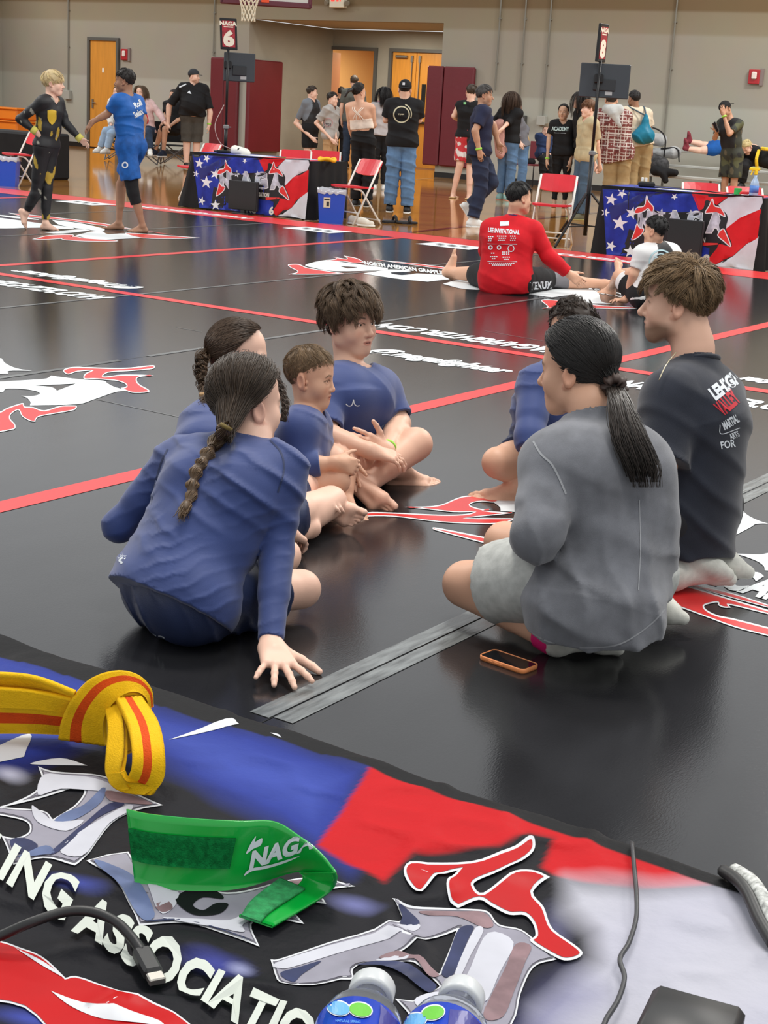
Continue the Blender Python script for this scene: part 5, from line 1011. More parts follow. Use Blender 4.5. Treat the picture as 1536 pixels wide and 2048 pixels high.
# --- man kneeling beside her
TEE = mat('faded_black_cotton', (35, 39, 50), .85, noise=.18, nscale=10, bump=.3, bscale=600, sheen=.25, spec=.2)
def man():
    f = unit(-RH * .72 + AW * .7); r = np.cross(f, ZU); pel = J(1362, 1020, 4.33)
    m = Man(s=1.04, g=1.0, tw=1.02, pel=pel, wai=J(1372, 930, 4.31), che=J(1386, 835, 4.29), neck=J(1386, 697, 4.30), shL=J(1340, 802, 4.17), shR=J(1432, 795, 4.42), elL=J(1322, 930, 4.12), wrL=J(1270, 1020, 4.25), elR=J(1400, 940, 4.5), wrR=J(1330, 1010, 4.6),
            hiL=pel - r * .09, hiR=pel + r * .09, knL=K(1150, 1040, .11), knR=K(1215, 985, .11), anL=K(1345, 1148, .085), anR=K(1372, 1128, .085), nr=.056)
    head = J(1356, 604, 4.30)
    feet = {'legL': foot_prims(m.anL, unit(RH * .92 + TW * .05 - ZU * .4), unit(-ZU + TW * .4), 'L', 1.0, False), 'legR': foot_prims(m.anR, unit(RH * .92 + TW * .1 - ZU * .4), -ZU, 'R', 1.0, False)}
    t = person(m, 'bearded man in faded black T-shirt with gothic back print, kneeling on white-socked feet', 'light', head, unit(-RH * .94 + AW * .30 - ZU * .03), ZU, .97, dict(beard=.75, beardc=(.11, .065, .035), brow=(.08, .05, .03), jaw=1.06, nose=1.05), {'armL': hand_prims(m.wrL, unit(-RH - ZU * .5), TW, 'L', 1.0), 'armR': hand_prims(m.wrR, -RH, ZU, 'R', 1.0)}, feet, h=.0065, hh=.003)
    up = unit(m.neck - m.pel); ex = [cap(m.pel - up * .14, m.wai, .145, .135, .05), cap(m.pel - f * .03 - up * .13, m.che - f * .02, .12, .125, .05)]
    fa = folds(unit(UP + RT * .5), 55, .010, 1.5, 12, 1.8)
    sp = shirt_prims(m, .018, (.97, .9), .034, hem=-1, hemR=0, extra=ex); sp.append(cut(J(1370, 1118, 4.25), -UP, .4))
    sh = cloth('t_shirt', sp, .0062, TEE, t, lambda P: fa(P) * np.clip(1.1 - ((P - m.pel) @ ZU) * 1.5, .25, 1)); B = bvh_of(sh); collar(m, TEE, sh, .0075, .071, tilt=.12)
    for s, a, b, hh_, col, kw in (('LEHIGH', (1431, 800), (1484, 760), 26, WHITEP, dict(bold=.06)), ('VALLEY', (1446, 832), (1482, 800), 30, mat('red_print', (190, 28, 44), .6), dict(bold=.05)), ('MARTIAL', (1449, 860), (1480, 842), 16, WHITEP, dict(shear=.3, bold=.05)), ('ARTS', (1462, 880), (1480, 872), 12, WHITEP, {}), ('FOR', (1443, 898), (1472, 893), 15, WHITEP, dict(bold=.02))):
        V, Fc = text_at(s, a, b, hh_, **{**dict(bold=.03), **kw}); print_on(B, V, Fc, 'lettering', col, sh)
    seam(B, [(1440, 850), (1443, 868), (1480, 856)], 1.5, WHITEP, sh, 'print_border')
    for q, an in (('L', m.anL), ('R', m.anR)):
        sm = [dict(p, ra=p['ra'] + .006, rb=p['rb'] + .006) for p in feet['leg' + q] if p['t'] == 'c'] + [cap(an, lerp(an, getattr(m, 'kn' + q), .12), .046, .046, .02)]
        cloth('sock', sm, .0065, SOCK, t)
    cloth('trousers', pants_prims(m, .016, (1.85, 1.85), .02, top=.05), .009, mat('black_trouser', (26, 27, 32), .8), t)
    fr = m.fr
    keep = lambda x, y, z: np.maximum(np.maximum((y - .075) * .6 - (z - .07) * .8, np.minimum(-(z + .004), y + .028 - (z + .05) * .35)), -(z + .075))
    L = lambda P: np.where(P[:, 2] > .055, .060, np.where(P[:, 2] > .0, .024, .010))
    hair_part(fr, t, .008, keep, [comb(fr, 8000, keep, lambda P: np.where(P[:, 2:] > .055, (P - A3(-.03, -.06, .15)) * A3(1, 1.2, .6), A3(0, -.5, -1)), L, lambda P: np.where(P[:, 2] > .055, .5, .08), K=7, jit=.28, r=.0012, clump=.6, grav=.08, clear=.009, lock=26, lockr=.012, tip=.35, hug=.45)], (.215, .14, .074), rough=.5, h=.0042, var=.4)
    V, Fc = tube_mesh(spline([J(1352, 705, 4.17), J(1338, 722, 4.13), J(1328, 738, 4.11), J(1318, 760, 4.1)], 5), .0016, 5); rawmesh('necklace', V, Fc, mat('pale_chain', (200, 190, 160), .35, metal=.8), t, True)
man()
print('fg', time.time() - T0)
# ------------------------------------------------------------------ the other people
def fvec(r, a): return unit(RH * r + AW * a)
def stand(feet, top, f, g=1.0, z0=0.0, hx=None, ht=None, arms=None, legs=None, stance=.09, lean=0, tw=1.0, hw=None, **kw):
    """a standing figure: feet (picture point on the ground), top of the head (picture y), facing f=(right, away)"""
    base = onz(feet[0], feet[1], z0); D = float((base - CAM) @ FW)
    lo, hi = .3, 2.6
    for _ in range(40):
        md = (lo + hi) / 2
        if pix(base + ZU * md)[1] > top: lo = md
        else: hi = md
    h = lo; s = h / 1.75; f = fvec(*f); r = np.cross(f, ZU); tx = (0 if hx is None else (hx - pix(base + ZU * h)[0]) / F * D)
    ld = RH * tx + f * lean; P = lambda z, sx=0, fy=0: base + ZU * z * s + r * sx * s + f * fy * s + ld * min(1, max(0, (z - .85) / .8))
    J_ = dict(pel=P(.97), wai=P(1.13, 0, .005), che=P(1.32, 0, .0), neck=P(1.49, 0, .0), hiL=P(.93, -.085), hiR=P(.93, .085), shL=P(1.415, -.175 * (hw or 1)), shR=P(1.415, .175 * (hw or 1)))
    for q, sg in (('L', -1), ('R', 1)):
        J_['an' + q] = base + ZU * .08 * s + r * sg * stance * s; J_['kn' + q] = base + ZU * .49 * s + r * sg * (stance * .5 + .045) * s + f * .015 * s
        J_['el' + q] = P(1.13, sg * .225, -.02); J_['wr' + q] = P(.89, sg * .225, .06)
    for q, v in (arms or {}).items():
        if isinstance(v, str): continue
        for j, (x, y, dd) in zip(('el', 'wr'), v): p = dep(x, y, D); J_[j + q] = dep(x, y, D - (p[2] - base[2]) * .258 + dd)
    for q, v in (legs or {}).items():
        for j, (x, y, dd) in zip(('kn', 'an'), v): p = dep(x, y, D); J_[j + q] = dep(x, y, D - (p[2] - base[2]) * .258 + dd)
    m = Man(s=s, g=g, tw=tw, nr=.052 * (1 if s >= 1 else 1), **J_); m.D = D; m.head0 = P(1.626, 0, .015); m.f = f; m.r = r; m.base = base; m.h = h; m.px = F / D
    return m
def auto_hands(m, f=None, curl=.35, dirs=None):
    out = {}
    for q in 'LR':
        d = unit(getattr(m, 'wr' + q) - getattr(m, 'el' + q)); d = unit(d + (dirs or {}).get(q, np.zeros(3))); n = unit((m.r if q == 'R' else -m.r) + m.f * .3)
        if abs(n @ d) > .8: n = m.f
        out['arm' + q] = hand_prims(getattr(m, 'wr' + q), d, n, q, m.s * .98, curl=(curl,) * 4, spread=.05)
    return out
def bare_feet(m, dirs=None):
    return {'leg' + q: foot_prims(getattr(m, 'an' + q), (dirs or {}).get(q, (m.f, ZU))[0], (dirs or {}).get(q, (m.f, ZU))[1], q, m.s, True) for q in 'LR'}
def shoes(m, up, sole, dirs=None, h=.009):
    for q in 'LR':
        d, n = (dirs or {}).get(q, (m.f, ZU)); shoe(getattr(m, 'an' + q), d, n, q, up, sole, m.root, m.s, h=h)
def short_hair(m, base, ln=.03, top=None, n=900, fade=.5, lift=.35, t=.008, fringe=0, whorl=True, r=.0022):
    fr = m.fr; top = ln if top is None else top
    keep = lambda x, y, z: np.maximum(np.maximum((y - .066 - fringe) * .6 - (z - .066 + fringe * 2) * .8, np.minimum(-(z + .004), y + .03 - (z + .05) * .35)), -(z + .072))
    hair_part(fr, m.root, t, keep, [comb(fr, n, keep, (lambda P: (P - A3(-.01, -.05, .15)) * A3(1, 1.25, .8)) if whorl else (lambda P: P * 6), lambda P: np.where(P[:, 2] > .055, top, ln * fade), lift, K=5, jit=.2, r=r, clump=.4, grav=.12, lock=12, lockr=.012, tip=.5)], base, rough=.5, h=.0085)
def tied_hair(m, base, tie, n=900, t=.011, r=.0022, nape=-.07):
    keep = back_keep(.055, .09, nape, -.008); fr = m.fr; return hair_part(fr, m.root, t * .8, keep, [sleek(fr, n, keep, A3(*tie), t=t, jit=.004, r=r)], base, h=.0085)
def long_hair(m, base, length=.30, n=1300, r=.0022, spread=.05):
    fr = m.fr; keep = back_keep(.058, .092, -.085, -.02); Pp = []
    o = hair_part(fr, m.root, .010, keep, [comb(fr, n, lambda x, y, z: np.maximum(keep(x, y, z), y - .055), lambda P: np.stack([P[:, 0] * 6, P[:, 1] * 3 - .2, -1 + 0 * P[:, 0]], 1), length, .06, K=9, jit=.08, r=r, grav=.5, clear=.016, lock=30, lockr=.024, tip=1.0, hug=.1)], base, h=.0085); return o
def cap_hat(m, mt_, brim_dir, logo=None):
    fr = m.fr; er = np.array([.074, .094, .084]) * fr.s + .012 * fr.s; c = fr.p(0, -.008, .038)
    o = cloth('cap', [ell(c, er, fr.A, .01), cut(fr.p(0, 0, .022), unit(-fr.u * 1.0 + fr.f * .12), .2)], .008, mt_, m.root)
    d = unit(brim_dir); x = unit(np.cross(d, fr.u)); b = MB(); P = []
    for a in np.linspace(-1.15, 1.15, 12): P.append(c - fr.u * .008 + d * (.075 + .085 * math.cos(a) ** .7 if math.cos(a) > 0 else .075) * fr.s * 1.05 + x * math.sin(a) * .078 * fr.s - fr.u * .012 * math.cos(a))
    b.prism(P, fr.u * .006); b.build('brim', mt_, o, False)
    if logo is not None: b = MB(); b.box(c + d * (.0 if logo[1] else .1) * fr.s + logo[0] * .104 * fr.s + fr.u * .03, (.03, .006, .03), np.array([unit(np.cross(logo[0], fr.u)), logo[0], fr.u])); b.build('badge', WHITEP, o)
    return o
def tee(m, mt_, sl=(.62, .62), off=.016, offe=.026, hem=-.1, amp=.008, s=0, extra=None, **kw):
    ex = [cap(m.hiL + ZU * .02, m.hiR + ZU * .02, .10 * m.g * m.s * m.tw + off + .008, .10 * m.g * m.s * m.tw + off + .008, .05)] + list(extra or [])
    return cloth('shirt', shirt_prims(m, off, sl, offe, hem=hem, extra=ex, **kw), .0105, mt_, m.root, folds(unit(UP + RT * .4), 48, amp, 1.2, s))
def trousers(m, mt_, ln=(1.93, 1.93), off=.012, offe=.03, s=0, name='trousers', amp=.006, top=.09):
    return cloth(name, pants_prims(m, off, ln, offe, top=top), .0105, mt_, m.root, folds(unit(UP + RT * .3), 60, amp, 1.2, s))
def fab(name, c, rough=.8, **k): return mat(name, c, rough, noise=k.pop('noise', .12), nscale=k.pop('nscale', 12), bump=.2, bscale=300, spec=.25, **k)
BLKC = fab('black_cotton', (26, 26, 28)); DENIM = fab('blue_denim', (92, 124, 160), noise=.22, nscale=9); DDENIM = fab('dark_denim', (44, 58, 78), noise=.2, nscale=9); KHAKI = fab('khaki_twill', (156, 134, 96)); WSHOE = mat('white_shoe', (226, 226, 222), .5); BSHOE = mat('black_shoe', (28, 28, 30), .6); GSOLE = mat('grey_sole', (170, 168, 160), .6)
def txt(m, cloth_o, s, a, b, hh_, mt_=None, **k): V, Fc = text_at(s, a, b, hh_, **k); return print_on(bvh_of(cloth_o), V, Fc, 'lettering', mt_ or WHITEP, cloth_o, .004)
def ringprint(o, c, r, w, mt_, name='emblem', arc=(0, 6.283)):
    A = np.linspace(arc[0], arc[1], 40); V = [(c[0] + (r + q) * math.cos(a), c[1] + (r + q) * math.sin(a) * 1.02) for q in (-w / 2, w / 2) for a in A]; return print_on(bvh_of(o), np.array(V), [(i, i + 1, 41 + i, 40 + i) for i in range(39)], name, mt_, o, .004)
def shape(o, pts, mt_, name='emblem', off=.008): V, T = tri_poly(np.array(pts, float), 2.5); return print_on(bvh_of(o), V, [tuple(t) for t in T], name, mt_, o, off)
def put(m, label, skin, hf=None, hs=None, ho=None, hands=None, feet=None, hu=ZU, head=None, hh=.0075, h=.0115, **k):
    return person(m, label, skin, m.head0 if head is None else head, m.f if hf is None else hf, hu, (hs or .99 * m.s ** .5), ho, hands if hands is not None else auto_hands(m), feet, h=h, hh=hh, **k)
# --- two grapplers on the far mat
def blond():
    m = stand((92, 461), 142, (.93, -.3), g=.9, z0=MAT, hx=104, arms={'R': ((40, 238, -.12), (70, 262, -.12)), 'L': ((132, 248, .12), (160, 277, .12))}, legs={'R': ((72, 388, -.02), (52, 425, 0)), 'L': ((94, 378, .04), (91, 446, .05))})
    fd = {'R': (unit(RH * .35 - ZU), unit(RH + ZU * .3)), 'L': (fvec(.97, -.25), ZU)}
    put(m, 'blond boy in black and gold grappling suit stepping forward', 'fair', hf=fvec(1, .05), hands=auto_hands(m), feet=bare_feet(m, fd), hh=.006)
    goldc = mat('black_gold_print_cloth', None, .6, vc=True, bump=.2, bscale=300)
    def vc(side): 
        def f(V):
            n = wob(V * A3(1, 1, .4), 40, 5, 3); w = wob(V, 52, 5, 12); c = np.tile(A3(.009, .009, .011), (len(V), 1)); px, py, _ = pix(V.T) if False else (None, None, None)
            k = (n > .37); c[k] = (.45, .30, .035); k2 = (w > .46); c[k2] = (.30, .29, .24); return c
        return f
    sh = cloth('rash_guard', shirt_prims(m, .010, (1.95, 1.95), .009, hem=-.1, extra=[cap(m.hiL, m.hiR, .112 * m.s * .9, .112 * m.s * .9, .05)]), .009, goldc, m.root, folds(UP, 70, .004), vc(0))
    cloth('leggings', pants_prims(m, .008, (1.9, 1.88), .010, top=.09, flare=False), .009, goldc, m.root, folds(UP, 70, .004), vc(1)); GOLD = mat('gold_print', (206, 170, 44), .6)
    shape(sh, [(95, 221), (104, 219), (113, 222), (113, 238), (109, 246), (104, 250), (98, 244), (95, 236)], GOLD); txt(m, sh, 'K', (100, 241), (109, 240), 13, mat('black_print', (20, 20, 20), .6))
    for q in 'LR': band(lerp(getattr(m, 'wr' + q), getattr(m, 'el' + q), .04), getattr(m, 'wr' + q) - getattr(m, 'el' + q), .032, .05, mat('yellow_wrist_tape', (206, 196, 96), .7), m.root, 'wrist_tape')
    keep_f = .01; short_hair(m, (.72, .56, .30), .05, .065, n=1600, lift=.3, fade=.75, fringe=.012, t=.012)
blond()
def bluekid():
    m = stand((262, 463), 140, (-.82, .5), g=.98, z0=MAT, hx=252, arms={'L': ((215, 228, -.1), (184, 244, -.15)), 'R': ((287, 238, .1), (285, 262, .05))}, legs={'R': ((242, 370, .14), (238, 446, .14)), 'L': ((266, 385, -.08), (286, 452, -.06))})
    fd = {'R': (fvec(-.95, -.1), ZU), 'L': (fvec(-.95, -.2), ZU)}
    put(m, 'dark-haired boy in blue rash guard and shorts with a black knee sleeve', 'brown', hf=fvec(-.97, .1), hu=unit(ZU - RH * .1), feet=bare_feet(m, fd), hands=auto_hands(m, dirs={'L': -ZU * .9}), hh=.006)
    BL = fab('royal_blue_lycra', (30, 92, 168), .55); BLD = fab('royal_blue_short', (26, 84, 156), .6, noise=.25, nscale=20)
    sh = cloth('rash_guard', shirt_prims(m, .009, (.75, .75), .010, hem=.15), .009, BL, m.root, folds(UP, 80, .006)); cloth('shorts', pants_prims(m, .016, (.72, .72), .035, top=.09), .009, BLD, m.root, folds(unit(RT), 50, .006))
    for s, a, b in (('Roll', (271, 217), (286, 208)), ('Relax', (270, 236), (289, 226))): txt(m, sh, s, a, b, 12, shear=.15, bold=.04)
    cloth('knee_sleeve', [cap(lerp(m.hiL, m.knL, .62), m.knL, .085 * m.s, .066 * m.s, .02), cap(m.knL, lerp(m.knL, m.anL, .38), .066 * m.s, .062 * m.s, .02), cut(lerp(m.hiL, m.knL, .68), unit(m.hiL - m.knL), .12), cut(lerp(m.knL, m.anL, .34), unit(m.anL - m.knL), .12)], .009, BLKC, m.root)
    ringprint(bvh := m.root.children[-2] if False else [c for c in m.root.children if c.name.startswith('shorts')][0], (250, 330), 5, 3, WHITEP); short_hair(m, (.018, .014, .012), .014, .03, n=900, lift=.25, fade=.4)
bluekid()
# --- seated pair on the near mat
def redman():
    f = fvec(.42, .9); r = np.cross(f, ZU); pel = K(1012, 560, .12); D = float((pel - CAM) @ FW)
    up = lambda x, y, dd=0: dep(x, y, D - (dep(x, y, D)[2] - pel[2]) * .258 + dd)
    m = Man(s=.96, g=1.06, tw=1.04, pel=pel, wai=up(1012, 530), che=up(1018, 480, .02), neck=up(1030, 430, .08), shL=up(980, 458, .06), shR=up(1068, 462, .0), elL=up(972, 500, .2), wrL=up(985, 530, .4), elR=up(1096, 512, -.02), wrR=up(1138, 548, .0),
            hiL=pel - r * .09, hiR=pel + r * .09, knL=K(948, 548, .10), knR=K(1098, 560, .09), anL=K(893, 545, .09), anR=K(1208, 568, .08), nr=.052); m.f = f; m.r = r
    fdL = (unit(ZU * 1 - RH * .15), unit(-RH * .9 + TW * .2)); 
    person(m, 'young man in red long-sleeved shirt sitting with legs spread, back to us', 'warm', up(1038, 396, .06), fvec(.86, .5), unit(ZU - TW * .1), .93, dict(), {'armR': hand_prims(m.wrR, unit(RH * .8 - ZU * .5), unit(TW + ZU * .3), 'R', .95, curl=(.3,) * 4), 'armL': hand_prims(m.wrL, AW, ZU, 'L', .9)}, {'legL': foot_prims(m.anL, unit(ZU + AW * .15 - RH * .1), unit(-AW * .3 - RH), 'L', .98, True), 'legR': foot_prims(m.anR, unit(ZU * .6 + RH * .8), unit(-RH * .5 + ZU * .8), 'R', .95, True)}, h=.009, hh=.0055)
    RED = fab('red_cotton', (196, 22, 34), .75)
    ex = [cap(m.pel + r * .03, m.pel - r * .03, .165, .165, .04), cap(m.pel, m.wai, .15, .135, .05)]
    sh = cloth('shirt', shirt_prims(m, .014, (1.95, 1.9), .018, hem=-.3, extra=ex), .0085, RED, m.root, folds(unit(UP + RT * .5), 60, .007)); B = bvh_of(sh)
    P = lambda pts: shape(sh, pts, WHITEP, 'flag', .003)
    P([(1000, 443), (1018, 442), (1018, 451), (1000, 452)])
    txt(m, sh, 'LEE INVITATIONAL', (976, 464), (1039, 469), 9, bold=.04)
    for x, y, w in ((976, 472, 12), (977, 476, 10), (976, 480, 11), (994, 471, 22), (997, 475, 17), (996, 479, 19), (1020, 471, 14), (1021, 475, 12), (1020, 479, 14), (982, 505, 10), (980, 512, 17), (984, 516, 11), (1004, 503, 18), (1004, 507, 18), (1005, 513, 17), (1007, 517, 14), (978, 525, 54), (984, 529, 40)):
        for k in range(max(2, w // 4)): shape(sh, [(x + 4 * k, y + .3), (x + 4 * k + 2.8, y + .4), (x + 4 * k + 2.6, y + 2.6), (x + 4 * k + .2, y + 2.4)], WHITEP, 'sponsor_print', .003)
    for y in (487, 522): shape(sh, [(975, y), (1034, y + 1), (1034, y + 2.2), (975, y + 1.2)], WHITEP, 'rule', .003)
    for c in ((981, 495), (998, 495)): ringprint(sh, c, 3.4, 2.2, WHITEP)
    ringprint(sh, (1022, 497), 6, 1.5, WHITEP)
    so = cloth('shorts', pants_prims(m, .016, (.85, .9), .03, top=.05), .009, BLKC, m.root, folds(RT, 60, .005)); txt(m, so, 'VENUM', (1060, 579), (1104, 576), 14, bold=.05, shear=.1)
    cloth('knee_sleeve', [cap(lerp(m.hiR, m.knR, .95), m.knR, .07, .066, .02), cap(m.knR, lerp(m.knR, m.anR, .38), .066, .056, .02), cut(lerp(m.knR, m.anR, .36), unit(m.anR - m.knR), .12)], .009, fab('grey_knit', (120, 120, 124)), m.root)
    collar(m, mat('navy_collar', (40, 36, 84), .8), sh, .006, .066); short_hair(m, (.012, .011, .011), .03, .045, n=1600, lift=.3, fade=.6)
redman()
def whiteboy():
    f = fvec(-.55, .8); r = np.cross(f, ZU); pel = K(1300, 590, .12); D = float((pel - CAM) @ FW)
    up = lambda x, y, dd=0: dep(x, y, D - (dep(x, y, D)[2] - pel[2]) * .258 + dd)
    m = Man(s=.80, g=1.0, pel=pel, wai=up(1308, 558, .0), che=up(1314, 520, .02), neck=up(1312, 488, .03), shL=up(1282, 507, -.06), shR=up(1346, 506, .08), elL=up(1268, 548, -.06), wrL=K(1252, 600, .07), elR=up(1356, 540, .1), wrR=up(1350, 580, .1), hiL=pel - r * .07, hiR=pel + r * .07, knL=K(1238, 552, .22), knR=K(1262, 548, .25), anL=K(1222, 575, .08), anR=K(1238, 545, .08), nr=.044); m.f = f; m.r = r
    person(m, 'boy in white-sleeved black rash guard sitting on the mat before the score table', 'warm', up(1311, 462, .0), fvec(-.75, .62), ZU, .84, dict(ears=1.1), {'armL': hand_prims(m.wrL, fvec(-.9, -.3), ZU, 'L', .8), 'armR': hand_prims(m.wrR, AW, ZU, 'R', .8)}, {'legL': foot_prims(m.anL, fvec(-.6, .7), ZU, 'L', .8, True), 'legR': foot_prims(m.anR, unit(ZU + AW * .4), unit(-AW), 'R', .8, True)}, h=.009, hh=.0055)
    WS = mat('white_black_lycra', None, .6, vc=True, bump=.2, bscale=300)
    def vc(V):
        c = np.tile(A3(.72, .72, .72), (len(V), 1)); q = (V - m.che) @ unit(m.shR - m.shL); z = (V - m.che) @ ZU; w = np.linalg.norm(m.shR - m.shL) / 2
        c[np.abs(q) < w * (.62 - np.clip(z, -.2, .12) * 2.4)] = (.010, .010, .012); return c
    sh = cloth('rash_guard', shirt_prims(m, .009, (.72, .72), .012, hem=-.2, extra=[cap(m.hiL, m.hiR, .105 * .8, .105 * .8, .05)]), .0075, WS, m.root, folds(UP, 80, .004), vc); PB = mat('pale_blue_print', (176, 206, 212), .6)
    ringprint(sh, (1322, 524), 23, 3, PB); ringprint(sh, (1322, 524), 16, 1.6, PB); txt(m, sh, 'GF', (1314, 536), (1332, 536), 13, PB, bold=.03); shape(sh, [(1307, 512), (1318, 515), (1326, 511), (1335, 515), (1328, 518), (1326, 524), (1321, 524), (1317, 518)], PB)
    so = cloth('shorts', pants_prims(m, .014, (.62, .72), .026, top=.06), .0085, BLKC, m.root); so2 = cloth('short_panel', [cap(lerp(m.hiL, m.knL, .5), lerp(m.hiL, m.knL, .8), .082, .076, .02), cut(lerp(m.hiL, m.knL, .8), unit(m.knL - m.hiL), .12), cut(lerp(m.hiL, m.knL, .5), unit(m.hiL - m.knL), .12)], .009, fab('white_panel', (220, 220, 220)), m.root)
    short_hair(m, (.012, .011, .011), .008, .022, n=1400, lift=.3, fade=.5, t=.004)
whiteboy()
# --- spectators
def bigman():
    m = stand((382, 338), 138, (.25, -.95), g=1.22, tw=1.12, hx=388, arms={'R': ((338, 213, .0), (336, 248, .0)), 'L': ((420, 225, .02), (418, 250, 0))}, hw=1.15); m.belly = 1.0
    put(m, 'heavy bearded man in black polo shirt and dark cap looking sideways', 'fair', hf=fvec(.95, -.25), ho=dict(beard=.5, beardc=(.20, .10, .06), cheek=1.2), hands=auto_hands(m))
    sh = tee(m, BLKC, (.85, .85), offe=.03, amp=.006); trousers(m, fab('charcoal_short', (70, 66, 60)), (1.02, 1.02), offe=.04, name='shorts'); shoes(m, BSHOE, GSOLE); cap_hat(m, fab('charcoal_cap', (52, 54, 58)), m.fr.f); short_hair(m, (.05, .035, .025), .006, n=200, t=.004)
    shape(sh, [(374, 186), (379, 181), (383, 188)], WHITEP); shape(sh, [(358, 173), (372, 167), (373, 169), (359, 176)], WHITEP, 'shoulder_stripe'); band(lerp(m.wrL, m.elL, .08), m.wrL - m.elL, .036, .02, mat('lime_paper_band', (190, 220, 110), .6), m.root)
    b = MB(); [b.box(dep(374 + i * 2, 262 + i * 4, m.D - .22), (.02, .02, .05)) for i in range(3)]; st(b.build('key_ring', STEEL, m.root), 'stuff')
bigman()
def seated(pelpx, D, f, top, knees, ankles, arms, **k):
    pel = dep(*pelpx, D); f = fvec(*f); r = np.cross(f, ZU); s = k.pop('s', .95); up = lambda x, y, dd=0: dep(x, y, D - (dep(x, y, D)[2] - pel[2]) * .258 + dd)
    hd = up(*top); nk = lerp(hd, pel, .2); ch = lerp(hd, pel, .42); sh = lerp(hd, pel, .27)
    m = Man(s=s, pel=pel, wai=lerp(hd, pel, .72), che=ch, neck=nk, shL=sh - r * .165 * s, shR=sh + r * .165 * s, hiL=pel - r * .085 * s, hiR=pel + r * .085 * s, **{a + q: up(*v) for (a, q, v) in [('kn', 'L', knees[0]), ('kn', 'R', knees[1]), ('an', 'L', ankles[0]), ('an', 'R', ankles[1]), ('el', 'L', arms[0][0]), ('wr', 'L', arms[0][1]), ('el', 'R', arms[1][0]), ('wr', 'R', arms[1][1])]}); m.f, m.r, m.D, m.head0 = f, r, D, hd; return m
CHAIRF = mat('camp_chair_tube', (120, 120, 122), .35, metal=.6); CHAIRC = fab('camp_chair_cloth', (36, 36, 38))
def camp_chair(cx, cy, D, w, label, mt_=None, s=1.0):
    g = dep(cx, cy, D); g[2] = 0; t = thing('camp_chair', label, 'camp chair', g); e, n = RH, AW; P = lambda a, c, z: g + e * a * w + n * c * w + ZU * z * s
    for (a, c_, z1_, a2, c2) in ((-.5, -.45, 0, .5, -.45), (.5, -.45, 0, -.5, -.45), (-.5, .45, 0, .5, .45), (.5, .45, 0, -.5, .45), (-.5, -.45, 0, -.5, .45), (-.5, .45, 0, -.5, -.45), (.5, -.45, 0, .5, .45), (.5, .45, 0, .5, -.45)):
        b = MB(); b.tube([P(a, c_, .02), P(a2, c2, .38)], .011, 6); b.build('leg', CHAIRF, t)
    for a in (-.5, .5): b = MB(); b.tube([P(a, .45, .38), P(a, .5, .78)], .011, 6); b.build('upright', CHAIRF, t); b = MB(); b.box(P(a, 0, .56), (.05, w * .9, .02), np.array([e, n, ZU]), bev=.006); b.build('armrest', CHAIRC, t)
    b = MB(); b.box(P(0, 0, .36), (w, w * .9, .02), np.array([e, n, ZU]), bev=.008); b.build('seat', mt_ or CHAIRC, t); b = MB(); b.box(P(0, .48, .60), (w, .02, .38), np.array([e, n, ZU]), bev=.008); b.build('backrest', mt_ or CHAIRC, t); return t
def womanpink():
    m = seated((292, 262), 27.6, (.2, -.98), (281, 186, 0), ((279, 262, -.4), (296, 264, -.4)), ((284, 304, -.4), (300, 302, -.5)), (((318, 226, -.05), (330, 246, -.2)), ((268, 222, 0), (275, 250, -.2))))
    put(m, 'smiling long-haired woman in pale pink jacket seated behind the blue-clad boy', 'fair', hf=fvec(-.25, -.95)); PK = fab('pale_pink_fleece', (222, 190, 188), noise=.25); cloth('jacket', shirt_prims(m, .018, (1.9, 1.9), .02, hem=-.2), .0105, PK, m.root, folds(UP, 50, .008)); sh = m.root.children[-1]
    cloth('red_top', [cap(m.neck - ZU * .06 + m.f * .06, m.wai + m.f * .1, .05, .075, .03)], .0105, fab('red_top_cloth', (206, 44, 56)), m.root); trousers(m, DDENIM, (1.9, 1.9)); shoes(m, WSHOE, GSOLE); long_hair(m, (.14, .085, .045), .34)
womanpink(); camp_chair(292, 275, 28.0, .5, 'black camp chair under the woman in the pink jacket')
def paleblue():
    m = seated((236, 258), 28.6, (-.5, -.85), (236, 184, 0), ((212, 262, -.35), (222, 268, -.4)), ((200, 296, -.3), (214, 298, -.4)), (((250, 230, 0), (236, 250, -.2)), ((218, 228, 0), (222, 250, -.2))))
    put(m, 'person in pale blue trousers and white shoes seated before the oak door', 'fair', hf=fvec(-.7, -.6)); tee(m, fab('white_top', (214, 214, 210)), (1.9, 1.9)); trousers(m, fab('pale_blue_cotton', (150, 176, 204)), (1.9, 1.9), offe=.03); shoes(m, WSHOE, GSOLE); short_hair(m, (.10, .06, .03), .02, n=300)
paleblue(); camp_chair(240, 285, 29.0, .5, 'dark camp chair under the person in pale blue trousers')
def shortsman():
    m = seated((345, 258), 28.0, (-.45, -.9), (348, 192, .1), ((322, 262, -.3), (330, 258, -.4)), ((310, 302, -.2), (327, 304, -.35)), (((362, 235, 0), (340, 252, -.3)), ((332, 235, 0), (322, 252, -.3))))
    put(m, 'person in black shorts seated in a camp chair behind the heavy man', 'warm', hf=fvec(-.5, -.9)); tee(m, BLKC); trousers(m, BLKC, (.92, .92), offe=.03, name='shorts'); shoes(m, fab('navy_trainer', (40, 48, 66)), WSHOE); short_hair(m, (.03, .02, .015), .02, n=300)
shortsman(); camp_chair(352, 282, 28.6, .5, 'folding camp chair behind the heavy man in black')
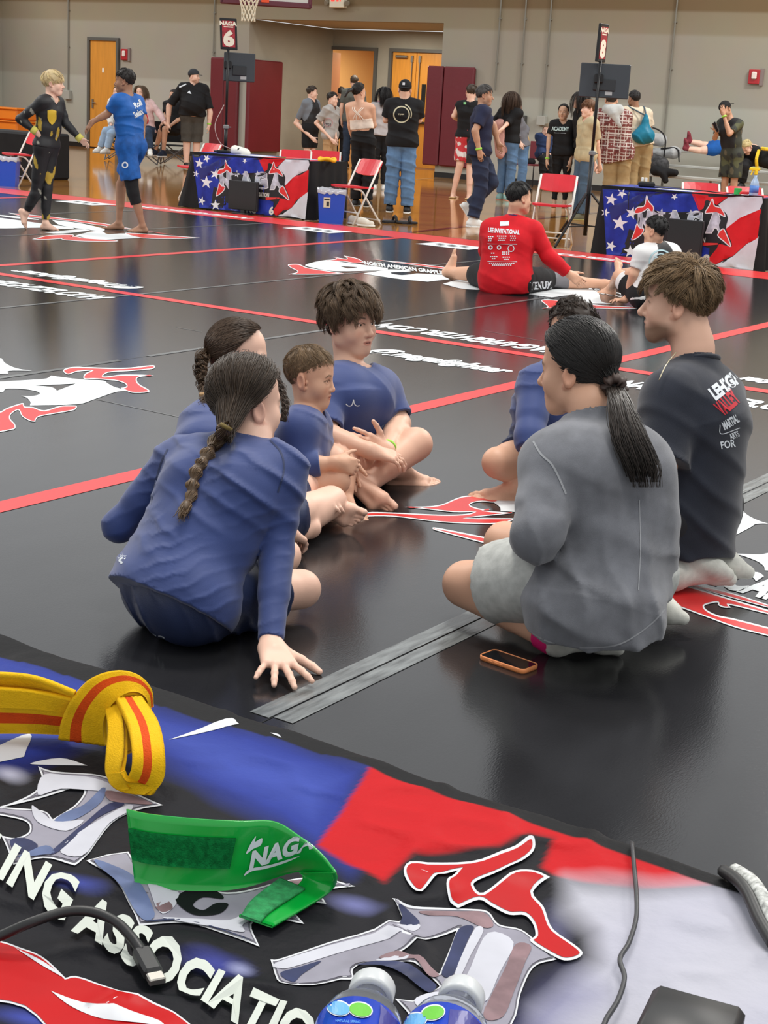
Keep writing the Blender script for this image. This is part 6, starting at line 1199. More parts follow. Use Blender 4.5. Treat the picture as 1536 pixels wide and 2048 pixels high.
def raglan():
    m = stand((616, 352), 172, (.75, -.5), g=1.12, tw=1.05, arms={'R': ((592, 246, -.05), (624, 276, -.2)), 'L': ((640, 236, .1), (655, 260, -.05))})
    put(m, 'stocky youth in grey-sleeved black rash guard beside the boy in light grey', 'fair', hf=fvec(.97, .1), ho=dict(cheek=1.15))
    R2 = mat('grey_black_lycra', None, .65, vc=True, bump=.2, bscale=300)
    def vc(V):
        q = (V - m.che) @ unit(m.shR - m.shL); z = (V - m.che) @ ZU; w = np.linalg.norm(m.shR - m.shL) / 2; c = np.tile(A3(.012, .012, .014), (len(V), 1)); c[np.abs(q) > w * (.72 - np.clip(z, -.2, .12) * 2)] = (.16, .18, .21); return c
    cloth('rash_guard', shirt_prims(m, .010, (.78, .78), .012, hem=.0), .0105, R2, m.root, None, vc); trousers(m, BLKC, (.85, .85), offe=.03, name='shorts'); shoes(m, BSHOE, GSOLE); short_hair(m, (.05, .032, .02), .012, .035, n=700, lift=.4)
raglan()
def greytee():
    m = stand((656, 368), 185, (.85, -.45), g=.86, arms={'R': ((632, 246, -.1), (664, 280, -.2)), 'L': ((668, 240, .1), (672, 276, -.1))})
    put(m, 'slim boy in loose light grey T-shirt with hands clasped', 'fair', hf=fvec(.9, -.4)); sh = tee(m, fab('heather_tee', (168, 164, 160)), (.75, .75), off=.022, offe=.035, hem=-.35); trousers(m, fab('tan_short', (176, 140, 100)), (.95, .95), offe=.03, name='shorts'); shoes(m, BSHOE, GSOLE); short_hair(m, (.03, .02, .014), .03, .04, n=900, lift=.3); txt(m, sh, 'JIU-JITSU', (637, 254), (662, 254), 8, mat('dark_print', (70, 62, 66), .7)); ringprint(sh, (657, 245), 8, 2, mat('pink_print', (176, 140, 140), .7))
greytee()
def tallgrey():
    m = stand((700, 335), 150, (.2, .97), g=.98); put(m, 'tall man in dark grey T-shirt walking away into the doorway', 'fair'); tee(m, fab('slate_tee', (92, 96, 92)), (.7, .7), hem=-.4); trousers(m, DDENIM); shoes(m, BSHOE, GSOLE); short_hair(m, (.07, .048, .03), .016, .024, n=500)
tallgrey()
def darkdoor():
    m = stand((676, 330), 174, (.1, 1), g=.95); put(m, 'person in black with dark hair seen between the grey shirts at the doorway', 'warm'); tee(m, BLKC); trousers(m, BLKC); shoes(m, BSHOE, GSOLE); short_hair(m, (.02, .015, .012), .03, n=400)
darkdoor()
def bagwoman():
    m = stand((722, 412), 168, (.3, .95), g=.98, tw=.98, hx=718, arms={'R': ((748, 250, .0), (735, 262, .15)), 'L': ((700, 250, .1), (706, 280, .2))})
    put(m, 'woman in strappy cream crop top and black trousers with cream shoulder bag', 'warm', hf=fvec(.75, .62)); CRM = fab('cream_rib', (226, 212, 198))
    T = m.torso(.008); mid = lerp(m.wai, m.che, .25); o = cloth('crop_top', T + [cut(lerp(m.wai, m.che, .62), unit(m.che - m.wai), .3), cut(lerp(m.pel, m.wai, .85), unit(m.pel - m.wai), .3)], .0105, CRM, m.root)
    sc = lerp(m.shL, m.shR, .5); bk = -m.f
    for a, c_ in ((-.06, .07), (.06, -.07), (-.1, .03), (.1, -.03)): b = MB(); b.tube(spline([sc + m.r * a * .9 + ZU * .03, sc + m.r * a * .6 - ZU * .03 + bk * .115, lerp(m.wai, m.che, .9) + m.r * c_ * .5 + bk * .128, lerp(m.wai, m.che, .6) + m.r * c_ + bk * .118], 5), .006, 5); b.build('strap', CRM, o)
    trousers(m, BLKC, (1.96, 1.96), off=.008, offe=.04, top=.12); shoes(m, BSHOE, GSOLE); tied_hair(m, (.016, .013, .012), (0, -.12, .03)); fr = m.fr; tp = fr.p(0, -.12, .03)
    V, Fc = tube_mesh(spline([tp, tp + bk * .06 - RH * .03 - ZU * .02, tp + bk * .07 - RH * .07 - ZU * .1], 6), list(np.linspace(.028, .012, 13)), 8); rawmesh('ponytail', V, Fc, mat('dark_hair_tail', (26, 20, 18), .5), m.root, True)
    t = thing('shoulder_bag', 'cream shoulder bag hanging on the woman in the crop top', 'bag', dep(739, 292, m.D - .15)); b = MB(); b.box(dep(739, 291, m.D - .12), (.17, .09, .13), np.array([RH, AW, ZU]), bev=.025); b.build('pouch', mat('cream_leather', (214, 200, 178), .5), t); b = MB(); b.box(dep(739, 287, m.D - .17), (.17, .012, .07), np.array([RH, AW, ZU]), bev=.005); b.build('flap', mat('cream_leather_flap', (198, 182, 160), .5), t)
    b = MB(); pts = [sc + m.r * .09 + ZU * .07, dep(727, 222, m.D - .13), dep(729, 255, m.D - .15), dep(731, 284, m.D - .14)]; Sx = spline(pts, 5); V = []; [V.extend((p - RH * .018, p + RH * .018)) for p in Sx]; rawmesh('strap', np.array(V), [(2 * i, 2 * i + 1, 2 * i + 3, 2 * i + 2) for i in range(len(Sx) - 1)], mat('tan_strap', (206, 184, 156), .6), t)
bagwoman()
def pinkgirl():
    m = stand((758, 380), 175, (-.1, 1), g=.95, arms={'L': ((752, 240, .1), (748, 225, -.05)), 'R': ((785, 250, 0), (780, 270, .1))}); put(m, 'girl with long black hair in pink and grey top beside the man in jeans', 'warm'); tee(m, fab('grey_pink_top', (178, 172, 172)), (.7, .7)); trousers(m, BLKC); shoes(m, WSHOE, GSOLE); long_hair(m, (.014, .012, .012), .30); b = MB(); b.box(dep(762, 212, m.D - .16), (.2, .03, .16), np.array([RH, AW, ZU]), bev=.014); b.build('pink_panel', fab('pink_panel_cloth', (206, 120, 140)), m.root)
pinkgirl()
def jeansman():
    m = stand((796, 424), 160, (.05, 1), g=1.08, hw=1.1, stance=.12, arms={'L': ((772, 240, .05), (782, 222, .25)), 'R': ((838, 240, .05), (826, 230, .25))}); put(m, 'man in black T-shirt, blue jeans and backwards black cap, arms folded', 'light', hf=fvec(.1, 1))
    sh = tee(m, BLKC, (.8, .8), off=.02, offe=.032, hem=-.3); trousers(m, DENIM, (1.98, 1.98), off=.014, offe=.045, amp=.01); shoes(m, BSHOE, WSHOE); cap_hat(m, BLKC, -m.fr.f, (-m.fr.f, 0)); short_hair(m, (.02, .016, .014), .02, n=300); ringprint(sh, (803, 229), 15.5, 2.5, mat('sand_print', (196, 190, 160), .6)); ringprint(sh, (803, 228), 20, 2, mat('sand_print', (196, 190, 160), .6), arc=(-1.2, .4)); txt(m, sh, 'TEAM', (796, 230), (808, 230), 3, mat('sand_print', (196, 190, 160), .6))
jeansman()
def tankman():
    m = stand((928, 398), 168, (.35, .93), g=1.02, arms={'L': ((908, 232, .1), (925, 245, .3)), 'R': ((956, 240, 0), (955, 265, .1))}, legs={'L': ((920, 330, 0), (906, 388, .05)), 'R': ((940, 335, -.02), (938, 392, -.05))}); put(m, 'crew-cut man in black tank top and red patterned shorts', 'fair', hf=fvec(.3, .95), hu=unit(ZU + RH * .05), feet=bare_feet(m))
    sh = tee(m, BLKC, (.12, .12), off=.012, offe=.014); RW = mat('red_white_pattern', None, .7, vc=True)
    def vc(V):
        n = wob(V * A3(1, 1, 1.4), 42, 5, 21); c = np.tile(A3(.55, .03, .04), (len(V), 1)); c[n > .12] = (.72, .66, .64); q = (V - m.pel) @ m.r; c[q > .02] = (.012, .012, .014); return c
    cloth('shorts', pants_prims(m, .016, (.85, .85), .04, top=.09), .0105, RW, m.root, None, vc); short_hair(m, (.06, .04, .026), .004, .03, n=350, t=.003); shape(sh, [(927, 204), (932, 204), (932, 209), (927, 209)], mat('green_print', (120, 180, 120), .7))
    sl = thing('flip_flops', 'tan flip-flops under the man in red patterned shorts', 'sandals', m.base)
    for q in 'LR': b = MB(); p = getattr(m, 'an' + q).copy(); b.box(A3(p[0], p[1], .012) + m.f * .05, (.09, .25, .02), np.array([m.r, m.f, ZU]), bev=.009); b.build('sole', mat('tan_foam', (196, 166, 120), .7), sl)
tankman()
def navyman():
    m = stand((948, 452), 170, (.98, .05), g=1.1, tw=1.02, hx=968, arms={'R': ((950, 262, -.24), (958, 300, -.24)), 'L': ((986, 250, .2), (996, 285, .2))}, legs={'R': ((962, 376, -.08), (945, 440, -.08)), 'L': ((984, 365, .08), (938, 412, .1))})
    put(m, 'greying man in navy polo and dark jeans walking to the right', 'tan', hf=fvec(.99, -.05), ho=dict(beard=.35, beardc=(.25, .2, .17), nose=1.15), hh=.0065); NV = fab('navy_polo', (36, 40, 64)); sh = tee(m, NV, (.72, .72), offe=.028, hem=-.25); trousers(m, fab('indigo_denim', (40, 48, 70), noise=.25, nscale=8), (1.95, 1.9), offe=.035); d = {'R': (fvec(.99, 0), unit(ZU)), 'L': (unit(RH * .6 - ZU * .8), unit(RH * .8 + ZU * .6))}
    shoes(m, WSHOE, WSHOE, d); short_hair(m, (.07, .065, .062), .03, .04, n=1000, lift=.25, fade=.8); band(lerp(m.wrR, m.elR, .06), m.wrR - m.elR, .034, .022, mat('lime_paper_band', (190, 220, 110), .6), m.root); cloth('collar', [cap(m.neck - ZU * .04 - m.f * .03, m.neck - ZU * .05 + m.f * .05, .066, .064, .02), cut(m.neck - ZU * .005, ZU, .2)], .009, NV, m.root)
navyman()
def brownhair():
    m = stand((1008, 400), 184, (.5, .6), g=1.0, arms={'R': ((1022, 240, -.1), (1004, 258, -.25)), 'L': ((985, 250, .2), (995, 262, .1))}); put(m, 'woman with long brown hair carrying a pink jacket over her arm', 'fair', hf=fvec(.6, .75)); tee(m, BLKC, (1.4, 1.4)); trousers(m, DENIM); shoes(m, fab('mint_trainer', (150, 190, 186)), mat('pink_sole', (206, 130, 110), .6)); long_hair(m, (.07, .04, .025), .34)
    t = cloth('jacket', [cap(dep(1000, 248, m.D - .3), dep(1020, 250, m.D - .25), .075, .07, .05), cap(dep(1000, 252, m.D - .28), dep(1000, 308, m.D - .25), .09, .07, .05), cap(dep(1012, 252, m.D - .28), dep(1014, 300, m.D - .25), .06, .05, .04)], .0105, fab('dusty_pink_cotton', (198, 148, 138)), None, folds(RT, 40, .012)); tag(t, 'dusty pink jacket folded over the brown-haired woman\'s arm', 'jacket')
    b = MB(); b.lathe([(.034, 0), (.038, .03), (.036, .12), (.03, .14)], dep(1008, 243, m.D - .3), ZU, 12); tag(b.build('drink_bottle', mat('clear_teal_plastic', (120, 160, 160), .2, trans=.5)), 'clear teal drink bottle held on top of the pink jacket', 'bottle')
brownhair()
def bunwoman():
    m = stand((1040, 392), 206, (.7, -.1), g=1.0, hx=1033, arms={'R': ((1030, 262, -.1), (1040, 285, -.2)), 'L': ((1052, 258, .1), (1050, 275, 0))}); put(m, 'woman in grey with hair in a bun carrying a tan shoulder bag', 'fair', hf=fvec(.97, .1)); tee(m, fab('mid_grey_knit', (110, 110, 116)), (1.6, 1.6)); trousers(m, DENIM); shoes(m, WSHOE, GSOLE); tied_hair(m, (.05, .032, .022), (0, -.115, .03)); fr = m.fr; b = MB(); b.lathe([(.005, -.03), (.026, -.018), (.032, 0), (.026, .018), (.005, .03)], fr.p(0, -.125, .035), fr.u, 12); b.build('hair_bun', mat('brown_hair_bun', (60, 44, 36), .55), m.root, True)
    t = cloth('tote', [cap(dep(1026, 262, m.D - .2), dep(1030, 288, m.D - .2), .12, .15, .05), cap(dep(1038, 258, m.D - .2), dep(1044, 280, m.D - .2), .08, .12, .05), cut(dep(1030, 250, m.D - .2), ZU, .3)], .0105, fab('tan_canvas', (176, 148, 108)), None, folds(RT, 30, .008)); tag(t, 'slouchy tan bag held by the woman with the bun', 'bag')
bunwoman()
def seatedchild():
    m = seated((1092, 312), 23.5, (-.2, -.95), (1094, 262, 0), ((1086, 318, -.3), (1098, 318, -.3)), ((1086, 352, -.3), (1100, 352, -.3)), (((1082, 296, 0), (1088, 312, -.2)), ((1106, 296, 0), (1098, 312, -.2))), s=.75); put(m, 'child in navy seated on the maroon chair behind the girl in black', 'fair', hf=fvec(-.2, -.97)); tee(m, fab('navy_fleece', (44, 60, 96)), (1.8, 1.8)); trousers(m, BLKC, (1.9, 1.9)); shoes(m, BSHOE, GSOLE); short_hair(m, (.2, .14, .08), .03, n=400)
seatedchild()
def cadergirl():
    m = stand((1118, 414), 210, (-.15, -.98), g=.9, hx=1128, arms={'R': ((1098, 272, 0), (1094, 322, -.08)), 'L': ((1146, 280, 0), (1140, 326, -.08))}); put(m, 'dark-haired girl in black T-shirt with white lettering and black leggings', 'olive', hf=fvec(-.3, -.95), feet=bare_feet(m), hh=.0065, eyes=(40, 28, 20)); sh = tee(m, BLKC, (.85, .85), offe=.022, hem=-.2, amp=.006); trousers(m, BLKC, (1.88, 1.88), off=.008, offe=.009); txt(m, sh, 'ACADEMY', (1103, 261), (1138, 262), 8, mat('pale_teal_print', (190, 214, 214), .6), bold=.03); shape(sh, [(1108, 265), (1132, 266), (1132, 267), (1108, 266)], WHITEP, 'rule'); tied_hair(m, (.016, .013, .012), (0, -.11, .0)); band(lerp(m.wrR, m.elR, .1), m.wrR - m.elR, .028, .02, mat('lime_paper_band', (190, 220, 110), .6), m.root)
cadergirl()
def darkwoman():
    m = stand((1158, 418), 184, (-.9, -.2), g=.95, hx=1163); put(m, 'woman with long dark hair in profile behind the red-haired boy', 'fair', hf=fvec(-.97, -.1)); tee(m, BLKC, (1.9, 1.9)); trousers(m, BLKC); shoes(m, WSHOE, GSOLE); long_hair(m, (.02, .015, .013), .36)
darkwoman()
def redhead():
    m = stand((1160, 438), 200, (-.85, -.35), g=.92, hx=1180, arms={'L': ((1194, 285, -.05), (1199, 330, .08)), 'R': ((1175, 280, .2), (1190, 330, .2))}); put(m, 'auburn-haired boy in sand-coloured T-shirt and loose jeans, hands behind him', 'fair', hf=fvec(-.95, -.3), hh=.0065); tee(m, fab('sand_tee', (186, 172, 138)), (.8, .8), off=.02, offe=.036, hem=-.4); trousers(m, fab('washed_denim', (72, 92, 112), noise=.2, nscale=8), (1.98, 1.98), off=.018, offe=.055, amp=.01); shoes(m, fab('olive_trainer', (104, 102, 84)), mat('yellow_grey_sole', (150, 148, 90), .6)); short_hair(m, (.17, .075, .032), .045, .055, n=1500, lift=.25, fade=.7, fringe=.01, t=.011)
redhead()
def plaidman():
    m = stand((1226, 432), 184, (.15, .98), g=1.12, tw=1.1, hx=1224, hw=1.05, arms={'L': ((1196, 262, .05), (1200, 300, .15)), 'R': ((1254, 258, .05), (1246, 295, .1))}); put(m, 'man in red plaid shirt with grey hood and khaki trousers, back to us', 'warm', hf=fvec(.1, 1), ho=dict(face=False)); PL = mat('red_plaid_flannel', None, .85, vc=True)
    def vc(V):
        a, z = V @ unit(m.r), V[:, 2]; c = np.tile(A3(.16, .035, .03), (len(V), 1)); u = (np.mod(a, .085) < .013) | (np.mod(a + .03, .085) < .005); w = (np.mod(z, .085) < .013) | (np.mod(z + .03, .085) < .005); n = wob(V, 60, 4) > -.25; c[(u | w) & n] = (.55, .50, .46); k = np.mod(a + .05, .17) < .04; c[k & ~u & ~w] *= .6; return c
    sh = cloth('shirt', shirt_prims(m, .022, (1.9, 1.9), .026, hem=-.6, extra=[cap(m.hiL, m.hiR, .145, .145, .05), cap(m.hiL - ZU * .12, m.hiR - ZU * .12, .135, .135, .05)]), .0095, PL, m.root, folds(RT, 40, .008), vc); HG = fab('pale_grey_jersey', (178, 180, 178)); cloth('hood', [cap(m.neck - ZU * .0 - m.f * .05 - m.r * .07, m.neck - m.f * .05 + m.r * .08, .075, .08, .03), cap(m.neck - m.f * .10 + m.r * .02 - ZU * .05, m.neck - m.f * .12 + m.r * .12 - ZU * .2, .065, .035, .05)], .0105, HG, m.root, folds(UP, 50, .006)); trousers(m, KHAKI, (1.98, 1.98), off=.016, offe=.05, amp=.01); shoes(m, BSHOE, GSOLE); short_hair(m, (.03, .022, .016), .02, n=300)
plaidman()
def peekman():
    m = stand((1248, 405), 206, (-.2, .95), g=.9); put(m, 'brown-haired person between the plaid shirt and the blue backpack', 'warm'); tee(m, fab('blue_grey_tee', (70, 88, 120))); trousers(m, DDENIM); shoes(m, BSHOE, GSOLE); short_hair(m, (.05, .03, .02), .04, n=400)
peekman()
def packman():
    m = stand((1270, 418), 182, (-.15, .98), g=1.02, hx=1270, hw=1.05, arms={'L': ((1250, 262, -.02), (1240, 295, .1)), 'R': ((1300, 262, .08), (1302, 300, .15))}); put(m, 'man in cream T-shirt and khaki trousers wearing a teal drawstring pack', 'brown', hf=fvec(-.5, .85)); tee(m, fab('cream_tee', (206, 194, 172)), (.7, .7), off=.02, offe=.034, hem=-.1); trousers(m, KHAKI, (1.98, 1.98), off=.016, offe=.045, amp=.01); shoes(m, BSHOE, GSOLE); short_hair(m, (.014, .012, .012), .014, .022, n=500); bk = -m.f
    t = thing('drawstring_pack', 'teal blue drawstring backpack on the man in the cream T-shirt', 'backpack', dep(1280, 300, m.D - .3)); c = lerp(m.wai, m.che, .35) + bk * .19 + m.r * .05; cloth('sack', [cap(c - ZU * .10 - m.r * .06, c - ZU * .1 + m.r * .05, .115, .115, .06), cap(c - ZU * .05, c + ZU * .12 + m.r * .0, .10, .05, .06), cap(c + ZU * .12, c + ZU * .19, .04, .03, .04)], .0095, fab('teal_nylon', (22, 112, 140), .45), t, folds(unit(UP + RT), 45, .012))
    for q in (-1, 1): b = MB(); b.tube(spline([c + ZU * .19, lerp(m.neck, m.shR if q > 0 else m.shL, .6) + ZU * .05 + bk * .07, lerp(m.neck, m.shR if q > 0 else m.shL, .6) + ZU * .06 + m.f * .05, m.che + m.r * q * .12 + m.f * .12], 5), .012, 6); b.build('shoulder_strap', mat('grey_webbing', (66, 84, 96), .7), t)
packman()
def phoneman():
    m = stand((1453, 428), 204, (-.72, -.65), g=.98, hx=1460, arms={'R': ((1430, 276, .0), (1434, 262, -.15)), 'L': ((1459, 268, -.25), (1447, 228, -.18))}); put(m, 'man in camouflage-sleeved black T-shirt reading a phone, hand at his brow', 'tan', hf=unit(RH * -.75 + TW * .5 - ZU * .45), hu=unit(ZU - RH * .35), head=m.head0 - RH * .05, hands={'armR': hand_prims(m.wrR, unit(-RH * .4 + ZU * .8), unit(TW), 'R', .95, curl=(.7,) * 4), 'armL': hand_prims(m.wrL, unit(ZU - RH * .3), unit(TW), 'L', .95, curl=(.6,) * 4)}); CM = mat('camouflage_cloth', None, .8, vc=True)
    def camo(V): n, w = wob(V, 26, 5, 4), wob(V, 34, 5, 17); c = np.tile(A3(.03, .034, .024), (len(V), 1)); c[n > .2] = (.075, .08, .035); c[w > .35] = (.01, .01, .01); c[n < -.4] = (.10, .085, .05); return c
    def vc(V): c = np.tile(A3(.011, .011, .013), (len(V), 1)); q = np.abs((V - m.che) @ unit(m.shR - m.shL)); k = q > np.linalg.norm(m.shR - m.shL) / 2 * .93; c[k] = camo(V)[k]; return c
    cloth('shirt', shirt_prims(m, .012, (.75, .75), .016, hem=-.1), .0105, CM, m.root, None, vc); cloth('shorts', pants_prims(m, .016, (.8, .8), .045, top=.09), .0105, CM, m.root, folds(RT, 40, .008), camo); shoes(m, BSHOE, GSOLE); fr = m.fr; cap_hat(m, BLKC, -fr.f); b = MB(); b.tube(spline([fr.p(0, -.105, .02), fr.p(.03, -.13, .03), fr.p(.05, -.16, .035)], 4), .012, 6); b.build('red_cap_strap', mat('red_strap', (180, 40, 50), .7), m.root); short_hair(m, (.06, .035, .02), .02, n=250); band(lerp(m.wrL, m.elL, .12), m.wrL - m.elL, .034, .022, mat('lime_paper_band', (190, 220, 110), .6), m.root)
    t = thing('phone', 'black phone held up by the man in camouflage sleeves', 'phone', dep(1431, 254, m.D - .4)); ax = np.array([unit(RH * .7 + AW * .5), unit(AW * .6 - ZU * .3 - RH * .5), unit(ZU * .8 - RH * .55)]); ax[1] = unit(np.cross(ax[2], ax[0])); ax[0] = np.cross(ax[1], ax[2]); c = dep(1432, 254, float((m.wrR - CAM) @ FW) - .05); b = MB(); b.box(c, (.075, .009, .15), ax, bev=.003); b.build('shell', mat('phone_black', (22, 22, 24), .3), t); b = MB(); b.box(c - ax[1] * .006, (.066, .003, .14), ax); b.build('screen', mat('phone_glass', (14, 14, 18), .08), t)
phoneman()
def layer():
    D = 25.75; pel = dep(1432, 293, D); L_ = lambda x, y, dd=0: dep(x, y, D + dd); f = ZU; 
    m = Man(s=.92, pel=pel, wai=L_(1452, 298), che=L_(1474, 300), neck=L_(1492, 300), shL=L_(1486, 296, .16), shR=L_(1486, 304, -.12), elL=L_(1465, 300, .3), wrL=L_(1445, 300, .25), elR=L_(1466, 306, -.2), wrR=L_(1448, 304, -.2), hiL=L_(1426, 296, .08), hiR=L_(1427, 299, -.08), knL=L_(1400, 288, .1), knR=L_(1397, 301, -.08), anL=L_(1376, 283, .1), anR=L_(1370, 297, -.08)); m.f, m.r = ZU, AW
    person(m, 'person in blue shorts lying on the top bleacher, feet to the left', 'fair', L_(1505, 298), ZU, RH, .9, dict(face=False), {}, {'legL': foot_prims(m.anL, unit(ZU - RH * .5), -RH, 'L', .9, False), 'legR': foot_prims(m.anR, unit(ZU - RH * .5), -RH, 'R', .9, False)}, h=.0115, hh=.009)
    cloth('shirt', shirt_prims(m, .012, (.6, .6), .016, hem=-.1), .0115, BLKC, m.root); cloth('shorts', pants_prims(m, .014, (.45, .45), .024, top=.09), .0105, fab('blue_shorts', (26, 84, 156)), m.root)
    MS = fab('maroon_sock', (128, 52, 62)); [cloth('sock', [dict(p, ra=p['ra'] + .008, rb=p['rb'] + .008) for p in foot_prims(getattr(m, 'an' + q), unit(ZU - RH * .5), -RH, q, .9, False) if p['t'] == 'c'], .0105, MS, m.root) for q in 'LR']
layer()
def bleached():
    m = seated((1506, 318), 24.6, (-.6, -.75), (1494, 294, -.3), ((1476, 330, -.35), (1490, 334, -.45)), ((1470, 366, -.3), (1484, 368, -.4)), (((1508, 318, .1), (1490, 330, -.3)), ((1482, 312, -.2), (1476, 330, -.4))), s=.9)
    put(m, 'person with bleached patterned crew cut hunched over on the bleachers', 'fair', hf=unit(RH * -.5 + TW * .45 - ZU * .75), hu=unit(ZU * .7 - RH * .4 + TW * .3)); tee(m, BLKC, (1.6, 1.6)); trousers(m, BLKC, (1.9, 1.9)); shoes(m, BSHOE, GSOLE); short_hair(m, (.62, .50, .24), .012, .016, n=500, t=.008)
bleached()
print('bg', time.time() - T0)
# ------------------------------------------------------------------ score tables, chairs, stands
CH_RED = mat('chair_red_plastic', (206, 26, 42), .35, noise=.05, nscale=6); CH_WHT = mat('chair_white_tube', (222, 220, 212), .35)
def chair_parts(t):
    for q in (-1, 1):
        b = MB(); b.tube([(q * .195, .17, .0), (q * .19, -.20, .70)], .012, 8); b.build('front_leg', CH_WHT, t, True)
        b = MB(); b.tube(spline([(q * .165, .16, .395), (q * .165, .05, .37), (q * .17, -.06, .24), (q * .185, -.24, 0)], 5), .011, 8); b.build('rear_leg', CH_WHT, t, True)
    b = MB(); b.tube([(-.195, .10, .13), (.195, .10, .13)], .008, 6); b.build('front_stretcher', CH_WHT, t, True); b = MB(); b.tube([(-.183, -.225, .05), (.183, -.225, .05)], .008, 6); b.build('rear_stretcher', CH_WHT, t, True)
    def panel(name, P, Nrm, w, hgt, th, r, bow):
        V, Fc = [], []; nu = 13; out = [smooth_poly([(-w / 2 + r, -hgt / 2), (w / 2 - r, -hgt / 2), (w / 2, -hgt / 2 + r), (w / 2, hgt / 2 - r), (w / 2 - r, hgt / 2), (-w / 2 + r, hgt / 2), (-w / 2, hgt / 2 - r), (-w / 2, -hgt / 2 + r)], 3)][0]
        v2, tr = tri_poly(out, w / 7); n = len(v2); pos = lambda x, y, o: P(x, y) + Nrm * (o + bow * (1 - (2 * x / w) ** 2)); V = [pos(x, y, 0) for x, y in v2] + [pos(x, y, th) for x, y in v2]; Fc = [tuple(a) for a in tr[:, ::-1]] + [tuple(a + n) for a in tr]
        m = len(out); k0 = len(V); V += [pos(x, y, 0) for x, y in out] + [pos(x, y, th) for x, y in out]; Fc += [(k0 + i, k0 + (i + 1) % m, k0 + m + (i + 1) % m, k0 + m + i) for i in range(m)]
        rawmesh(name, np.array(V), Fc, CH_RED, t, world=False)
    tb = unit(A3(0, -.37, .70)); nb = A3(0, tb[2], -tb[1]); panel('backrest', lambda x, y: A3(0, -.168, .635) + A3(1, 0, 0) * x + tb * y, -nb * 1.0, .40, .185, .014, .05, .025)
    panel('seat', lambda x, y: A3(0, .05, .40) + A3(1, 0, 0) * x + A3(0, 1, .03) * y, A3(0, 0, 1), .37, .35, .02, .05, -.008)
proto = thing('folding_chair', '', 'chair', group='red folding chairs'); chair_parts(proto); first = True
def chair(p, f, label):
    global first
    o = proto if first else proto.copy()
    if not first:
        COL.objects.link(o)
        for ch in proto.children: c = ch.copy(); COL.objects.link(c); c.parent = o
    first = False; o['label'] = label; o.location = (p[0], p[1], 0); o.rotation_euler = (0, 0, math.atan2(f[1], f[0]) - math.pi / 2); return o
fl_ = unit(RH * -.75 + TW * .65)
chair(onz(708, 447, 0) , fl_, 'red folding chair right of the left score table, by the blue bin'); chair(onz(1100, 489, 0), unit(-RH * .28 + TW * .96), 'empty red folding chair between the red-shirted man and the tripod')
chair(onz(372, 402, 0) + A3(-.1, .35, 0), fl_, 'red folding chair at the left end of the left score table'); chair(onz(35, 372, 0) + A3(0, .1, 0), fl_, 'red folding chair behind the blond boy')
chair(ony(588, 350, 15.25) * A3(1, 1, 0), TW, 'left of two red folding chairs behind the left score table'); chair(ony(647, 355, 15.75) * A3(1, 1, 0), TW, 'right of two red folding chairs behind the left score table, behind a yellow belt')
chair(ony(1406, 400, 15.1) * A3(1, 1, 0), TW, 'red folding chair behind the right score table, below the bleachers'); chair(ony(1502, 405, 14.9) * A3(1, 1, 0), unit(TW + RH * .2), 'red folding chair behind the spray bottle on the right score table')
CLB = fab('black_tablecloth', (24, 24, 26), .75, noise=.2, nscale=6); BBLUE = fab('banner_blue', (36, 52, 150), .45, noise=.35, nscale=7); BRED = fab('banner_red', (206, 30, 38), .45, noise=.1, nscale=7); BWHT = fab('banner_white', (206, 208, 216), .5, noise=.08, nscale=7); BSTAR = mat('banner_star', (226, 228, 232), .5); CHROME = mat('chrome_print', (176, 178, 190), .4, noise=.45, nscale=14)
FLR = mat('flame_red_print', (214, 44, 40), .5); CBLK = mat('banner_black', (20, 20, 24), .5)
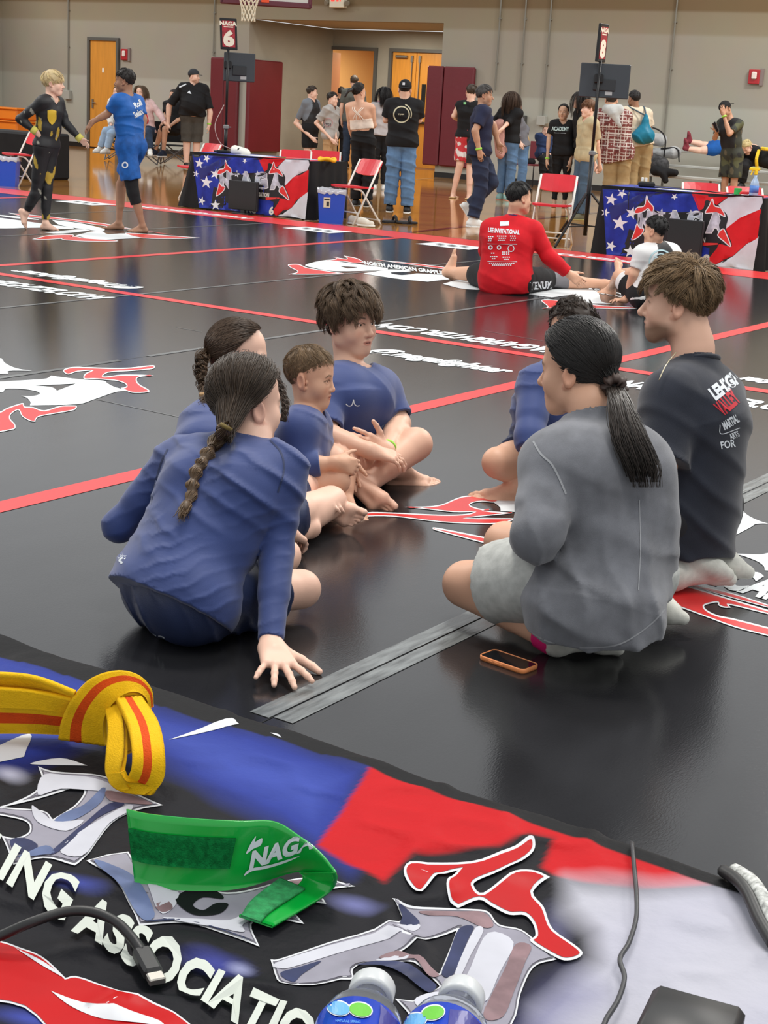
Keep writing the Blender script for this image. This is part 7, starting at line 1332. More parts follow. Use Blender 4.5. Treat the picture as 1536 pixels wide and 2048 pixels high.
def score_table(label, X0, X1, Y, Zt, num, depth=.70, board=None, skew=0):
    t = thing('score_table', label, 'table', ((X0 + X1) / 2, Y + depth / 2, 0))
    b = MB(); b.box(((X0 + X1) / 2, Y + depth / 2, Zt - .012), (X1 - X0 - .02, depth - .02, .022), bev=.004); b.build('tabletop', mat('table_laminate', (60, 60, 60), .5), t)
    for x in (X0 + .15, X1 - .15):
        for y in (Y + .1, Y + depth - .1): b = MB(); b.tube([(x, y, 0), (x, y, Zt - .02)], .014, 8); b.build('leg', mat('table_leg_steel', (80, 80, 82), .4, metal=.6), t)
    # cloth: top and three draped sides with gathered folds
    V, Fc = [], []; cl = thing('tablecloth', 'black cloth draped over the ' + label.split(',')[0], 'tablecloth', ((X0 + X1) / 2, Y + depth / 2, 0)); per = []
    for i in range(25): per.append((X0, Y + depth - depth * i / 24, -1, 0))
    for i in range(1, 61): per.append((X0 + (X1 - X0) * i / 60, Y, 0, -1))
    for i in range(1, 25): per.append((X1, Y + depth * i / 24, 1, 0))
    n = len(per); rows = 10
    for r_ in range(rows + 1):
        z = Zt + .004 - (Zt - .0) * r_ / rows
        for i, (x, y, nx, ny) in enumerate(per):
            d = (r_ / rows); side = abs(nx); a = .012 * d * math.sin(i * 1.1 + .5 * math.sin(i * .37)) * (2.4 if side else .5) + .03 * d * side + .012; V.append((x + nx * a - (.10 * d * skew if i < 30 else 0) * (1 if nx <= 0 else 0), y + ny * a, max(z, .004)))
    Fc = [(r_ * n + i, r_ * n + i + 1, (r_ + 1) * n + i + 1, (r_ + 1) * n + i) for r_ in range(rows) for i in range(n - 1)]
    k = len(V); V += [(X0 - .012, Y - .012, Zt + .005), (X1 + .012, Y - .012, Zt + .005), (X1 + .012, Y + depth, Zt + .005), (X0 - .012, Y + depth, Zt + .005)]; Fc.append((k, k + 1, k + 2, k + 3)); rawmesh('cloth', np.array(V), Fc, CLB, cl, True)
    # flag banner hanging on the front
    bn = thing('banner', 'flag banner with flaming chrome letters on the ' + label.split(',')[0], 'banner', ((X0 + X1) / 2, Y - .03, .02)); yb = Y - .03; W_ = X1 - X0
    def hf(x, z): return yb + .006 * np.sin(x * 23 + 3 * np.sin(z * 5)) * (1 - .3 * z) - .008 * np.sin(x * 9 + z * 4)
    def q2(px, py):                                          # design drawn in the plane of the right-hand table, fitted to each table
        p = ony(px, py, 13.72); return ((p[0] + 6.68) / 1.63, p[2] / .67)
    def pr(pts, m, off, name, parent, g=0, sm=0, holes=()):
        P = np.array([q2(1160 + x * .2448, 340 + y * .2448) for x, y in [p[:2] for p in pts]]) * A3(W_, Zt)[:2]
        if sm: P = smooth_poly([(*a, *([1] if len(b_) > 2 else [])) for a, b_ in zip(P, pts)], 4)
        if g: P = grow_poly(P, g)
        try: v, tr = tri_poly(P, .035)
        except Exception: return None
        if not len(tr): return None
        X = X0 + v[:, 0]; Z = v[:, 1]; Wd = np.stack([X, hf(X, Z) - off, np.maximum(Z, .006)], 1); return rawmesh(name, Wd, tr, m, parent)
    base = pr([(180, 148), (1505, 208), (1480, 420), (1410, 818), (900, 770), (215, 692)], CBLK, 0, 'cloth', bn)
    pr([(185, 150), (930, 190), (985, 330), (960, 600), (1060, 640), (1040, 780), (860, 765), (215, 690)], BBLUE, .0012, 'blue_field', bn); pr([(400, 480), (560, 520), (560, 640), (480, 700), (330, 690), (380, 560)], CBLK, .0016, 'dark_patch', bn); pr([(230, 300), (500, 190), (620, 185), (420, 330), (260, 430)], mat('banner_deep_blue', (24, 34, 110), .5), .0016, 'blue_shade', bn)
    pr([(918, 190), (1225, 205), (1130, 270), (1050, 360), (985, 350)], BRED, .0014, 'stripe', bn); pr([(1225, 205), (1490, 215), (1498, 260), (1470, 320), (1300, 390), (1190, 480), (1180, 360), (1130, 280)], BWHT, .0014, 'stripe', bn); pr([(1190, 480), (1300, 390), (1485, 312), (1450, 560), (1360, 600), (1250, 700), (1080, 785), (1040, 740), (1120, 640)], BRED, .0014, 'stripe', bn); pr([(1080, 788), (1250, 705), (1360, 605), (1460, 540), (1412, 818)], BWHT, .0016, 'stripe', bn)
    def star(cx, cy, r_, rot=0):
        P = [(cx + (r_ if i % 2 == 0 else r_ * .4) * math.cos(rot - math.pi / 2 + i * math.pi / 5), cy + (r_ if i % 2 == 0 else r_ * .4) * math.sin(rot - math.pi / 2 + i * math.pi / 5)) for i in range(10)]; pr(P, BSTAR, .0026, 'star', bn)
    for a in ((255, 238, 55, .2), (345, 188, 45, .5), (325, 432, 68, .15), (425, 350, 55, .3), (250, 620, 48, .4), (410, 665, 55, 0), (205, 345, 38, .3), (660, 350, 40, .2), (770, 215, 30, .6)): star(*a)
    lg = thing('emblem', None, None); lg.parent = bn
    pr([(430, 340), (560, 230), (620, 330), (980, 330), (1040, 240), (1200, 360), (1195, 480), (1240, 620), (1130, 600), (960, 620), (500, 580), (420, 560), (470, 430)], CBLK, .0022, 'backing', lg, sm=1)
    def glyph(ch, x0, x1, y0, y1, m, off, grow=0):
        V, Fc = text_tris(ch, .07 + grow); V = (V - V.min(0)) / (V.max(0) - V.min(0)); lean = np.sin(V[:, 1] * math.pi) * -.06 * np.sign(V[:, 0] - .5); W2 = np.array([q2(1160 + .2448 * (x0 + (x1 - x0) * (u + l)), 340 + .2448 * (y1 + (y0 - y1) * v)) for (u, v), l in zip(V, lean)]) * A3(W_, Zt)[:2]; X = X0 + W2[:, 0]; rawmesh('chrome_letter', np.stack([X, hf(X, W2[:, 1]) - off, W2[:, 1]], 1), Fc, m, lg)
    for ch, x0, x1, y0, y1 in (('N', 475, 590, 330, 500), ('A', 700, 850, 330, 500), ('G', 868, 1010, 335, 505), ('A', 1030, 1190, 340, 510)): glyph(ch, x0 - 6, x1 + 6, y0 - 7, y1 + 7, BSTAR, .0032, .03); glyph(ch, x0, x1, y0, y1, CHROME, .0042)
    for cx in (600, 660, 760, 905): pr([(cx - 38, 352), (cx - 8, 340), (cx + 2, 318), (cx + 12, 340), (cx + 42, 356), (cx, 364)], CHROME, .0036, 'chrome_spike', lg)
    for pts in ([(450, 345), (470, 305), (530, 290), (545, 210), (560, 250), (600, 300), (590, 345), (560, 310), (530, 330), (480, 350)], [(1030, 345), (1060, 290), (1085, 235), (1100, 290), (1150, 310), (1185, 375), (1130, 350), (1080, 345)], [(425, 570), (450, 500), (470, 440), (490, 470), (525, 480), (500, 530)], [(1130, 530), (1170, 480), (1195, 520), (1230, 620), (1180, 580)]): pr(pts, BSTAR, .0036, 'flame_outline', lg, .006, 1); pr(pts, FLR, .0042, 'flame', lg, -.003, 1)
    pr([(980, 590), (1130, 595), (1130, 608), (980, 620)], FLR, .004, 'flame', lg)
    def wr(s, x, y, hh_, wx): V, Fc = text_tris(s, .05); a = q2(1160 + x * .2448, 340 + y * .2448); X = X0 + a[0] * W_ + V[:, 0] * wx; Z = a[1] * Zt + V[:, 1] * hh_; rawmesh('lettering', np.stack([X, hf(X, Z) - .0046, Z], 1), Fc, mat('banner_lettering', (206, 206, 196), .5), bn)
    wr('ASSOCIATION', 820, 570, .045, .028); wr('RING', 700, 735, .07, .062); wr(num, 1005, 762, .085, .085)
    if board:
        c = ony(*board[0], Y - .10); sz = board[1]; s_ = thing('score_screen', 'dark scoreboard screen standing before the banner of the ' + label.split(',')[0], 'screen', (c[0], c[1], .0)); b = MB(); b.box(c, (sz[0], .035, sz[1]), bev=.006); b.build('housing', mat('screen_housing', (30, 30, 32), .5), s_); b = MB(); b.box(c - A3(0, .019, 0), (sz[0] - .025, .004, sz[1] - .025)); b.build('screen_panel', mat('dark_screen', (26, 28, 28), .35), s_); b = MB(); b.box((c[0], c[1] + .0, (c[2] - sz[1] / 2) / 2), (.06, .03, c[2] - sz[1] / 2), bev=.004); b.box((c[0], c[1], .008), (.24, .12, .014), bev=.004); b.build('foot', MATS['screen_housing'], s_)
    tp = rawmesh('banner_cloth', np.array([(X0 + .02, Y + .02, Zt + .0075), (X1 - .02, Y + .02, Zt + .0075), (X1 - .02, Y + depth - .1, Zt + .0075), (X0 + .02, Y + depth - .1, Zt + .0075)]), [(0, 1, 2, 3)], BBLUE, None); tag(tp, 'flag-printed cloth lying on top of the ' + label.split(',')[0], 'banner')
    def qd(a, b_, c_, d_, m): rawmesh('stripe', np.array([(X0 + .02 + u * (W_ - .04), Y + .02 + v * (depth - .12), Zt + .0085) for u, v in ((a, b_), (c_, b_), (c_ - .05, d_), (a - .03, d_))]), [(0, 1, 2, 3)], m, tp)
    qd(.3, .15, .55, .8, BWHT); qd(.56, 0.0, .75, 1, BRED); qd(.76, 0.0, .88, 1, BWHT); qd(.9, 0, 1.0, 1, BRED)
    return t
T6 = score_table('left score table, draped with a flag banner numbered 6', -12.15, -10.43, 14.0, .645, '6', board=((487, 391), (.43, .33)), skew=1.6)
T8 = score_table('right score table, draped with a flag banner numbered 8', -6.68, -5.05, 13.75, .665, '8', board=((1370, 476), (.36, .34)))
lt = thing('score_table', 'black-draped table at the far left edge behind the blond boy', 'table', (-16.9, 15.8, 0)); b = MB(); b.box((-17.3, 15.9, .325), (1.7, .7, .65), bev=.03); b.build('cloth', CLB, lt)
# ring number stands with monitors
BM = mat('black_stand_metal', (24, 24, 26), .4, metal=.3); MON = mat('monitor_back', (52, 58, 64), .38); CARD = mat('ring_card_red', (156, 30, 44), .45, noise=.4, nscale=30)
def ring_stand(label, base, ztop, mon, sign, num, tripod):
    """mon/sign: (centre height, width, height, right axis)"""
    t = thing('ring_stand', label, 'stand', base); p = base * A3(1, 1, 0)
    b = MB(); b.tube([p + ZU * max(base[2], .12 if tripod else base[2]), p + ZU * .95], .022, 10); b.tube([p + ZU * .9, p + ZU * ztop], .016, 10); b.build('pole', BM, t, True); b = MB(); b.box(p + ZU * .95, (.06, .06, .05), bev=.012); b.tube([p + ZU * .95, p + ZU * .95 + RH * .06], .007, 6); b.build('clamp', mat('grey_clamp', (120, 120, 120), .4), t)
    if tripod:
        for a in (2.1, 4.0, 5.9):
            d = RH * math.cos(a) + AW * math.sin(a); b = MB(); b.tube([p + ZU * .55 + d * .03, p + d * .52 + ZU * .015], .014, 6); b.build('leg', BM, t); b = MB(); b.tube([p + ZU * .22, p + d * .33 + ZU * .215], .008, 6); b.build('brace', BM, t)
    else: b = MB(); b.box(p + ZU * (base[2] + .012), (.2, .2, .02), bev=.005); b.build('base_plate', BM, t)
    z, w, h_, ex = mon; c = p + ZU * z + np.cross(ex, ZU) * -.07; n = unit(np.cross(ex, ZU)); ax = np.array([ex, n, ZU]); off = ex * w * mon_shift(num)
    b = MB(); b.box(c + off, (w, .035, h_), ax, bev=.008); mo = b.build('monitor', MON, t); b = MB(); b.box(c + off + n * .022 - ZU * h_ * .12, (w * .45, .02, h_ * .35), ax, bev=.008); b.build('rear_housing', mat('monitor_rear', (34, 38, 42), .45), mo); b = MB(); b.box(c + n * .045 + ZU * .02, (.09, .05, .09), ax, bev=.01); b.build('mount', BM, mo); b = MB(); b.box(c + off + n * .0195 - ZU * h_ * .36 + ex * .05, (.07, .002, .035), ax); b.build('rating_label', mat('pale_label', (170, 172, 172), .6), mo)
    z, w, h_, ex, tilt = sign; n = unit(np.cross(ex, ZU)); u = unit(ZU + ex * tilt); ax = np.array([unit(np.cross(u, -n)) if False else ex, n, u]); c = p + ZU * z; b = MB(); b.box(c, (w, .03, h_), ax, bev=.005); s_ = b.build('sign_frame', BM, t); b = MB(); b.box(c + n * .0165, (w - .05, .003, h_ - .06), ax); b.build('sign_card', CARD, s_)
    for s, zz, hh_, ww in ((num, -.36, .16, .55), ('NAGA', .27, .045, .75)):
        V, Fc = text_tris(s, .06); V = V - A3((V[:, 0].max()) / 2, 0)[:2]; wx = min(hh_ * 1.1, w * ww / V[:, 0].max() / 2 * 1.6); rawmesh('lettering', np.array([c + n * .019 + ex * x * wx + u * (zz * h_ + y * hh_) for x, y in V]), Fc, mat('ivory_print', (232, 226, 206), .6), s_)
    b = MB(); b.box(c + n * .0185 + u * (.22 * h_), (w * .55, .001, .012), ax); b.build('rule', MATS['ivory_print'], s_)
    return t
def mon_shift(num): return .38 if num == '6' else .12
b6 = ony(451, 290, 14.45); b6[2] = .652
def zat(p, py):
    lo, hi = 0, 4
    for _ in range(40):
        md = (lo + hi) / 2
        if pix(p * A3(1, 1, 0) + ZU * md)[1] > py: lo = md
        else: hi = md
    return lo
r6 = unit(RH + AW * .15)
ring_stand('black pole on the left score table carrying a monitor and ring sign 6', b6, zat(b6, 90), (zat(b6, 133), .37, .33, r6), (zat(b6, 68), .20, .355, r6, -.06), '6', False)
b8 = dep(1181, 345, 15.55); r8 = unit(RH * .97 + TW * .12)
b8 = b8 * A3(1, 1, 0); ring_stand('tripod stand left of the right score table with monitor and ring sign 8', b8, zat(b8, 120), (zat(b8, 161), .50, .335, r8), (zat(b8, 86), .20, .37, unit(RH * .50 + AW * .86), .05), '8', True)
b = MB(); b.tube(spline([dep(448, 210, 18.0), dep(430, 250, 17.9), dep(440, 285, 17.9), dep(462, 298, 17.8)], 5), .004, 5); tag(b.build('cable', mat('pale_cable', (170, 150, 146), .5)), 'thin pale cable looping beside the pole of sign 6', 'cable')
# things on and around the score tables
def on6(x, y, Yv=14.3): p = ony(x, 305, Yv); p[2] = .654; return p
wd = thing('label_printer', 'white rounded device with black port on the left score table', 'device', on6(482, 302)); o = cloth('shell', [cap(on6(470, 300) + ZU * .05, on6(492, 302) + ZU * .035, .05, .035, .03), cap(on6(470, 300) + ZU * .03, on6(496, 303) + ZU * .02, .045, .03, .03)], .0085, mat('white_plastic', (226, 224, 214), .4), wd); b = MB(); b.lathe([(.013, 0), (.015, .004)], on6(478, 300) + ZU * .055 + TW * .048, TW, 12); b.build('port', BM, wd)
b = MB(); b.box(on6(447, 301) + ZU * .015, (.16, .1, .03), np.array([RH, AW, ZU]), bev=.006); tag(b.build('power_box', BM), 'flat black box at the foot of pole 6 on the table', 'power box')
YB = mat('yellow_belt_cotton', (232, 180, 20), .7, bump=.3, bscale=300); c = on6(655, 309) + ZU * .02; V, Fc = tube_mesh([c + .09 * (RH * math.cos(a) + AW * .7 * math.sin(a)) + ZU * .012 * math.sin(3 * a) for a in np.linspace(0, 2 * np.pi, 24, endpoint=False)], .02, 8, False, True); ob = rawmesh('belt', V, Fc, YB, None, True); tag(ob, 'yellow belt coiled on the right end of the left score table', 'belt')
b = MB(); b.box(on6(562, 304) + ZU * .004, (.12, .06, .006), np.array([RH, AW, ZU]), bev=.002); tag(b.build('armband', mat('green_vinyl_far', (40, 160, 70), .5)), 'small green band lying on the left score table', 'armband')
def on8(x, y, Yv=14.02): p = ony(x, 380, Yv); p[2] = .675; return p
sb = thing('spray_bottle', 'clear spray bottle with yellow trigger on the right score table', 'bottle', on8(1508, 383)); c = on8(1508, 383); b = MB(); b.lathe([(.04, 0), (.042, .01), (.042, .10), (.036, .13), (.016, .165), (.015, .19)], c, ZU, 16); b.build('bottle_body', mat('clear_blue_plastic', (176, 204, 232), .25, trans=.35), sb, True); b = MB(); b.lathe([(.0425, .03), (.0428, .095)], c, ZU, 16); b.build('label', mat('blue_label', (76, 124, 196), .5), sb, True); b = MB(); b.box(c + ZU * .215, (.03, .03, .05), np.array([RH, AW, ZU]), bev=.008); b.box(c + ZU * .245 - RH * .015, (.1, .026, .03), np.array([RH, AW, ZU]), bev=.008); b.tube([c + ZU * .235 - RH * .03, c + ZU * .19 - RH * .045], .007, 6); b.build('trigger_head', mat('yellow_trigger', (240, 204, 30), .4), sb)
pb = thing('power_adapter', 'black power block with white plugs on the right score table', 'adapter', on8(1290, 364)); b = MB(); b.box(on8(1292, 366) + ZU * .025, (.16, .08, .05), np.array([RH, AW, ZU]), bev=.012); b.build('block', BM, pb); [MB().box(on8(1283 + 7 * i, 360) + ZU * .07, (.025, .03, .04), np.array([RH, AW, ZU]), bev=.004).build('plug', mat('white_plastic', (226, 224, 214), .4), pb) for i in range(2)]
b = MB(); b.tube(spline([on8(1300, 368), on8(1350, 374) + ZU * .004, on8(1400, 378, 14.1) + ZU * .005, on8(1450, 383), on8(1475, 383)], 5), .005, 5); tag(b.build('cable', BM), 'black cable trailing across the right score table', 'cable'); b = MB(); b.tube(spline([on8(1268, 372), ony(1258, 385, 13.69), ony(1257, 420, 13.66)], 5), .004, 5); tag(b.build('cable', BM), 'black cable hanging over the front of the right score table', 'cable')
b = MB(); b.box(on8(1476, 377) + ZU * .03, (.07, .02, .06), np.array([RH, AW, ZU]), bev=.004); tag(b.build('armband', mat('green_vinyl_far', (40, 160, 70), .5)), 'green band standing on the right score table by the spray bottle', 'armband'); b = MB(); b.box(on8(1490, 382) + ZU * .02, (.09, .03, .03), np.array([RH, AW, unit(ZU + RH * .5)]), bev=.006); tag(b.build('armband', mat('red_vinyl', (206, 30, 36), .5)), 'red band beside the spray bottle on the right score table', 'armband')
def bin_(px, py, label, s=1.0, lab=True):
    p = onz(px, py, 0); t = thing('waste_bin', label, 'bin', p); ax = np.array([RH, AW, ZU]); w0, w1, hh_ = .13 * s, .155 * s, .37 * s; P = lambda a, c_, z, w: p + RH * a * w + AW * c_ * w * .8 + ZU * z
    V = [P(a, c_, 0, w0) for a, c_ in ((-1, -1), (1, -1), (1, 1), (-1, 1))] + [P(a, c_, hh_, w1) for a, c_ in ((-1, -1), (1, -1), (1, 1), (-1, 1))] + [P(a, c_, hh_, w1 * .95) for a, c_ in ((-1, -1), (1, -1), (1, 1), (-1, 1))] + [P(a, c_, .02, w0 * .94) for a, c_ in ((-1, -1), (1, -1), (1, 1), (-1, 1))]
    rawmesh('tub', np.array(V), [(3, 2, 1, 0)] + [(4 * k + i, 4 * k + (i + 1) % 4, 4 * k + 4 + (i + 1) % 4, 4 * k + 4 + i) for k in range(3) for i in range(4)] + [(12, 13, 14, 15)], mat('blue_bin_plastic', (34, 78, 190), .35), t)
    V, Fc = [], []; n = 40
    for k, (z, w) in enumerate(((hh_ - .045, 1.03), (hh_ + .008, 1.05), (hh_ + .01, .95), (hh_ - .08, .86))):
        for i in range(n): a = 2 * math.pi * i / n; m_ = max(abs(math.cos(a)), abs(math.sin(a))); V.append(P(math.cos(a) / m_ * w, math.sin(a) / m_ * w, z + .012 * math.sin(i * 2.3 + k) * (k != 2), w1))
    rawmesh('bin_liner', np.array(V), [(k * n + i, k * n + (i + 1) % n, (k + 1) * n + (i + 1) % n, (k + 1) * n + i) for k in range(3) for i in range(n)], mat('clear_liner', (206, 208, 214), .2, trans=.3), t, True)
    if lab: b = MB(); b.box(P(-.35, -1.045, hh_ * .62, (w0 + w1) / 2), (.075, .003, .11), ax); o = b.build('label', mat('bin_label', (214, 206, 180), .6), t); b = MB(); b.box(P(-.28, -1.065, hh_ * .58, (w0 + w1) / 2), (.03, .002, .05), ax); b.box(P(-.36, -1.065, hh_ * .71, (w0 + w1) / 2), (.06, .002, .015), ax); st(b.build('pictogram', mat('label_black', (40, 40, 44), .6), o), 'stuff')
bin_(662, 446, 'blue waste bin with clear liner right of the left score table'); bin_(14, 372, 'blue waste bin at the left edge behind the folding chair', 1.0, False)
ob = thing('storage_crate', 'orange plastic storage crates stacked at the far left wall', 'crate', ony(20, 262, 24.0)); g = ony(10, 290, 24.0); g[2] = 0
OR = mat('orange_plastic', (226, 124, 24), .5)
for k in range(3): b = MB(); b.box(g + ZU * (.13 + .27 * k), (1.5, .7, .24), bev=.03); b.box(g + ZU * (.25 + .27 * k), (1.58, .76, .035), bev=.01); b.build('crate', OR, ob)
b = MB(); b.box(g + A3(-.35, -.37, .45), (.28, .01, .3)); b.build('label', MATS['notice_paper'], ob)
# footwear on the floor
for i, (x, y, rot) in enumerate(((783, 446, .2), (812, 448, -.15))):
    t = thing('sandal', ('left', 'right')[i] + ' one of two black slide sandals on the floor before the man in jeans', 'sandal', onz(x, y, 0), 'black slide sandals'); d = unit(RH * math.cos(rot) + AW * (.25 + math.sin(rot))); n = np.cross(ZU, d); p = onz(x, y, 0); o = cloth('sole', [cap(p - d * .08 + ZU * .018, p + d * .09 + ZU * .018, .042, .046, .03), cut(p + ZU * .03, ZU, .3), cut(p + ZU * .003, -ZU, .3)], .008, mat('black_foam', (32, 32, 34), .6), t); V, Fc = tube_mesh([p + d * .04 + n * .05 * math.cos(a) + ZU * (.02 + .06 * math.sin(a)) for a in np.linspace(0, math.pi, 10)], .016, 6); rawmesh('strap', V, Fc, MATS['black_foam'], t, True)
for i, (x, y) in enumerate(((707, 449), (726, 453))):
    t = thing('trainer', ('left', 'right')[i] + ' one of two white shoes left under the folding chair', 'shoe', onz(x, y, 0), 'white shoes under the chair'); p = onz(x, y, 0); d = unit(TW * .5 + RH * .9); an = p + ZU * .09; up = [cap(an - d * .03 - ZU * .045, an + d * .1 - ZU * .055, .036, .036, .03), cap(an - d * .03 - ZU * .02, an + d * .02 - ZU * .03, .032, .032, .03), cut(an - ZU * .07, -ZU, .3)]; cloth('upper', up, .008, fab('ivory_canvas', (206, 200, 188)), t); cloth('sole', [cap(an - d * .035 - ZU * .07, an + d * .11 - ZU * .07, .04, .04, .02), cut(an - ZU * .065, ZU, .3), cut(an - ZU * .088, -ZU, .3)], .008, mat('white_sole', (220, 218, 210), .5), t)
mc = thing('chair', 'maroon plastic chair with a black cap against the back wall', 'chair', ony(1060, 330, 25.5)); g = ony(1058, 330, 25.4); g[2] = 0; MP = mat('maroon_plastic', (112, 34, 46), .4); b = MB(); b.box(g + ZU * .40, (.5, .45, .03), bev=.01); b.build('seat', MP, mc); b = MB(); b.box(g + A3(0.1, .2, .66), (.42, .03, .32), bev=.01); b.build('backrest', MP, mc)
for i in (-1, 1):
    for j in (-1, 1): b = MB(); b.tube([g + A3(i * .2, j * .18, 0), g + A3(i * .2, j * .18, .4)], .012, 6); b.build('leg', BM, mc)
o = cloth('cap', [cap(g + A3(-.1, -.05, .44), g + A3(.08, -.05, .45), .06, .07, .03), cut(g + ZU * .417, -ZU, .3)], .0115, BLKC); tag(o, 'black cap lying on the maroon chair by the wall', 'cap')
# bleachers with what lies on them
bl = thing('bleachers', 'low aluminium bleachers with three plank rows along the back wall', 'bleachers', (-9.3, 25, 0)); AL = mat('aluminium_plank', (196, 198, 192), .4, metal=.3); ALD = mat('bleacher_frame', (112, 112, 106), .5)
for y, z, x0, x1 in ((25.4, .83, -11.5, -6.5), (24.9, .585, -11.5, -6.5), (24.4, .42, -11.5, -6.5)): b = MB(); b.box(((x0 + x1) / 2, y, z), (x1 - x0, .24, .045), bev=.006); b.build('plank', AL, bl)
for y, z in ((25.15, .4), (24.65, .22)): b = MB(); b.box((-9.0, y, z), (5, .22, .03), bev=.004); b.build('footboard', ALD, bl)
for x in (-11.2, -9.9, -8.3, -6.9):
    for y, z in ((25.4, .81), (24.9, .565), (24.4, .4)): b = MB(); b.tube([(x, y, 0), (x, y, z)], .022, 6); b.build('post', ALD, bl)
    b = MB(); b.tube([(x, 24.3, .1), (x, 25.45, .7)], .018, 6); b.build('brace', ALD, bl)
cc = thing('camp_chair', 'folded pale grey camp chair heaped on the left end of the bleachers', 'camp chair', (-11.1, 24.75, .6)); LG = fab('pale_grey_nylon', (176, 178, 178)); c = ony(1305, 296, 24.9)
o = cloth('backrest', [cap(c + A3(-.2, .05, .16), c + A3(.12, .05, .14), .11, .11, .05), cap(c + A3(.05, 0, -.08), c + A3(.45, -.05, -.05), .08, .10, .05)], .0125, LG, cc, folds(RT, 30, .012)); b = MB(); b.tube(spline([c + A3(-.25, -.12, -.3), c + A3(-.26, -.12, .24), c + A3(0, -.12, .34), c + A3(.26, -.12, .2), c + A3(.28, -.12, -.2)], 5), .013, 6); b.tube(spline([c + A3(.2, -.1, .0), c + A3(.5, -.12, .02), c + A3(.56, -.1, -.2)], 5), .012, 6); b.build('tube_frame', BM, cc)
def sack(label, pts, m, name='bag', s=5, cat='bag'): o = cloth(name, [cap(ony(*a), ony(*b_), r0, r1, .06) for a, b_, r0, r1 in pts], .0125, m, None, folds(unit(RT + UP), 26, .014, 1.3, s)); tag(o, label, cat); return o
sack('black and grey patterned bag on the lower bleacher below the camp chair', [((1296, 322, 24.4), (1322, 330, 24.4), .15, .14)], mat('black_white_pattern', (52, 52, 54), .8, noise=.9, nscale=16)); sack('black jacket hanging over the lowest bleacher plank', [((1310, 342, 24.2), (1350, 346, 24.2), .08, .06), ((1325, 346, 24.15), (1330, 362, 24.15), .05, .04)], BLKC, 'jacket', 8, 'jacket'); sack('dark navy bag beside the teal pack', [((1285, 290, 24.6), (1284, 318, 24.6), .09, .11)], fab('navy_nylon', (36, 62, 116)), s=3)
sack('black backpack standing on the bleacher behind the man with the phone', [((1462, 330, 24.0), (1464, 350, 24.0), .12, .13)], BLKC, s=2); yb = sack('black and yellow sports bag at the right end of the bleachers', [((1534, 312, 24.0), (1570, 316, 24.0), .13, .14), ((1526, 322, 23.95), (1556, 328, 23.95), .10, .12)], BLKC, s=11)
for a, c_ in (((1518, 300), (1514, 336)), ((1524, 297), (1545, 299))): b = MB(); b.tube(spline([ony(*a, 23.86), ony((a[0] + c_[0]) / 2 - 3, (a[1] + c_[1]) / 2, 23.8), ony(*c_, 23.86)], 4), .028, 6); b.build('yellow_trim', mat('yellow_nylon', (232, 196, 40), .6), yb)
print('props', time.time() - T0)
# ------------------------------------------------------------------ the table we look over: printed banner, belt, armband, bottles, cables
YE = 1.052
def hz(x, y):
    P = np.stack([x, y, 0 * x], -1).reshape(-1, 3); R_ = lambda f, k: wob(P, f, 5, k).reshape(x.shape); ed = np.clip((y - (YE - .012)) / .012, 0, 1)
    cr = np.exp(-(R_(42, 2) / .10) ** 2) * np.clip(.5 + 1.6 * R_(16, 21), 0, 1)
    return TAB + .0045 * R_(34, 5) + .0050 * cr + .0006 * R_(110, 9) - .012 * ed ** 2
def drop(V): V[:, 2] += hz(V[:, 0], V[:, 1]) - TAB; return V
ft = thing('judges_table', 'folding table in the foreground, hidden under a flag-printed cloth', 'table', (-.8, .6, 0)); b = MB(); b.box((-.85, .63, TAB - .028), (2.7, .8, .03), bev=.006); b.build('tabletop', mat('table_laminate', (60, 60, 60), .5), ft)
for x in (-2.05, .35):
    for y in (.32, .93): b = MB(); b.tube([(x, y, MAT + .001), (x, y, TAB - .03)], .016, 8); b.build('leg', mat('table_leg_steel', (80, 80, 82), .4, metal=.6), ft)
bt = thing('banner_tablecloth', 'flag-printed banner cloth with chrome letters and red flames covering the nearest table', 'tablecloth', (-.8, .6, TAB))
def soft(d, w): return np.clip(.5 - d / w, 0, 1)
def poly_d(P, Q):
    """signed distance in the picture of points Q to polygon P (negative inside)"""
    P = np.array([p[:2] for p in P], float); d = np.full(len(Q), 1e9)
    for i in range(len(P)):
        a, b_ = P[i - 1], P[i]; e = b_ - a; t = np.clip(((Q - a) @ e) / (e @ e), 0, 1); d = np.minimum(d, np.linalg.norm(Q - a - t[:, None] * e, axis=1))
    return np.where(inside(P, Q), -d, d)
s6 = lambda L: [(560 + x * .6354, 1380 + y * .6354, *r) for x, y, *r in L]
s5 = lambda L: [(x * .5078, 1260 + y * .5078, *r) for x, y, *r in L]
gx, gy = np.meshgrid(np.arange(-1.5, .0, .0032), np.linspace(.46, YE, 186)); X, Y_ = gx.ravel(), gy.ravel(); Zc = hz(X, Y_); pxy = np.array([pix(p)[:2] for p in np.stack([X, Y_, np.full(len(X), TAB)], 1)]) if False else None
vv = np.stack([X, Y_, np.full(len(X), TAB)], 1) - CAM; zz = vv @ FW; Q = np.stack([768 + F * (vv @ RT) / zz, 1024 - F * (vv @ UP) / zz], 1)
col = np.tile(A3(.012, .012, .015), (len(Q), 1))
def lay(mask, c): col[:] = col * (1 - mask[:, None]) + np.array(c) * mask[:, None]
edge = np.interp(Q[:, 0], [-400, 0, 740, 1430, 2200], [1190, 1312, 1540, 1772, 2010])
NB = wob(np.stack([Q[:, 0], Q[:, 1], 0 * Q[:, 0]], 1), .018, 5, 3); NB2 = wob(np.stack([Q[:, 0] * .6 + Q[:, 1], Q[:, 1] * .3, 0 * Q[:, 0]], 1), .012, 5, 8)
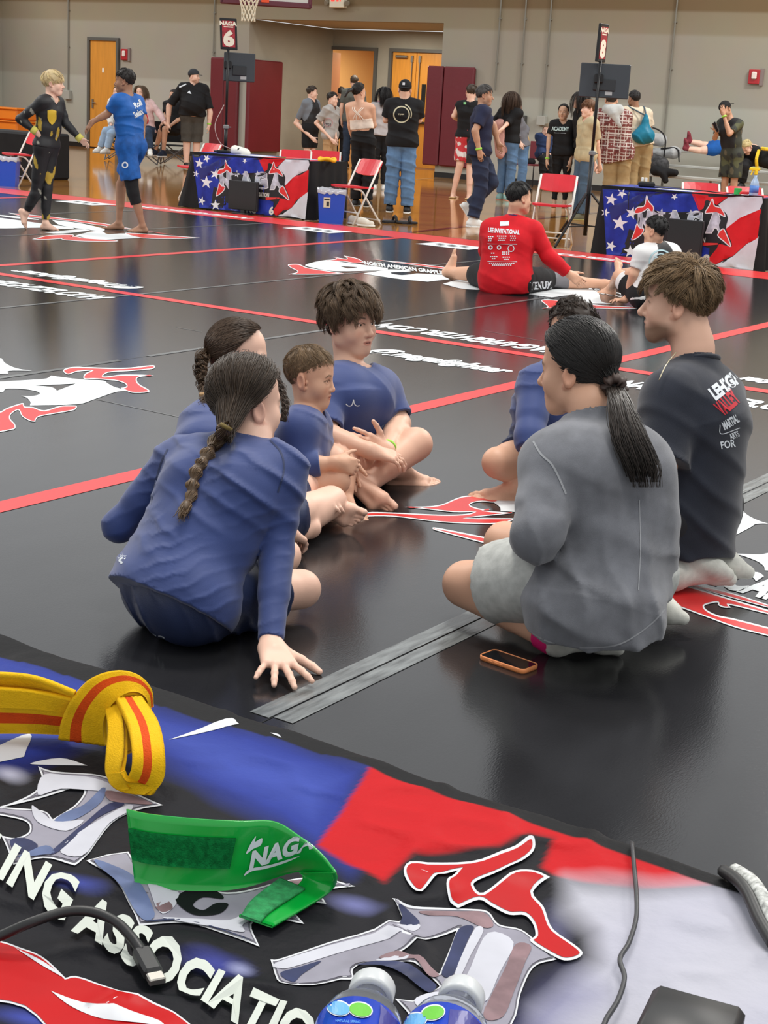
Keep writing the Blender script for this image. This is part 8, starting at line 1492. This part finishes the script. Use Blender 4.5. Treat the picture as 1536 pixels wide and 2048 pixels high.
blue = poly_d([(-600, 1100), (742, 1538), (640, 1690), (700, 1740), (560, 1640), (430, 1600), (330, 1540), (200, 1490), (60, 1540), (-600, 1560)], Q); lay(soft(blue + 22 * NB, 50), (.020, .036, .24)); lay(soft(blue + 40 + 60 * NB2, 60) * .75, (.03, .05, .25)); lay(soft(blue + 60 - 70 * NB2, 50) * .6, (.05, .08, .38))
for cx, cy, rx, ry, c_ in ((150, 1770, 70, 22, (.05, .07, .33)), (430, 1925, 80, 25, (.05, .06, .3)), (480, 1935, 30, 14, (.3, .32, .5)), (710, 1810, 60, 20, (.16, .17, .38)), (60, 2040, 90, 26, (.05, .07, .36)), (20, 1550, 40, 18, (.4, .4, .5)), (1110, 1860, 40, 60, (.10, .10, .18))): e = np.hypot((Q[:, 0] - cx) / rx, (Q[:, 1] - cy + .5 * (Q[:, 0] - cx) * (-.35)) / ry); lay(np.clip(1.15 - e, 0, 1) * .8, c_)
red = poly_d(s6([(292, 240), (800, 405), (1110, 505), (1385, 610), (1150, 622), (960, 605), (855, 590), (818, 560), (860, 470), (785, 455), (690, 505), (420, 525), (330, 612), (118, 490)]), Q)
halo = poly_d(s6([(860, 470), (785, 455), (690, 505), (420, 525), (330, 612), (300, 700), (900, 700), (855, 590), (818, 560)]), Q)
rc_ = soft(red, 7) * soft(-halo - 2, 26); lay(rc_, (.46, .006, .010)); lay(rc_ * np.clip(.25 * NB2 + .1, 0, .3), (.62, .02, .02))
wh = poly_d(s6([(900, 595), (1150, 620), (1390, 608), (1700, 700), (1700, 1400), (760, 1400), (800, 1000), (900, 920), (1000, 860), (985, 760), (900, 690)]), Q); wsoft = soft(wh + 14 * NB, 60); lay(wsoft, (.43, .43, .49)); lay(wsoft * np.clip(NB2 * .9 + .15, 0, 1) * .55, (.34, .34, .48)); lay(soft(Q[:, 0] * -1 + 830 + 0 * NB + (Q[:, 1] - 2000) * -.2, 60) * 0, (0, 0, 0))
bl_ = poly_d(s6([(700, 1100), (830, 930), (920, 900), (1000, 960), (900, 1060), (860, 1200)]), Q); lay(soft(bl_ + 20 * NB, 80) * .5, (.06, .06, .2))
lay(soft(edge - Q[:, 1] + 0, 3) * 0 + (Q[:, 1] < edge), (.012, .012, .013))
nx_, ny_ = gx.shape[1], gx.shape[0]; I = np.arange(nx_ * ny_).reshape(ny_, nx_); QD = np.stack([I[:-1, :-1], I[:-1, 1:], I[1:, 1:], I[1:, :-1]], -1).reshape(-1, 4)
SATIN = mat('printed_satin', None, .55, vc=True, bump=.4, bscale=60, spec=.07, bdist=.004)
rawmesh('cloth', np.stack([X, Y_, Zc], 1), QD, SATIN, bt, True, np.clip(col, 0, 1))
b = MB(); xs = np.linspace(-2.3, .6, 60); V = [(x, YE, hz(np.array([x]), np.array([YE]))[0]) for x in xs] + [(x, YE + .004 + .006 * math.sin(x * 14), .45) for x in xs] + [(x, YE + .02 * math.sin(x * 17), .06) for x in xs]; rawmesh('cloth_drop', np.array(V), [(k * 60 + i, k * 60 + i + 1, k * 60 + 61 + i, k * 60 + 60 + i) for k in range(2) for i in range(59)], fab('black_table_fabric', (22, 22, 23), .7), bt, True)
_lv = [0]
def tp(pts, m, name, parent, lvl=None, sm=4, holes=(), g=0, step=.0065):
    P = smooth_poly(pts, sm); P = grow_poly(P, g) if g else P; to = lambda A: np.array([onz(x, y, TAB)[:2] for x, y in A]); W2 = to(P); hs = [to(smooth_poly(h, sm)) for h in holes]
    try: v, tr = tri_poly(W2, step, hs)
    except Exception as e: return None
    if not len(tr): return None
    if lvl is None: _lv[0] += 1; lvl = 4.0 + _lv[0] * .02
    n = np.cross(np.append(v[tr[:, 1]] - v[tr[:, 0]], np.zeros((len(tr), 1)), 1), np.append(v[tr[:, 2]] - v[tr[:, 0]], np.zeros((len(tr), 1)), 1))[:, 2]; tr = np.where((n < 0)[:, None], tr[:, ::-1], tr)
    return rawmesh(name, np.stack([v[:, 0], v[:, 1], hz(v[:, 0], v[:, 1]) + .0005 * lvl], 1), tr, m, parent, True)
PW = mat('banner_print_white', (206, 208, 212), .45, spec=.12); PR = mat('banner_print_red', (178, 6, 12), .42, noise=.05, nscale=20, spec=.12); PK = mat('banner_print_black', (22, 22, 26), .45, spec=.12)
C1 = mat('chrome_print_light', (190, 191, 200), .4, noise=.10, nscale=18, spec=.12); C2 = mat('chrome_print_mid', (142, 140, 152), .4, noise=.16, nscale=22, spec=.12); C3 = mat('chrome_print_navy', (46, 52, 84), .4, noise=.35, nscale=30, spec=.12); C4 = mat('chrome_print_brown', (128, 104, 108), .4, noise=.3, nscale=40, spec=.12); C5 = mat('chrome_print_steel', (96, 110, 146), .4, noise=.25, nscale=26, spec=.12); CG = mat('chrome_print_outline', (96, 94, 104), .4, spec=.12)
for p in ([(338, 1482, 1), (452, 1436), (478, 1447, 1), (420, 1462)], [(540, 1470, 1), (556, 1473), (563, 1481, 1)], [(-20, 1500, 1), (60, 1468), (48, 1515, 1), (-20, 1530, 1)], [(60, 1530), (120, 1520), (175, 1535, 1), (110, 1534)]): tp(p, PW, 'star_point', bt, 1)
lgA = logo_t = bpy.data.objects.new('flame_emblem', None); COL.objects.link(lgA); lgA.parent = bt; lgA.location = (.3, .1, 0)
FLM = s6([(388, 585), (430, 552), (600, 548), (720, 510), (782, 478), (802, 490), (790, 522), (720, 572), (622, 612), (610, 632), (640, 650), (720, 597), (790, 590), (848, 610, 1), (795, 648), (830, 690), (860, 760), (940, 828), (947, 852), (912, 866), (870, 858), (788, 800), (803, 780), (797, 742), (770, 714), (720, 712), (665, 688), (625, 670), (560, 692, 1), (530, 672), (524, 622), (560, 578, 1), (515, 592), (478, 615), (445, 652, 1), (420, 640)])
letters = bpy.data.objects.new('chrome_letter', None); COL.objects.link(letters); letters.parent = bt
A_out = s6([(352, 670, 1), (400, 685), (500, 688), (600, 690), (655, 698), (690, 735), (760, 752), (812, 800), (870, 858, 1), (798, 880), (757, 960), (728, 1060), (600, 1200), (500, 1150), (360, 1000, 1), (430, 1005), (470, 980), (500, 945), (440, 890), (350, 872), (270, 880), (228, 905), (218, 935), (60, 938, 1), (0, 925), (-30, 850, 1), (10, 845), (200, 785), (372, 730), (382, 712)])
A_in = s6([(338, 848, 1), (430, 800), (556, 752, 1), (532, 820), (502, 898, 1), (470, 900), (440, 868), (380, 850)])
tp(A_out, PW, 'outline', letters, 2, holes=[A_in]); tp(A_out, CG, 'bevel', letters, 2.6, g=-3.5, holes=[list(map(tuple, grow_poly(smooth_poly(A_in, 4), 3.5)))]); tp(A_out, C2, 'face', letters, 3.2, g=-6, holes=[list(map(tuple, grow_poly(smooth_poly(A_in, 4), 6)))])
for m, L in ((C1, [(-10, 862), (200, 800), (372, 748), (438, 738), (420, 762), (300, 800), (60, 872), (0, 880)]), (C3, [(0, 895), (60, 878), (130, 860), (70, 900), (40, 925)]), (C3, [(372, 690), (400, 697), (440, 735), (380, 742), (385, 715)]), (C4, [(440, 700), (560, 700), (640, 703), (672, 740), (640, 748), (560, 715), (470, 712)]), (C3, [(562, 752), (610, 744), (590, 790), (545, 905), (508, 905), (530, 840)]), (C1, [(616, 748), (640, 758), (600, 840), (565, 915), (548, 908), (580, 820)]), (C1, [(655, 765), (735, 800), (690, 900), (640, 1000), (570, 965), (600, 880)]), (C4, [(742, 805), (790, 815), (770, 870), (735, 960), (700, 1040), (640, 1050), (660, 980), (710, 880)]), (C1, [(300, 862), (380, 838), (420, 858), (340, 866)]), (C4, [(310, 850), (370, 826), (420, 850), (480, 890), (500, 910), (470, 915), (420, 872), (360, 856)]), (C3, [(240, 895), (330, 880), (430, 900), (490, 950), (465, 985), (400, 920), (320, 895)]), (C1, [(420, 1010), (480, 985), (560, 990), (620, 1030), (560, 1100), (470, 1060)])): tp(s6(L), m, 'facet', letters)
tp(FLM, PW, 'flame_outline', lgA, 4.6); tp(FLM, PR, 'flame', lgA, 5.4, g=-5.5)
B_out = s5([(150, 545, 1), (200, 562), (300, 575), (420, 590), (520, 640), (642, 695, 1), (540, 715), (440, 765), (330, 905), (295, 932, 1), (170, 905), (52, 932, 1), (30, 870), (5, 818, 1), (60, 826), (115, 800), (100, 755), (0, 728), (-80, 720), (-80, 690), (0, 690), (120, 645), (165, 600)])
B_in = s5([(8, 692, 1), (150, 660), (308, 618, 1), (332, 640), (290, 690), (208, 745, 1), (165, 706)])
tp(B_out, PW, 'outline', letters, 2, holes=[B_in]); tp(B_out, CG, 'bevel', letters, 2.6, g=-3.5, holes=[list(map(tuple, grow_poly(smooth_poly(B_in, 4), 3.5)))]); tp(B_out, C2, 'face', letters, 3.2, g=-6, holes=[list(map(tuple, grow_poly(smooth_poly(B_in, 4), 6)))])
for m, L in ((C1, [(175, 580), (300, 592), (420, 612), (480, 650), (380, 640), (240, 630), (150, 650)]), (C5, [(330, 690), (410, 625), (400, 680), (300, 750), (215, 760), (250, 725)]), (C1, [(495, 700), (520, 715), (430, 770), (320, 900), (235, 870), (350, 780)]), (C3, [(425, 690), (490, 695), (380, 750), (230, 880), (200, 880), (330, 770)]), (C5, [(70, 900), (180, 855), (215, 885), (160, 895)]), (C3, [(40, 840), (100, 830), (150, 860), (70, 890)]), (C1, [(125, 690), (165, 720), (220, 760), (330, 755), (260, 800), (150, 765)]), (C4, [(420, 640), (520, 660), (600, 695), (500, 690), (430, 675)])): tp(s5(L), m, 'facet', letters)
G_out = s5([(340, 918, 1), (420, 885), (505, 882, 1), (560, 960), (650, 1010), (800, 1030), (930, 1040), (1100, 1000), (1200, 980), (1300, 985), (1400, 1012, 1), (1320, 1022), (1265, 1042), (1285, 1085, 1), (1195, 1078), (1150, 1100), (1198, 1165, 1), (1060, 1140), (990, 1165), (1022, 1252, 1), (900, 1205), (730, 1152), (548, 1160, 1), (520, 1100), (430, 980)])
tp(G_out, PW, 'outline', letters, 2); tp(G_out, CG, 'bevel', letters, 2.6, g=-3.5); tp(G_out, C2, 'face', letters, 3.2, g=-6)
for m, L in ((C5, [(370, 925), (450, 950), (540, 1010), (610, 1120), (560, 1140), (480, 1040)]), (C1, [(585, 1010), (700, 1040), (690, 1090), (640, 1120), (600, 1070)]), (PK, [(690, 1068), (760, 1030), (850, 1040), (880, 1070), (800, 1062), (760, 1090), (800, 1110), (850, 1085), (900, 1090), (860, 1125), (760, 1125)]), (C1, [(640, 1135), (760, 1140), (900, 1150), (980, 1120), (1080, 1130), (960, 1165), (960, 1200), (860, 1180)]), (C3, [(560, 1150), (700, 1140), (860, 1185), (990, 1235), (900, 1195), (740, 1148)]), (C4, [(1100, 1010), (1200, 995), (1290, 1000), (1220, 1030), (1260, 1070), (1150, 1075), (1080, 1050)]), (C4, [(610, 1090), (660, 1075), (680, 1100), (640, 1115)])): tp(s5(L), m, 'facet', letters)
def ttext(s, p0, p1, hh_, up, bold=.035):
    V, Fc = text_at(s, p0, p1, hh_, bold=bold, up=up); n = np.linalg.norm(up); W = np.array([onz(x, y, TAB) for x, y in V]); W[:, 2] = hz(W[:, 0], W[:, 1]) + .0042; return rawmesh('lettering', W, Fc, mat('banner_lettering_pale', (196, 202, 194), .5, spec=.12), bt)
ttext('ASSOCIATION', (143, 1869), (668, 2178), 84, (.42, -.9)); ttext('GRAPPLING', (-285, 1606), (128, 1852), 84, (.42, -.9))
RF = s5([(-120, 1215), (0, 1238), (70, 1262), (160, 1300), (255, 1385, 1), (330, 1385), (600, 1495), (700, 1560), (760, 1640), (300, 1640), (100, 1485), (-120, 1420)]); tp(RF, PW, 'flame_outline', bt, 2.2, g=4); tp(RF, PR, 'flame', bt, 3)
for L in ([(60, 1262, 1), (160, 1330), (258, 1384, 1), (170, 1318)], [(200, 1430, 1), (330, 1478), (560, 1545), (640, 1600), (420, 1560), (290, 1500)]): tp(s5(L), PW, 'flame_slit', bt, 3.8)
# ---- ribbons: a strip between two edge curves, given as picture points with a height
YEL = mat('belt_yellow_cotton', (236, 184, 16), .75, noise=.08, nscale=60, bump=.5, bscale=700, spec=.2); ORG = mat('belt_orange_stripe', (212, 74, 14), .75, noise=.08, nscale=60, bump=.5, bscale=700, spec=.2)
def strip(name, E0, E1, parent, mts, th=.004, n=6, stripe=None, ribs=0, cols=12):
    a = spline([onz(*e) for e in E0], n); c = spline([onz(*e) for e in E1], n); k = min(len(a), len(c)); ia = np.linspace(0, len(a) - 1, 48); lin_ = lambda A: np.stack([np.interp(ia, np.arange(len(A)), A[:, j]) for j in range(3)], 1); a, c = lin_(a), lin_(c); K_ = 48
    u = np.linspace(0, 1, cols + 1); P = a[:, None] * (1 - u[None, :, None]) + c[:, None] * u[None, :, None]; du = np.gradient(P, axis=0); dv = np.gradient(P, axis=1); N = np.cross(du, dv); N /= np.linalg.norm(N, axis=2)[..., None] + 1e-12
    s_ = np.sign((N * (CAM - P)).sum()); N *= s_; rb = ribs * (np.abs(np.sin(u * cols * math.pi / 2 * 1.0))[None, :, None] - .5) if ribs else 0; top = P + N * (th / 2 + rb); bot = P - N * th / 2; V = np.concatenate([top.reshape(-1, 3), bot.reshape(-1, 3)]); I = np.arange(K_ * (cols + 1)).reshape(K_, cols + 1); nb = K_ * (cols + 1)
    q = lambda A, b_, c_, d_: [tuple(map(int, x)) for x in np.stack([A.ravel(), b_.ravel(), c_.ravel(), d_.ravel()], 1)]
    Fc = q(I[:-1, :-1], I[1:, :-1], I[1:, 1:], I[:-1, 1:]); mi = [1 if stripe and stripe[0] <= (u[j] + u[j + 1]) / 2 <= stripe[1] else 0 for i in range(K_ - 1) for j in range(cols)]
    F2 = q(I[:-1, 1:] + nb, I[1:, 1:] + nb, I[1:, :-1] + nb, I[:-1, :-1] + nb); Fc += F2; mi += mi[:]
    for j in (0, cols): e = I[:, j]; Fc += [(int(e[i]), int(e[i] + nb), int(e[i + 1] + nb), int(e[i + 1])) for i in range(K_ - 1)]; mi += [0] * (K_ - 1)
    for i in (0, K_ - 1): e = I[i]; Fc += [(int(e[j]), int(e[j + 1]), int(e[j + 1] + nb), int(e[j] + nb)) for j in range(cols)]; mi += [0] * cols
    return rawmesh(name, V, Fc, None, parent, True, mats=mts, midx=mi)
T_ = TAB + .006
bel = thing('belt', 'thick yellow martial arts belt with an orange centre stripe, tied in a knot', 'belt', onz(215, 1440, TAB)); BMs = [YEL, ORG]; R_ = .0006
strip('tail', [(-60, 1345, T_ + .062), (60, 1352, T_ + .060), (150, 1384, T_ + .055)], [(-60, 1385, T_ + .036), (60, 1392, T_ + .035), (150, 1408, T_ + .034)], bel, BMs, ribs=R_); strip('tail', [(-60, 1372, T_ + .05), (60, 1380, T_ + .048), (150, 1398, T_ + .046)], [(-60, 1412, T_ + .03), (60, 1416, T_ + .03), (150, 1424, T_ + .028)], bel, BMs, ribs=R_)
strip('tail', [(-60, 1398, T_ + .036), (60, 1402, T_ + .036), (150, 1414, T_ + .034)], [(-60, 1464, T_), (60, 1463, T_), (140, 1466, T_)], bel, BMs, th=.006, stripe=(.32, .66), ribs=R_)
E0 = [(118, 1476, T_ + .002), (124, 1440, T_ + .022), (142, 1400, T_ + .046), (180, 1358, T_ + .066), (228, 1342, T_ + .072), (272, 1350, T_ + .066), (299, 1378, T_ + .052), (303, 1412, T_ + .036)]
E1 = [(212, 1489, T_ + .002), (207, 1455, T_ + .02), (213, 1424, T_ + .036), (234, 1398, T_ + .05), (256, 1386, T_ + .055), (276, 1387, T_ + .053), (289, 1399, T_ + .046), (293, 1418, T_ + .036)]
strip('knot_loop', E0, E1, bel, BMs, th=.005, stripe=(.24, .50), ribs=R_)
for k, (s0, s1) in enumerate(((1.0, .86), (.84, .70), (.68, .52), (.50, .34))):
    ce = A3(262, 1428, 0); f_ = lambda sc, dz: [(262 + (x - 262) * sc, 1428 + (y - 1428) * sc, z - dz) for x, y, z in E1]
    strip('knot_layer', f_(s0, .001 + .004 * k), f_(s1, .006 + .006 * k), bel, BMs, th=.004, cols=4)
strip('end', [(232, 1400, T_ + .05), (255, 1450, T_ + .045), (264, 1500, T_ + .036), (262, 1540, T_ + .022), (248, 1566, T_ + .004)], [(284, 1398, T_ + .05), (316, 1448, T_ + .044), (329, 1505, T_ + .034), (328, 1555, T_ + .016), (304, 1590, T_)], bel, BMs, th=.006, stripe=(.30, .62), ribs=R_)
strip('end', [(209, 1405, T_ + .04), (218, 1455, T_ + .034), (215, 1505, T_ + .024), (216, 1550, T_ + .01), (240, 1578, T_ + .001)], [(240, 1412, T_ + .044), (250, 1455, T_ + .040), (251, 1505, T_ + .03), (246, 1545, T_ + .018), (262, 1575, T_ + .006)], bel, BMs, th=.005, ribs=R_, cols=8)
strip('end', [(216, 1545, T_ + .012), (225, 1568, T_ + .004), (250, 1583, T_), (290, 1591, T_)], [(246, 1543, T_ + .02), (255, 1558, T_ + .014), (275, 1562, T_ + .012), (312, 1572, T_ + .008)], bel, BMs, th=.005, ribs=R_, cols=8)
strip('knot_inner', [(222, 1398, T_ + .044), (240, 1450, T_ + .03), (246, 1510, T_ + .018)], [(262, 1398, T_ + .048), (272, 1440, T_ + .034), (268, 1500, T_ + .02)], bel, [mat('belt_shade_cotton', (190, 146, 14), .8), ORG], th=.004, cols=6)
GRN = mat('green_vinyl', (6, 160, 56), .22, coat=.2, noise=.03, nscale=20); VEL = mat('green_hook_loop', (10, 104, 50), .95, noise=.35, nscale=240, bump=.8, bscale=900, spec=.1)
gb = thing('armband', 'curved green vinyl armband with dark velcro patch and white lettering', 'armband', onz(450, 1760, TAB)); G0 = [(254, 1618, TAB + .052), (300, 1628, TAB + .054), (390, 1637, TAB + .056), (480, 1642, TAB + .056), (548, 1643, TAB + .054), (600, 1674, TAB + .048), (640, 1706, TAB + .040), (671, 1744, TAB + .030)]
G1 = [(270, 1767, TAB + .004), (310, 1776, TAB + .003), (380, 1781, TAB + .003), (450, 1780, TAB + .003), (505, 1770, TAB + .003), (550, 1754, TAB + .006), (600, 1742, TAB + .012), (664, 1752, TAB + .022)]
go = strip('band', G0, G1, gb, [GRN, GRN], th=.0018, cols=10); lerp2 = lambda A, B_, t: [tuple(x * (1 - t) + y * t for x, y in zip(a, b_)) for a, b_ in zip(A, B_)]
PA, PB_ = lerp2(G0, G1, .26), lerp2(G0, G1, .68); fr_ = lambda L: [(x, y - .0, z + .0015) for x, y, z in L[:4]]; strip('velcro_patch', fr_(PA), fr_(PB_), gb, [VEL, VEL], th=.003, cols=6)
strip('band_fold', [(671, 1744, TAB + .030), (674, 1758, TAB + .022), (668, 1775, TAB + .012), (640, 1798, TAB + .006), (545, 1854, TAB + .006)], [(600, 1744, TAB + .012), (606, 1752, TAB + .010), (602, 1765, TAB + .008), (570, 1790, TAB + .006), (478, 1832, TAB + .006)], gb, [GRN, GRN], th=.0018, cols=8); strip('velcro_patch', [(610, 1778, TAB + .0085), (545, 1820, TAB + .008), (520, 1845, TAB + .008)], [(560, 1757, TAB + .0085), (505, 1800, TAB + .008), (482, 1832, TAB + .008)], gb, [mat('green_loop_patch', (40, 140, 80), .9, noise=.3, nscale=200, bump=.6, bscale=700), VEL], th=.002, cols=4)
Bg = bvh_of(go)
def on_band(V, Fc): return print_on(Bg, V, Fc, 'lettering', WHITEP, go, .0012)
V, Fc = text_at('NAGA', (498, 1738), (628, 1694), 34, shear=.1, bold=.05, up=(.1, -1)); on_band(V, Fc)
for pts in ([(492, 1708), (500, 1690), (512, 1672), (510, 1684), (524, 1676), (522, 1690), (506, 1698)], [(488, 1752), (500, 1738), (540, 1730), (580, 1718), (600, 1712), (570, 1726), (530, 1738), (505, 1742)]): V, T = tri_poly(smooth_poly(pts, 3)); on_band(V, [tuple(t) for t in T])
# ---- water bottles lying with their caps away from us
PET = mat('clear_pet', (236, 240, 244), .05, trans=.92, ior=1.33); LBL = mat('bottle_label_blue', (22, 66, 190), .25, noise=.12, nscale=30); CAPW = mat('bottle_cap_white', (214, 218, 220), .35, trans=.2); LG_ = mat('label_green', (96, 186, 40), .3); LC = mat('label_sky', (90, 168, 226), .3); LD = mat('label_navy', (40, 40, 130), .3)
def bottle(label, pb_, pc_, r_=.0262):
    a = onz(*pb_, TAB + r_ + .002); c = onz(*pc_, TAB + r_ + .002); ax = unit(c - a); t = thing('water_bottle', label, 'bottle', a - ZU * r_); L = np.linalg.norm(c - a)
    prof = [(r_ * .8, -.10), (r_, -.09)]; prof += [(r_ * (1 if i % 2 else .965), -.085 + .0085 * i) for i in range(10)] + [(r_, .002)]
    for i in range(7): prof += [(r_ * (1.0 - .02 * i) + .0007, .004 + .0022 * i), (r_ * (1.0 - .02 * i) - .0004, .0051 + .0022 * i)]
    prof += [(r_ * .82, .021), (r_ * .62, .029), (r_ * .46, .036), (r_ * .44, .042)]; b = MB(); b.lathe(prof, a, ax, 40); b.build('bottle_body', PET, t, True); b = MB(); b.lathe([(r_ * .4, .043), (r_ * .53, .0432), (r_ * .55, .046), (r_ * .55, .056), (r_ * .5, .0585)], a, ax, 28); b.build('cap', CAPW, t, True)
    b = MB(); b.lathe([(r_ + .0006, -.082), (r_ + .0008, .0035)], a, ax, 40); lb = b.build('label', LBL, t, True); return t, bvh_of(lb), lb
for k, (label, pb_, pc_, g1, g2, nb_) in enumerate((('left water bottle lying on the banner, cap away from us', (716, 2080), (739, 2000), (721, 2019), (677, 2016), [(760, 2005), (800, 2040), (790, 2090), (752, 2090)]), ('right water bottle lying on the banner, cap away from us', (888, 2092), (918, 2010), (866, 2025), (830, 2040), [(900, 2018), (935, 2022), (980, 2060), (920, 2100), (890, 2100)]))):
    t, B, lb = bottle(label, pb_, pc_); pr_ = lambda pts, m, n_, o: print_on(B, *(lambda vt: (vt[0], [tuple(x) for x in vt[1]]))(tri_poly(np.array(pts, float), 6)), n_, m, lb, o); el = lambda c_, rx, ry, ro: [(c_[0] + rx * math.cos(q) * math.cos(ro) - ry * math.sin(q) * math.sin(ro), c_[1] + rx * math.cos(q) * math.sin(ro) + ry * math.sin(q) * math.cos(ro)) for q in np.linspace(0, 6.28, 26, endpoint=False)]
    ro = (.18, -.18)[k]; pr_(nb_, LD, 'label_panel', .0008)
    for cc_, m in ((g2, LC), (g1, LG_)): pr_(el(cc_, 25, 16, ro), WHITEP, 'label_oval_border', .0012); pr_(el(cc_, 22.5, 13.5, ro), m, 'label_oval', .0018)
    V, Fc = text_at('NATURAL SPRING', (g1[0] - 50, g1[1] + 24), (g1[0] + 0, g1[1] + 27), 5, bold=.0); print_on(B, V, Fc, 'lettering', LC, lb, .0018)
# ---- cables, adapter, cord
BC = mat('black_cable_jacket', (26, 27, 28), .45)
us = thing('usb_cable', 'black cable with a metal-tipped plug lying across the banner lettering', 'cable', onz(230, 1850, TAB)); V, Fc = tube_mesh(spline([onz(-40, 1885, TAB + .008), onz(0, 1872, TAB + .012), onz(60, 1846, TAB + .02), onz(130, 1824, TAB + .024), onz(185, 1824, TAB + .024), onz(232, 1844, TAB + .02), onz(264, 1876, TAB + .014), onz(284, 1904, TAB + .010)], 7), .0036, 10); rawmesh('cord', V, Fc, BC, us, True)
p, q = onz(282, 1902, TAB + .009), onz(308, 1950, TAB + .008); d = unit(q - p); ax = np.array([unit(np.cross(d, ZU)), d, np.cross(unit(np.cross(d, ZU)), d)]); b = MB(); b.box((p + q) / 2, (.0125, np.linalg.norm(q - p), .009), ax, bev=.002); b.build('plug_housing', BC, us); q2_ = q + d * .008; b = MB(); b.box(q + d * .004, (.011, .009, .005), ax, bev=.0008); b.build('metal_tip', mat('plug_steel', (180, 176, 168), .3, metal=.9), us)
V, Fc = tube_mesh(spline([onz(1264, 1686, TAB + .004), onz(1268, 1730, TAB + .008), onz(1273, 1790, TAB + .008), onz(1272, 1838, TAB + .008), onz(1258, 1885, TAB + .008), onz(1240, 1918, TAB + .01), onz(1249, 1955, TAB + .009), onz(1236, 2000, TAB + .008), onz(1212, 2040, TAB + .008), onz(1200, 2080, TAB + .008)], 7), .0018, 8); tag(rawmesh('cable', V, Fc, mat('dark_grey_cable', (40, 42, 46), .45), None, True), 'thin dark cable winding over the white part of the banner', 'cable')
c = onz(1375, 2086, TAB + .018); e = unit(onz(1440, 2040, TAB) - onz(1295, 2000, TAB)); ax = np.array([e, np.cross(ZU, e), ZU]); ad = thing('power_bank', 'black rounded box with a reddish side at the bottom right corner', 'box', c - ZU * .018); b = MB(); b.box(c, (.058, .06, .036), ax, bev=.0045); b.build('shell', mat('matt_black_shell', (26, 27, 29), .45), ad, True); b = MB(); b.box(c - ZU * .004, (.0585, .0605, .006), ax, bev=.002); b.build('side_trim', mat('dark_red_trim', (70, 22, 28), .4), ad)
V, Fc = [], []; Pp = spline([onz(1470, 1742, TAB + .006), onz(1500, 1762, TAB + .012), onz(1522, 1790, TAB + .014), onz(1545, 1840, TAB + .012), onz(1575, 1890, TAB + .01)], 8); V, Fc = tube_mesh(Pp, .006, 10); co = rawmesh('braided_cord', V, Fc, mat('braided_white_cord', (186, 188, 184), .8, noise=.5, nscale=240), None, True); tag(co, 'white braided cord at the right edge of the nearest table', 'cord'); V, Fc = tube_mesh([p_ + A3(-.008, -.004, -.001) for p_ in Pp], .005, 8); rawmesh('cord_core', V, Fc, BC, co, True)
# ---- phones on the mat
def phone(label, corners, case, w_, th=.010):
    P = [onz(x, y, MAT + th) for x, y in corners]; c = sum(P) / 4; e = unit((P[1] + P[2] - P[0] - P[3])); n = np.cross(ZU, e); Lx = np.linalg.norm((P[1] + P[2] - P[0] - P[3]) / 2); Ly = abs(((P[2] + P[3] - P[0] - P[1]) / 2) @ n); t = thing('phone', label, 'phone', c - ZU * th)
    def rr(Lx, Ly, r): return [(sx * (Lx / 2 - r) + r * math.cos(a), sy * (Ly / 2 - r) + r * math.sin(a)) for sx, sy, a0 in ((1, 1, 0), (-1, 1, math.pi / 2), (-1, -1, math.pi), (1, -1, 1.5 * math.pi)) for a in np.linspace(a0, a0 + math.pi / 2, 6)]
    V, Fc = [], []; rings = ((0, -th * .5, .0015), (0, -th * .15, 0), (0, th * .35, 0), (.0, th * .5, .0012), (.003, th * .5, .003), (.0035, th * .38, .0035)); n0 = 24
    for (_, z, ins) in rings: V += [c + ZU * (z - th / 2) + e * x + n * y for x, y in rr(Lx - 2 * ins, Ly - 2 * ins, .014 - ins)]
    Fc = [(k * n0 + i, k * n0 + (i + 1) % n0, (k + 1) * n0 + (i + 1) % n0, (k + 1) * n0 + i) for k in range(len(rings) - 1) for i in range(n0)] + [tuple(range(n0))[::-1]]; rawmesh('case', np.array(V), Fc, case, t, True)
    V = [c + ZU * (th * .40 - th / 2) + e * x + n * y for x, y in rr(Lx - .006, Ly - .006, .012)]; rawmesh('screen', np.array(V), [tuple(range(24))], mat('phone_glass', (14, 14, 18), .08), t); return t, c, e, n, Ly
t, c, e, n, Ly = phone('black phone in an orange case lying on the mat beside the kneeling woman', [(957, 1309), (990, 1297), (1081, 1326), (1046, 1339)][0:1] + [(1046, 1341), (1081, 1327), (988, 1297)], mat('orange_case', (238, 148, 90), .45), .075, .012)
for k in (-.03, -.012, .0): b = MB(); b.box(c - n * Ly / 2 * .995 + e * k * 1.0 - ZU * .006, (.012, .002, .004), np.array([e, n, ZU]), bev=.0008); b.build('case_button', MATS['orange_case'], t)
phone('dark phone lying flat on the mat behind the kneeling man', [(1392, 1106), (1442, 1105), (1436, 1088), (1400, 1087)], mat('dark_case', (58, 58, 60), .4), .075, .010)
print('table', time.time() - T0)
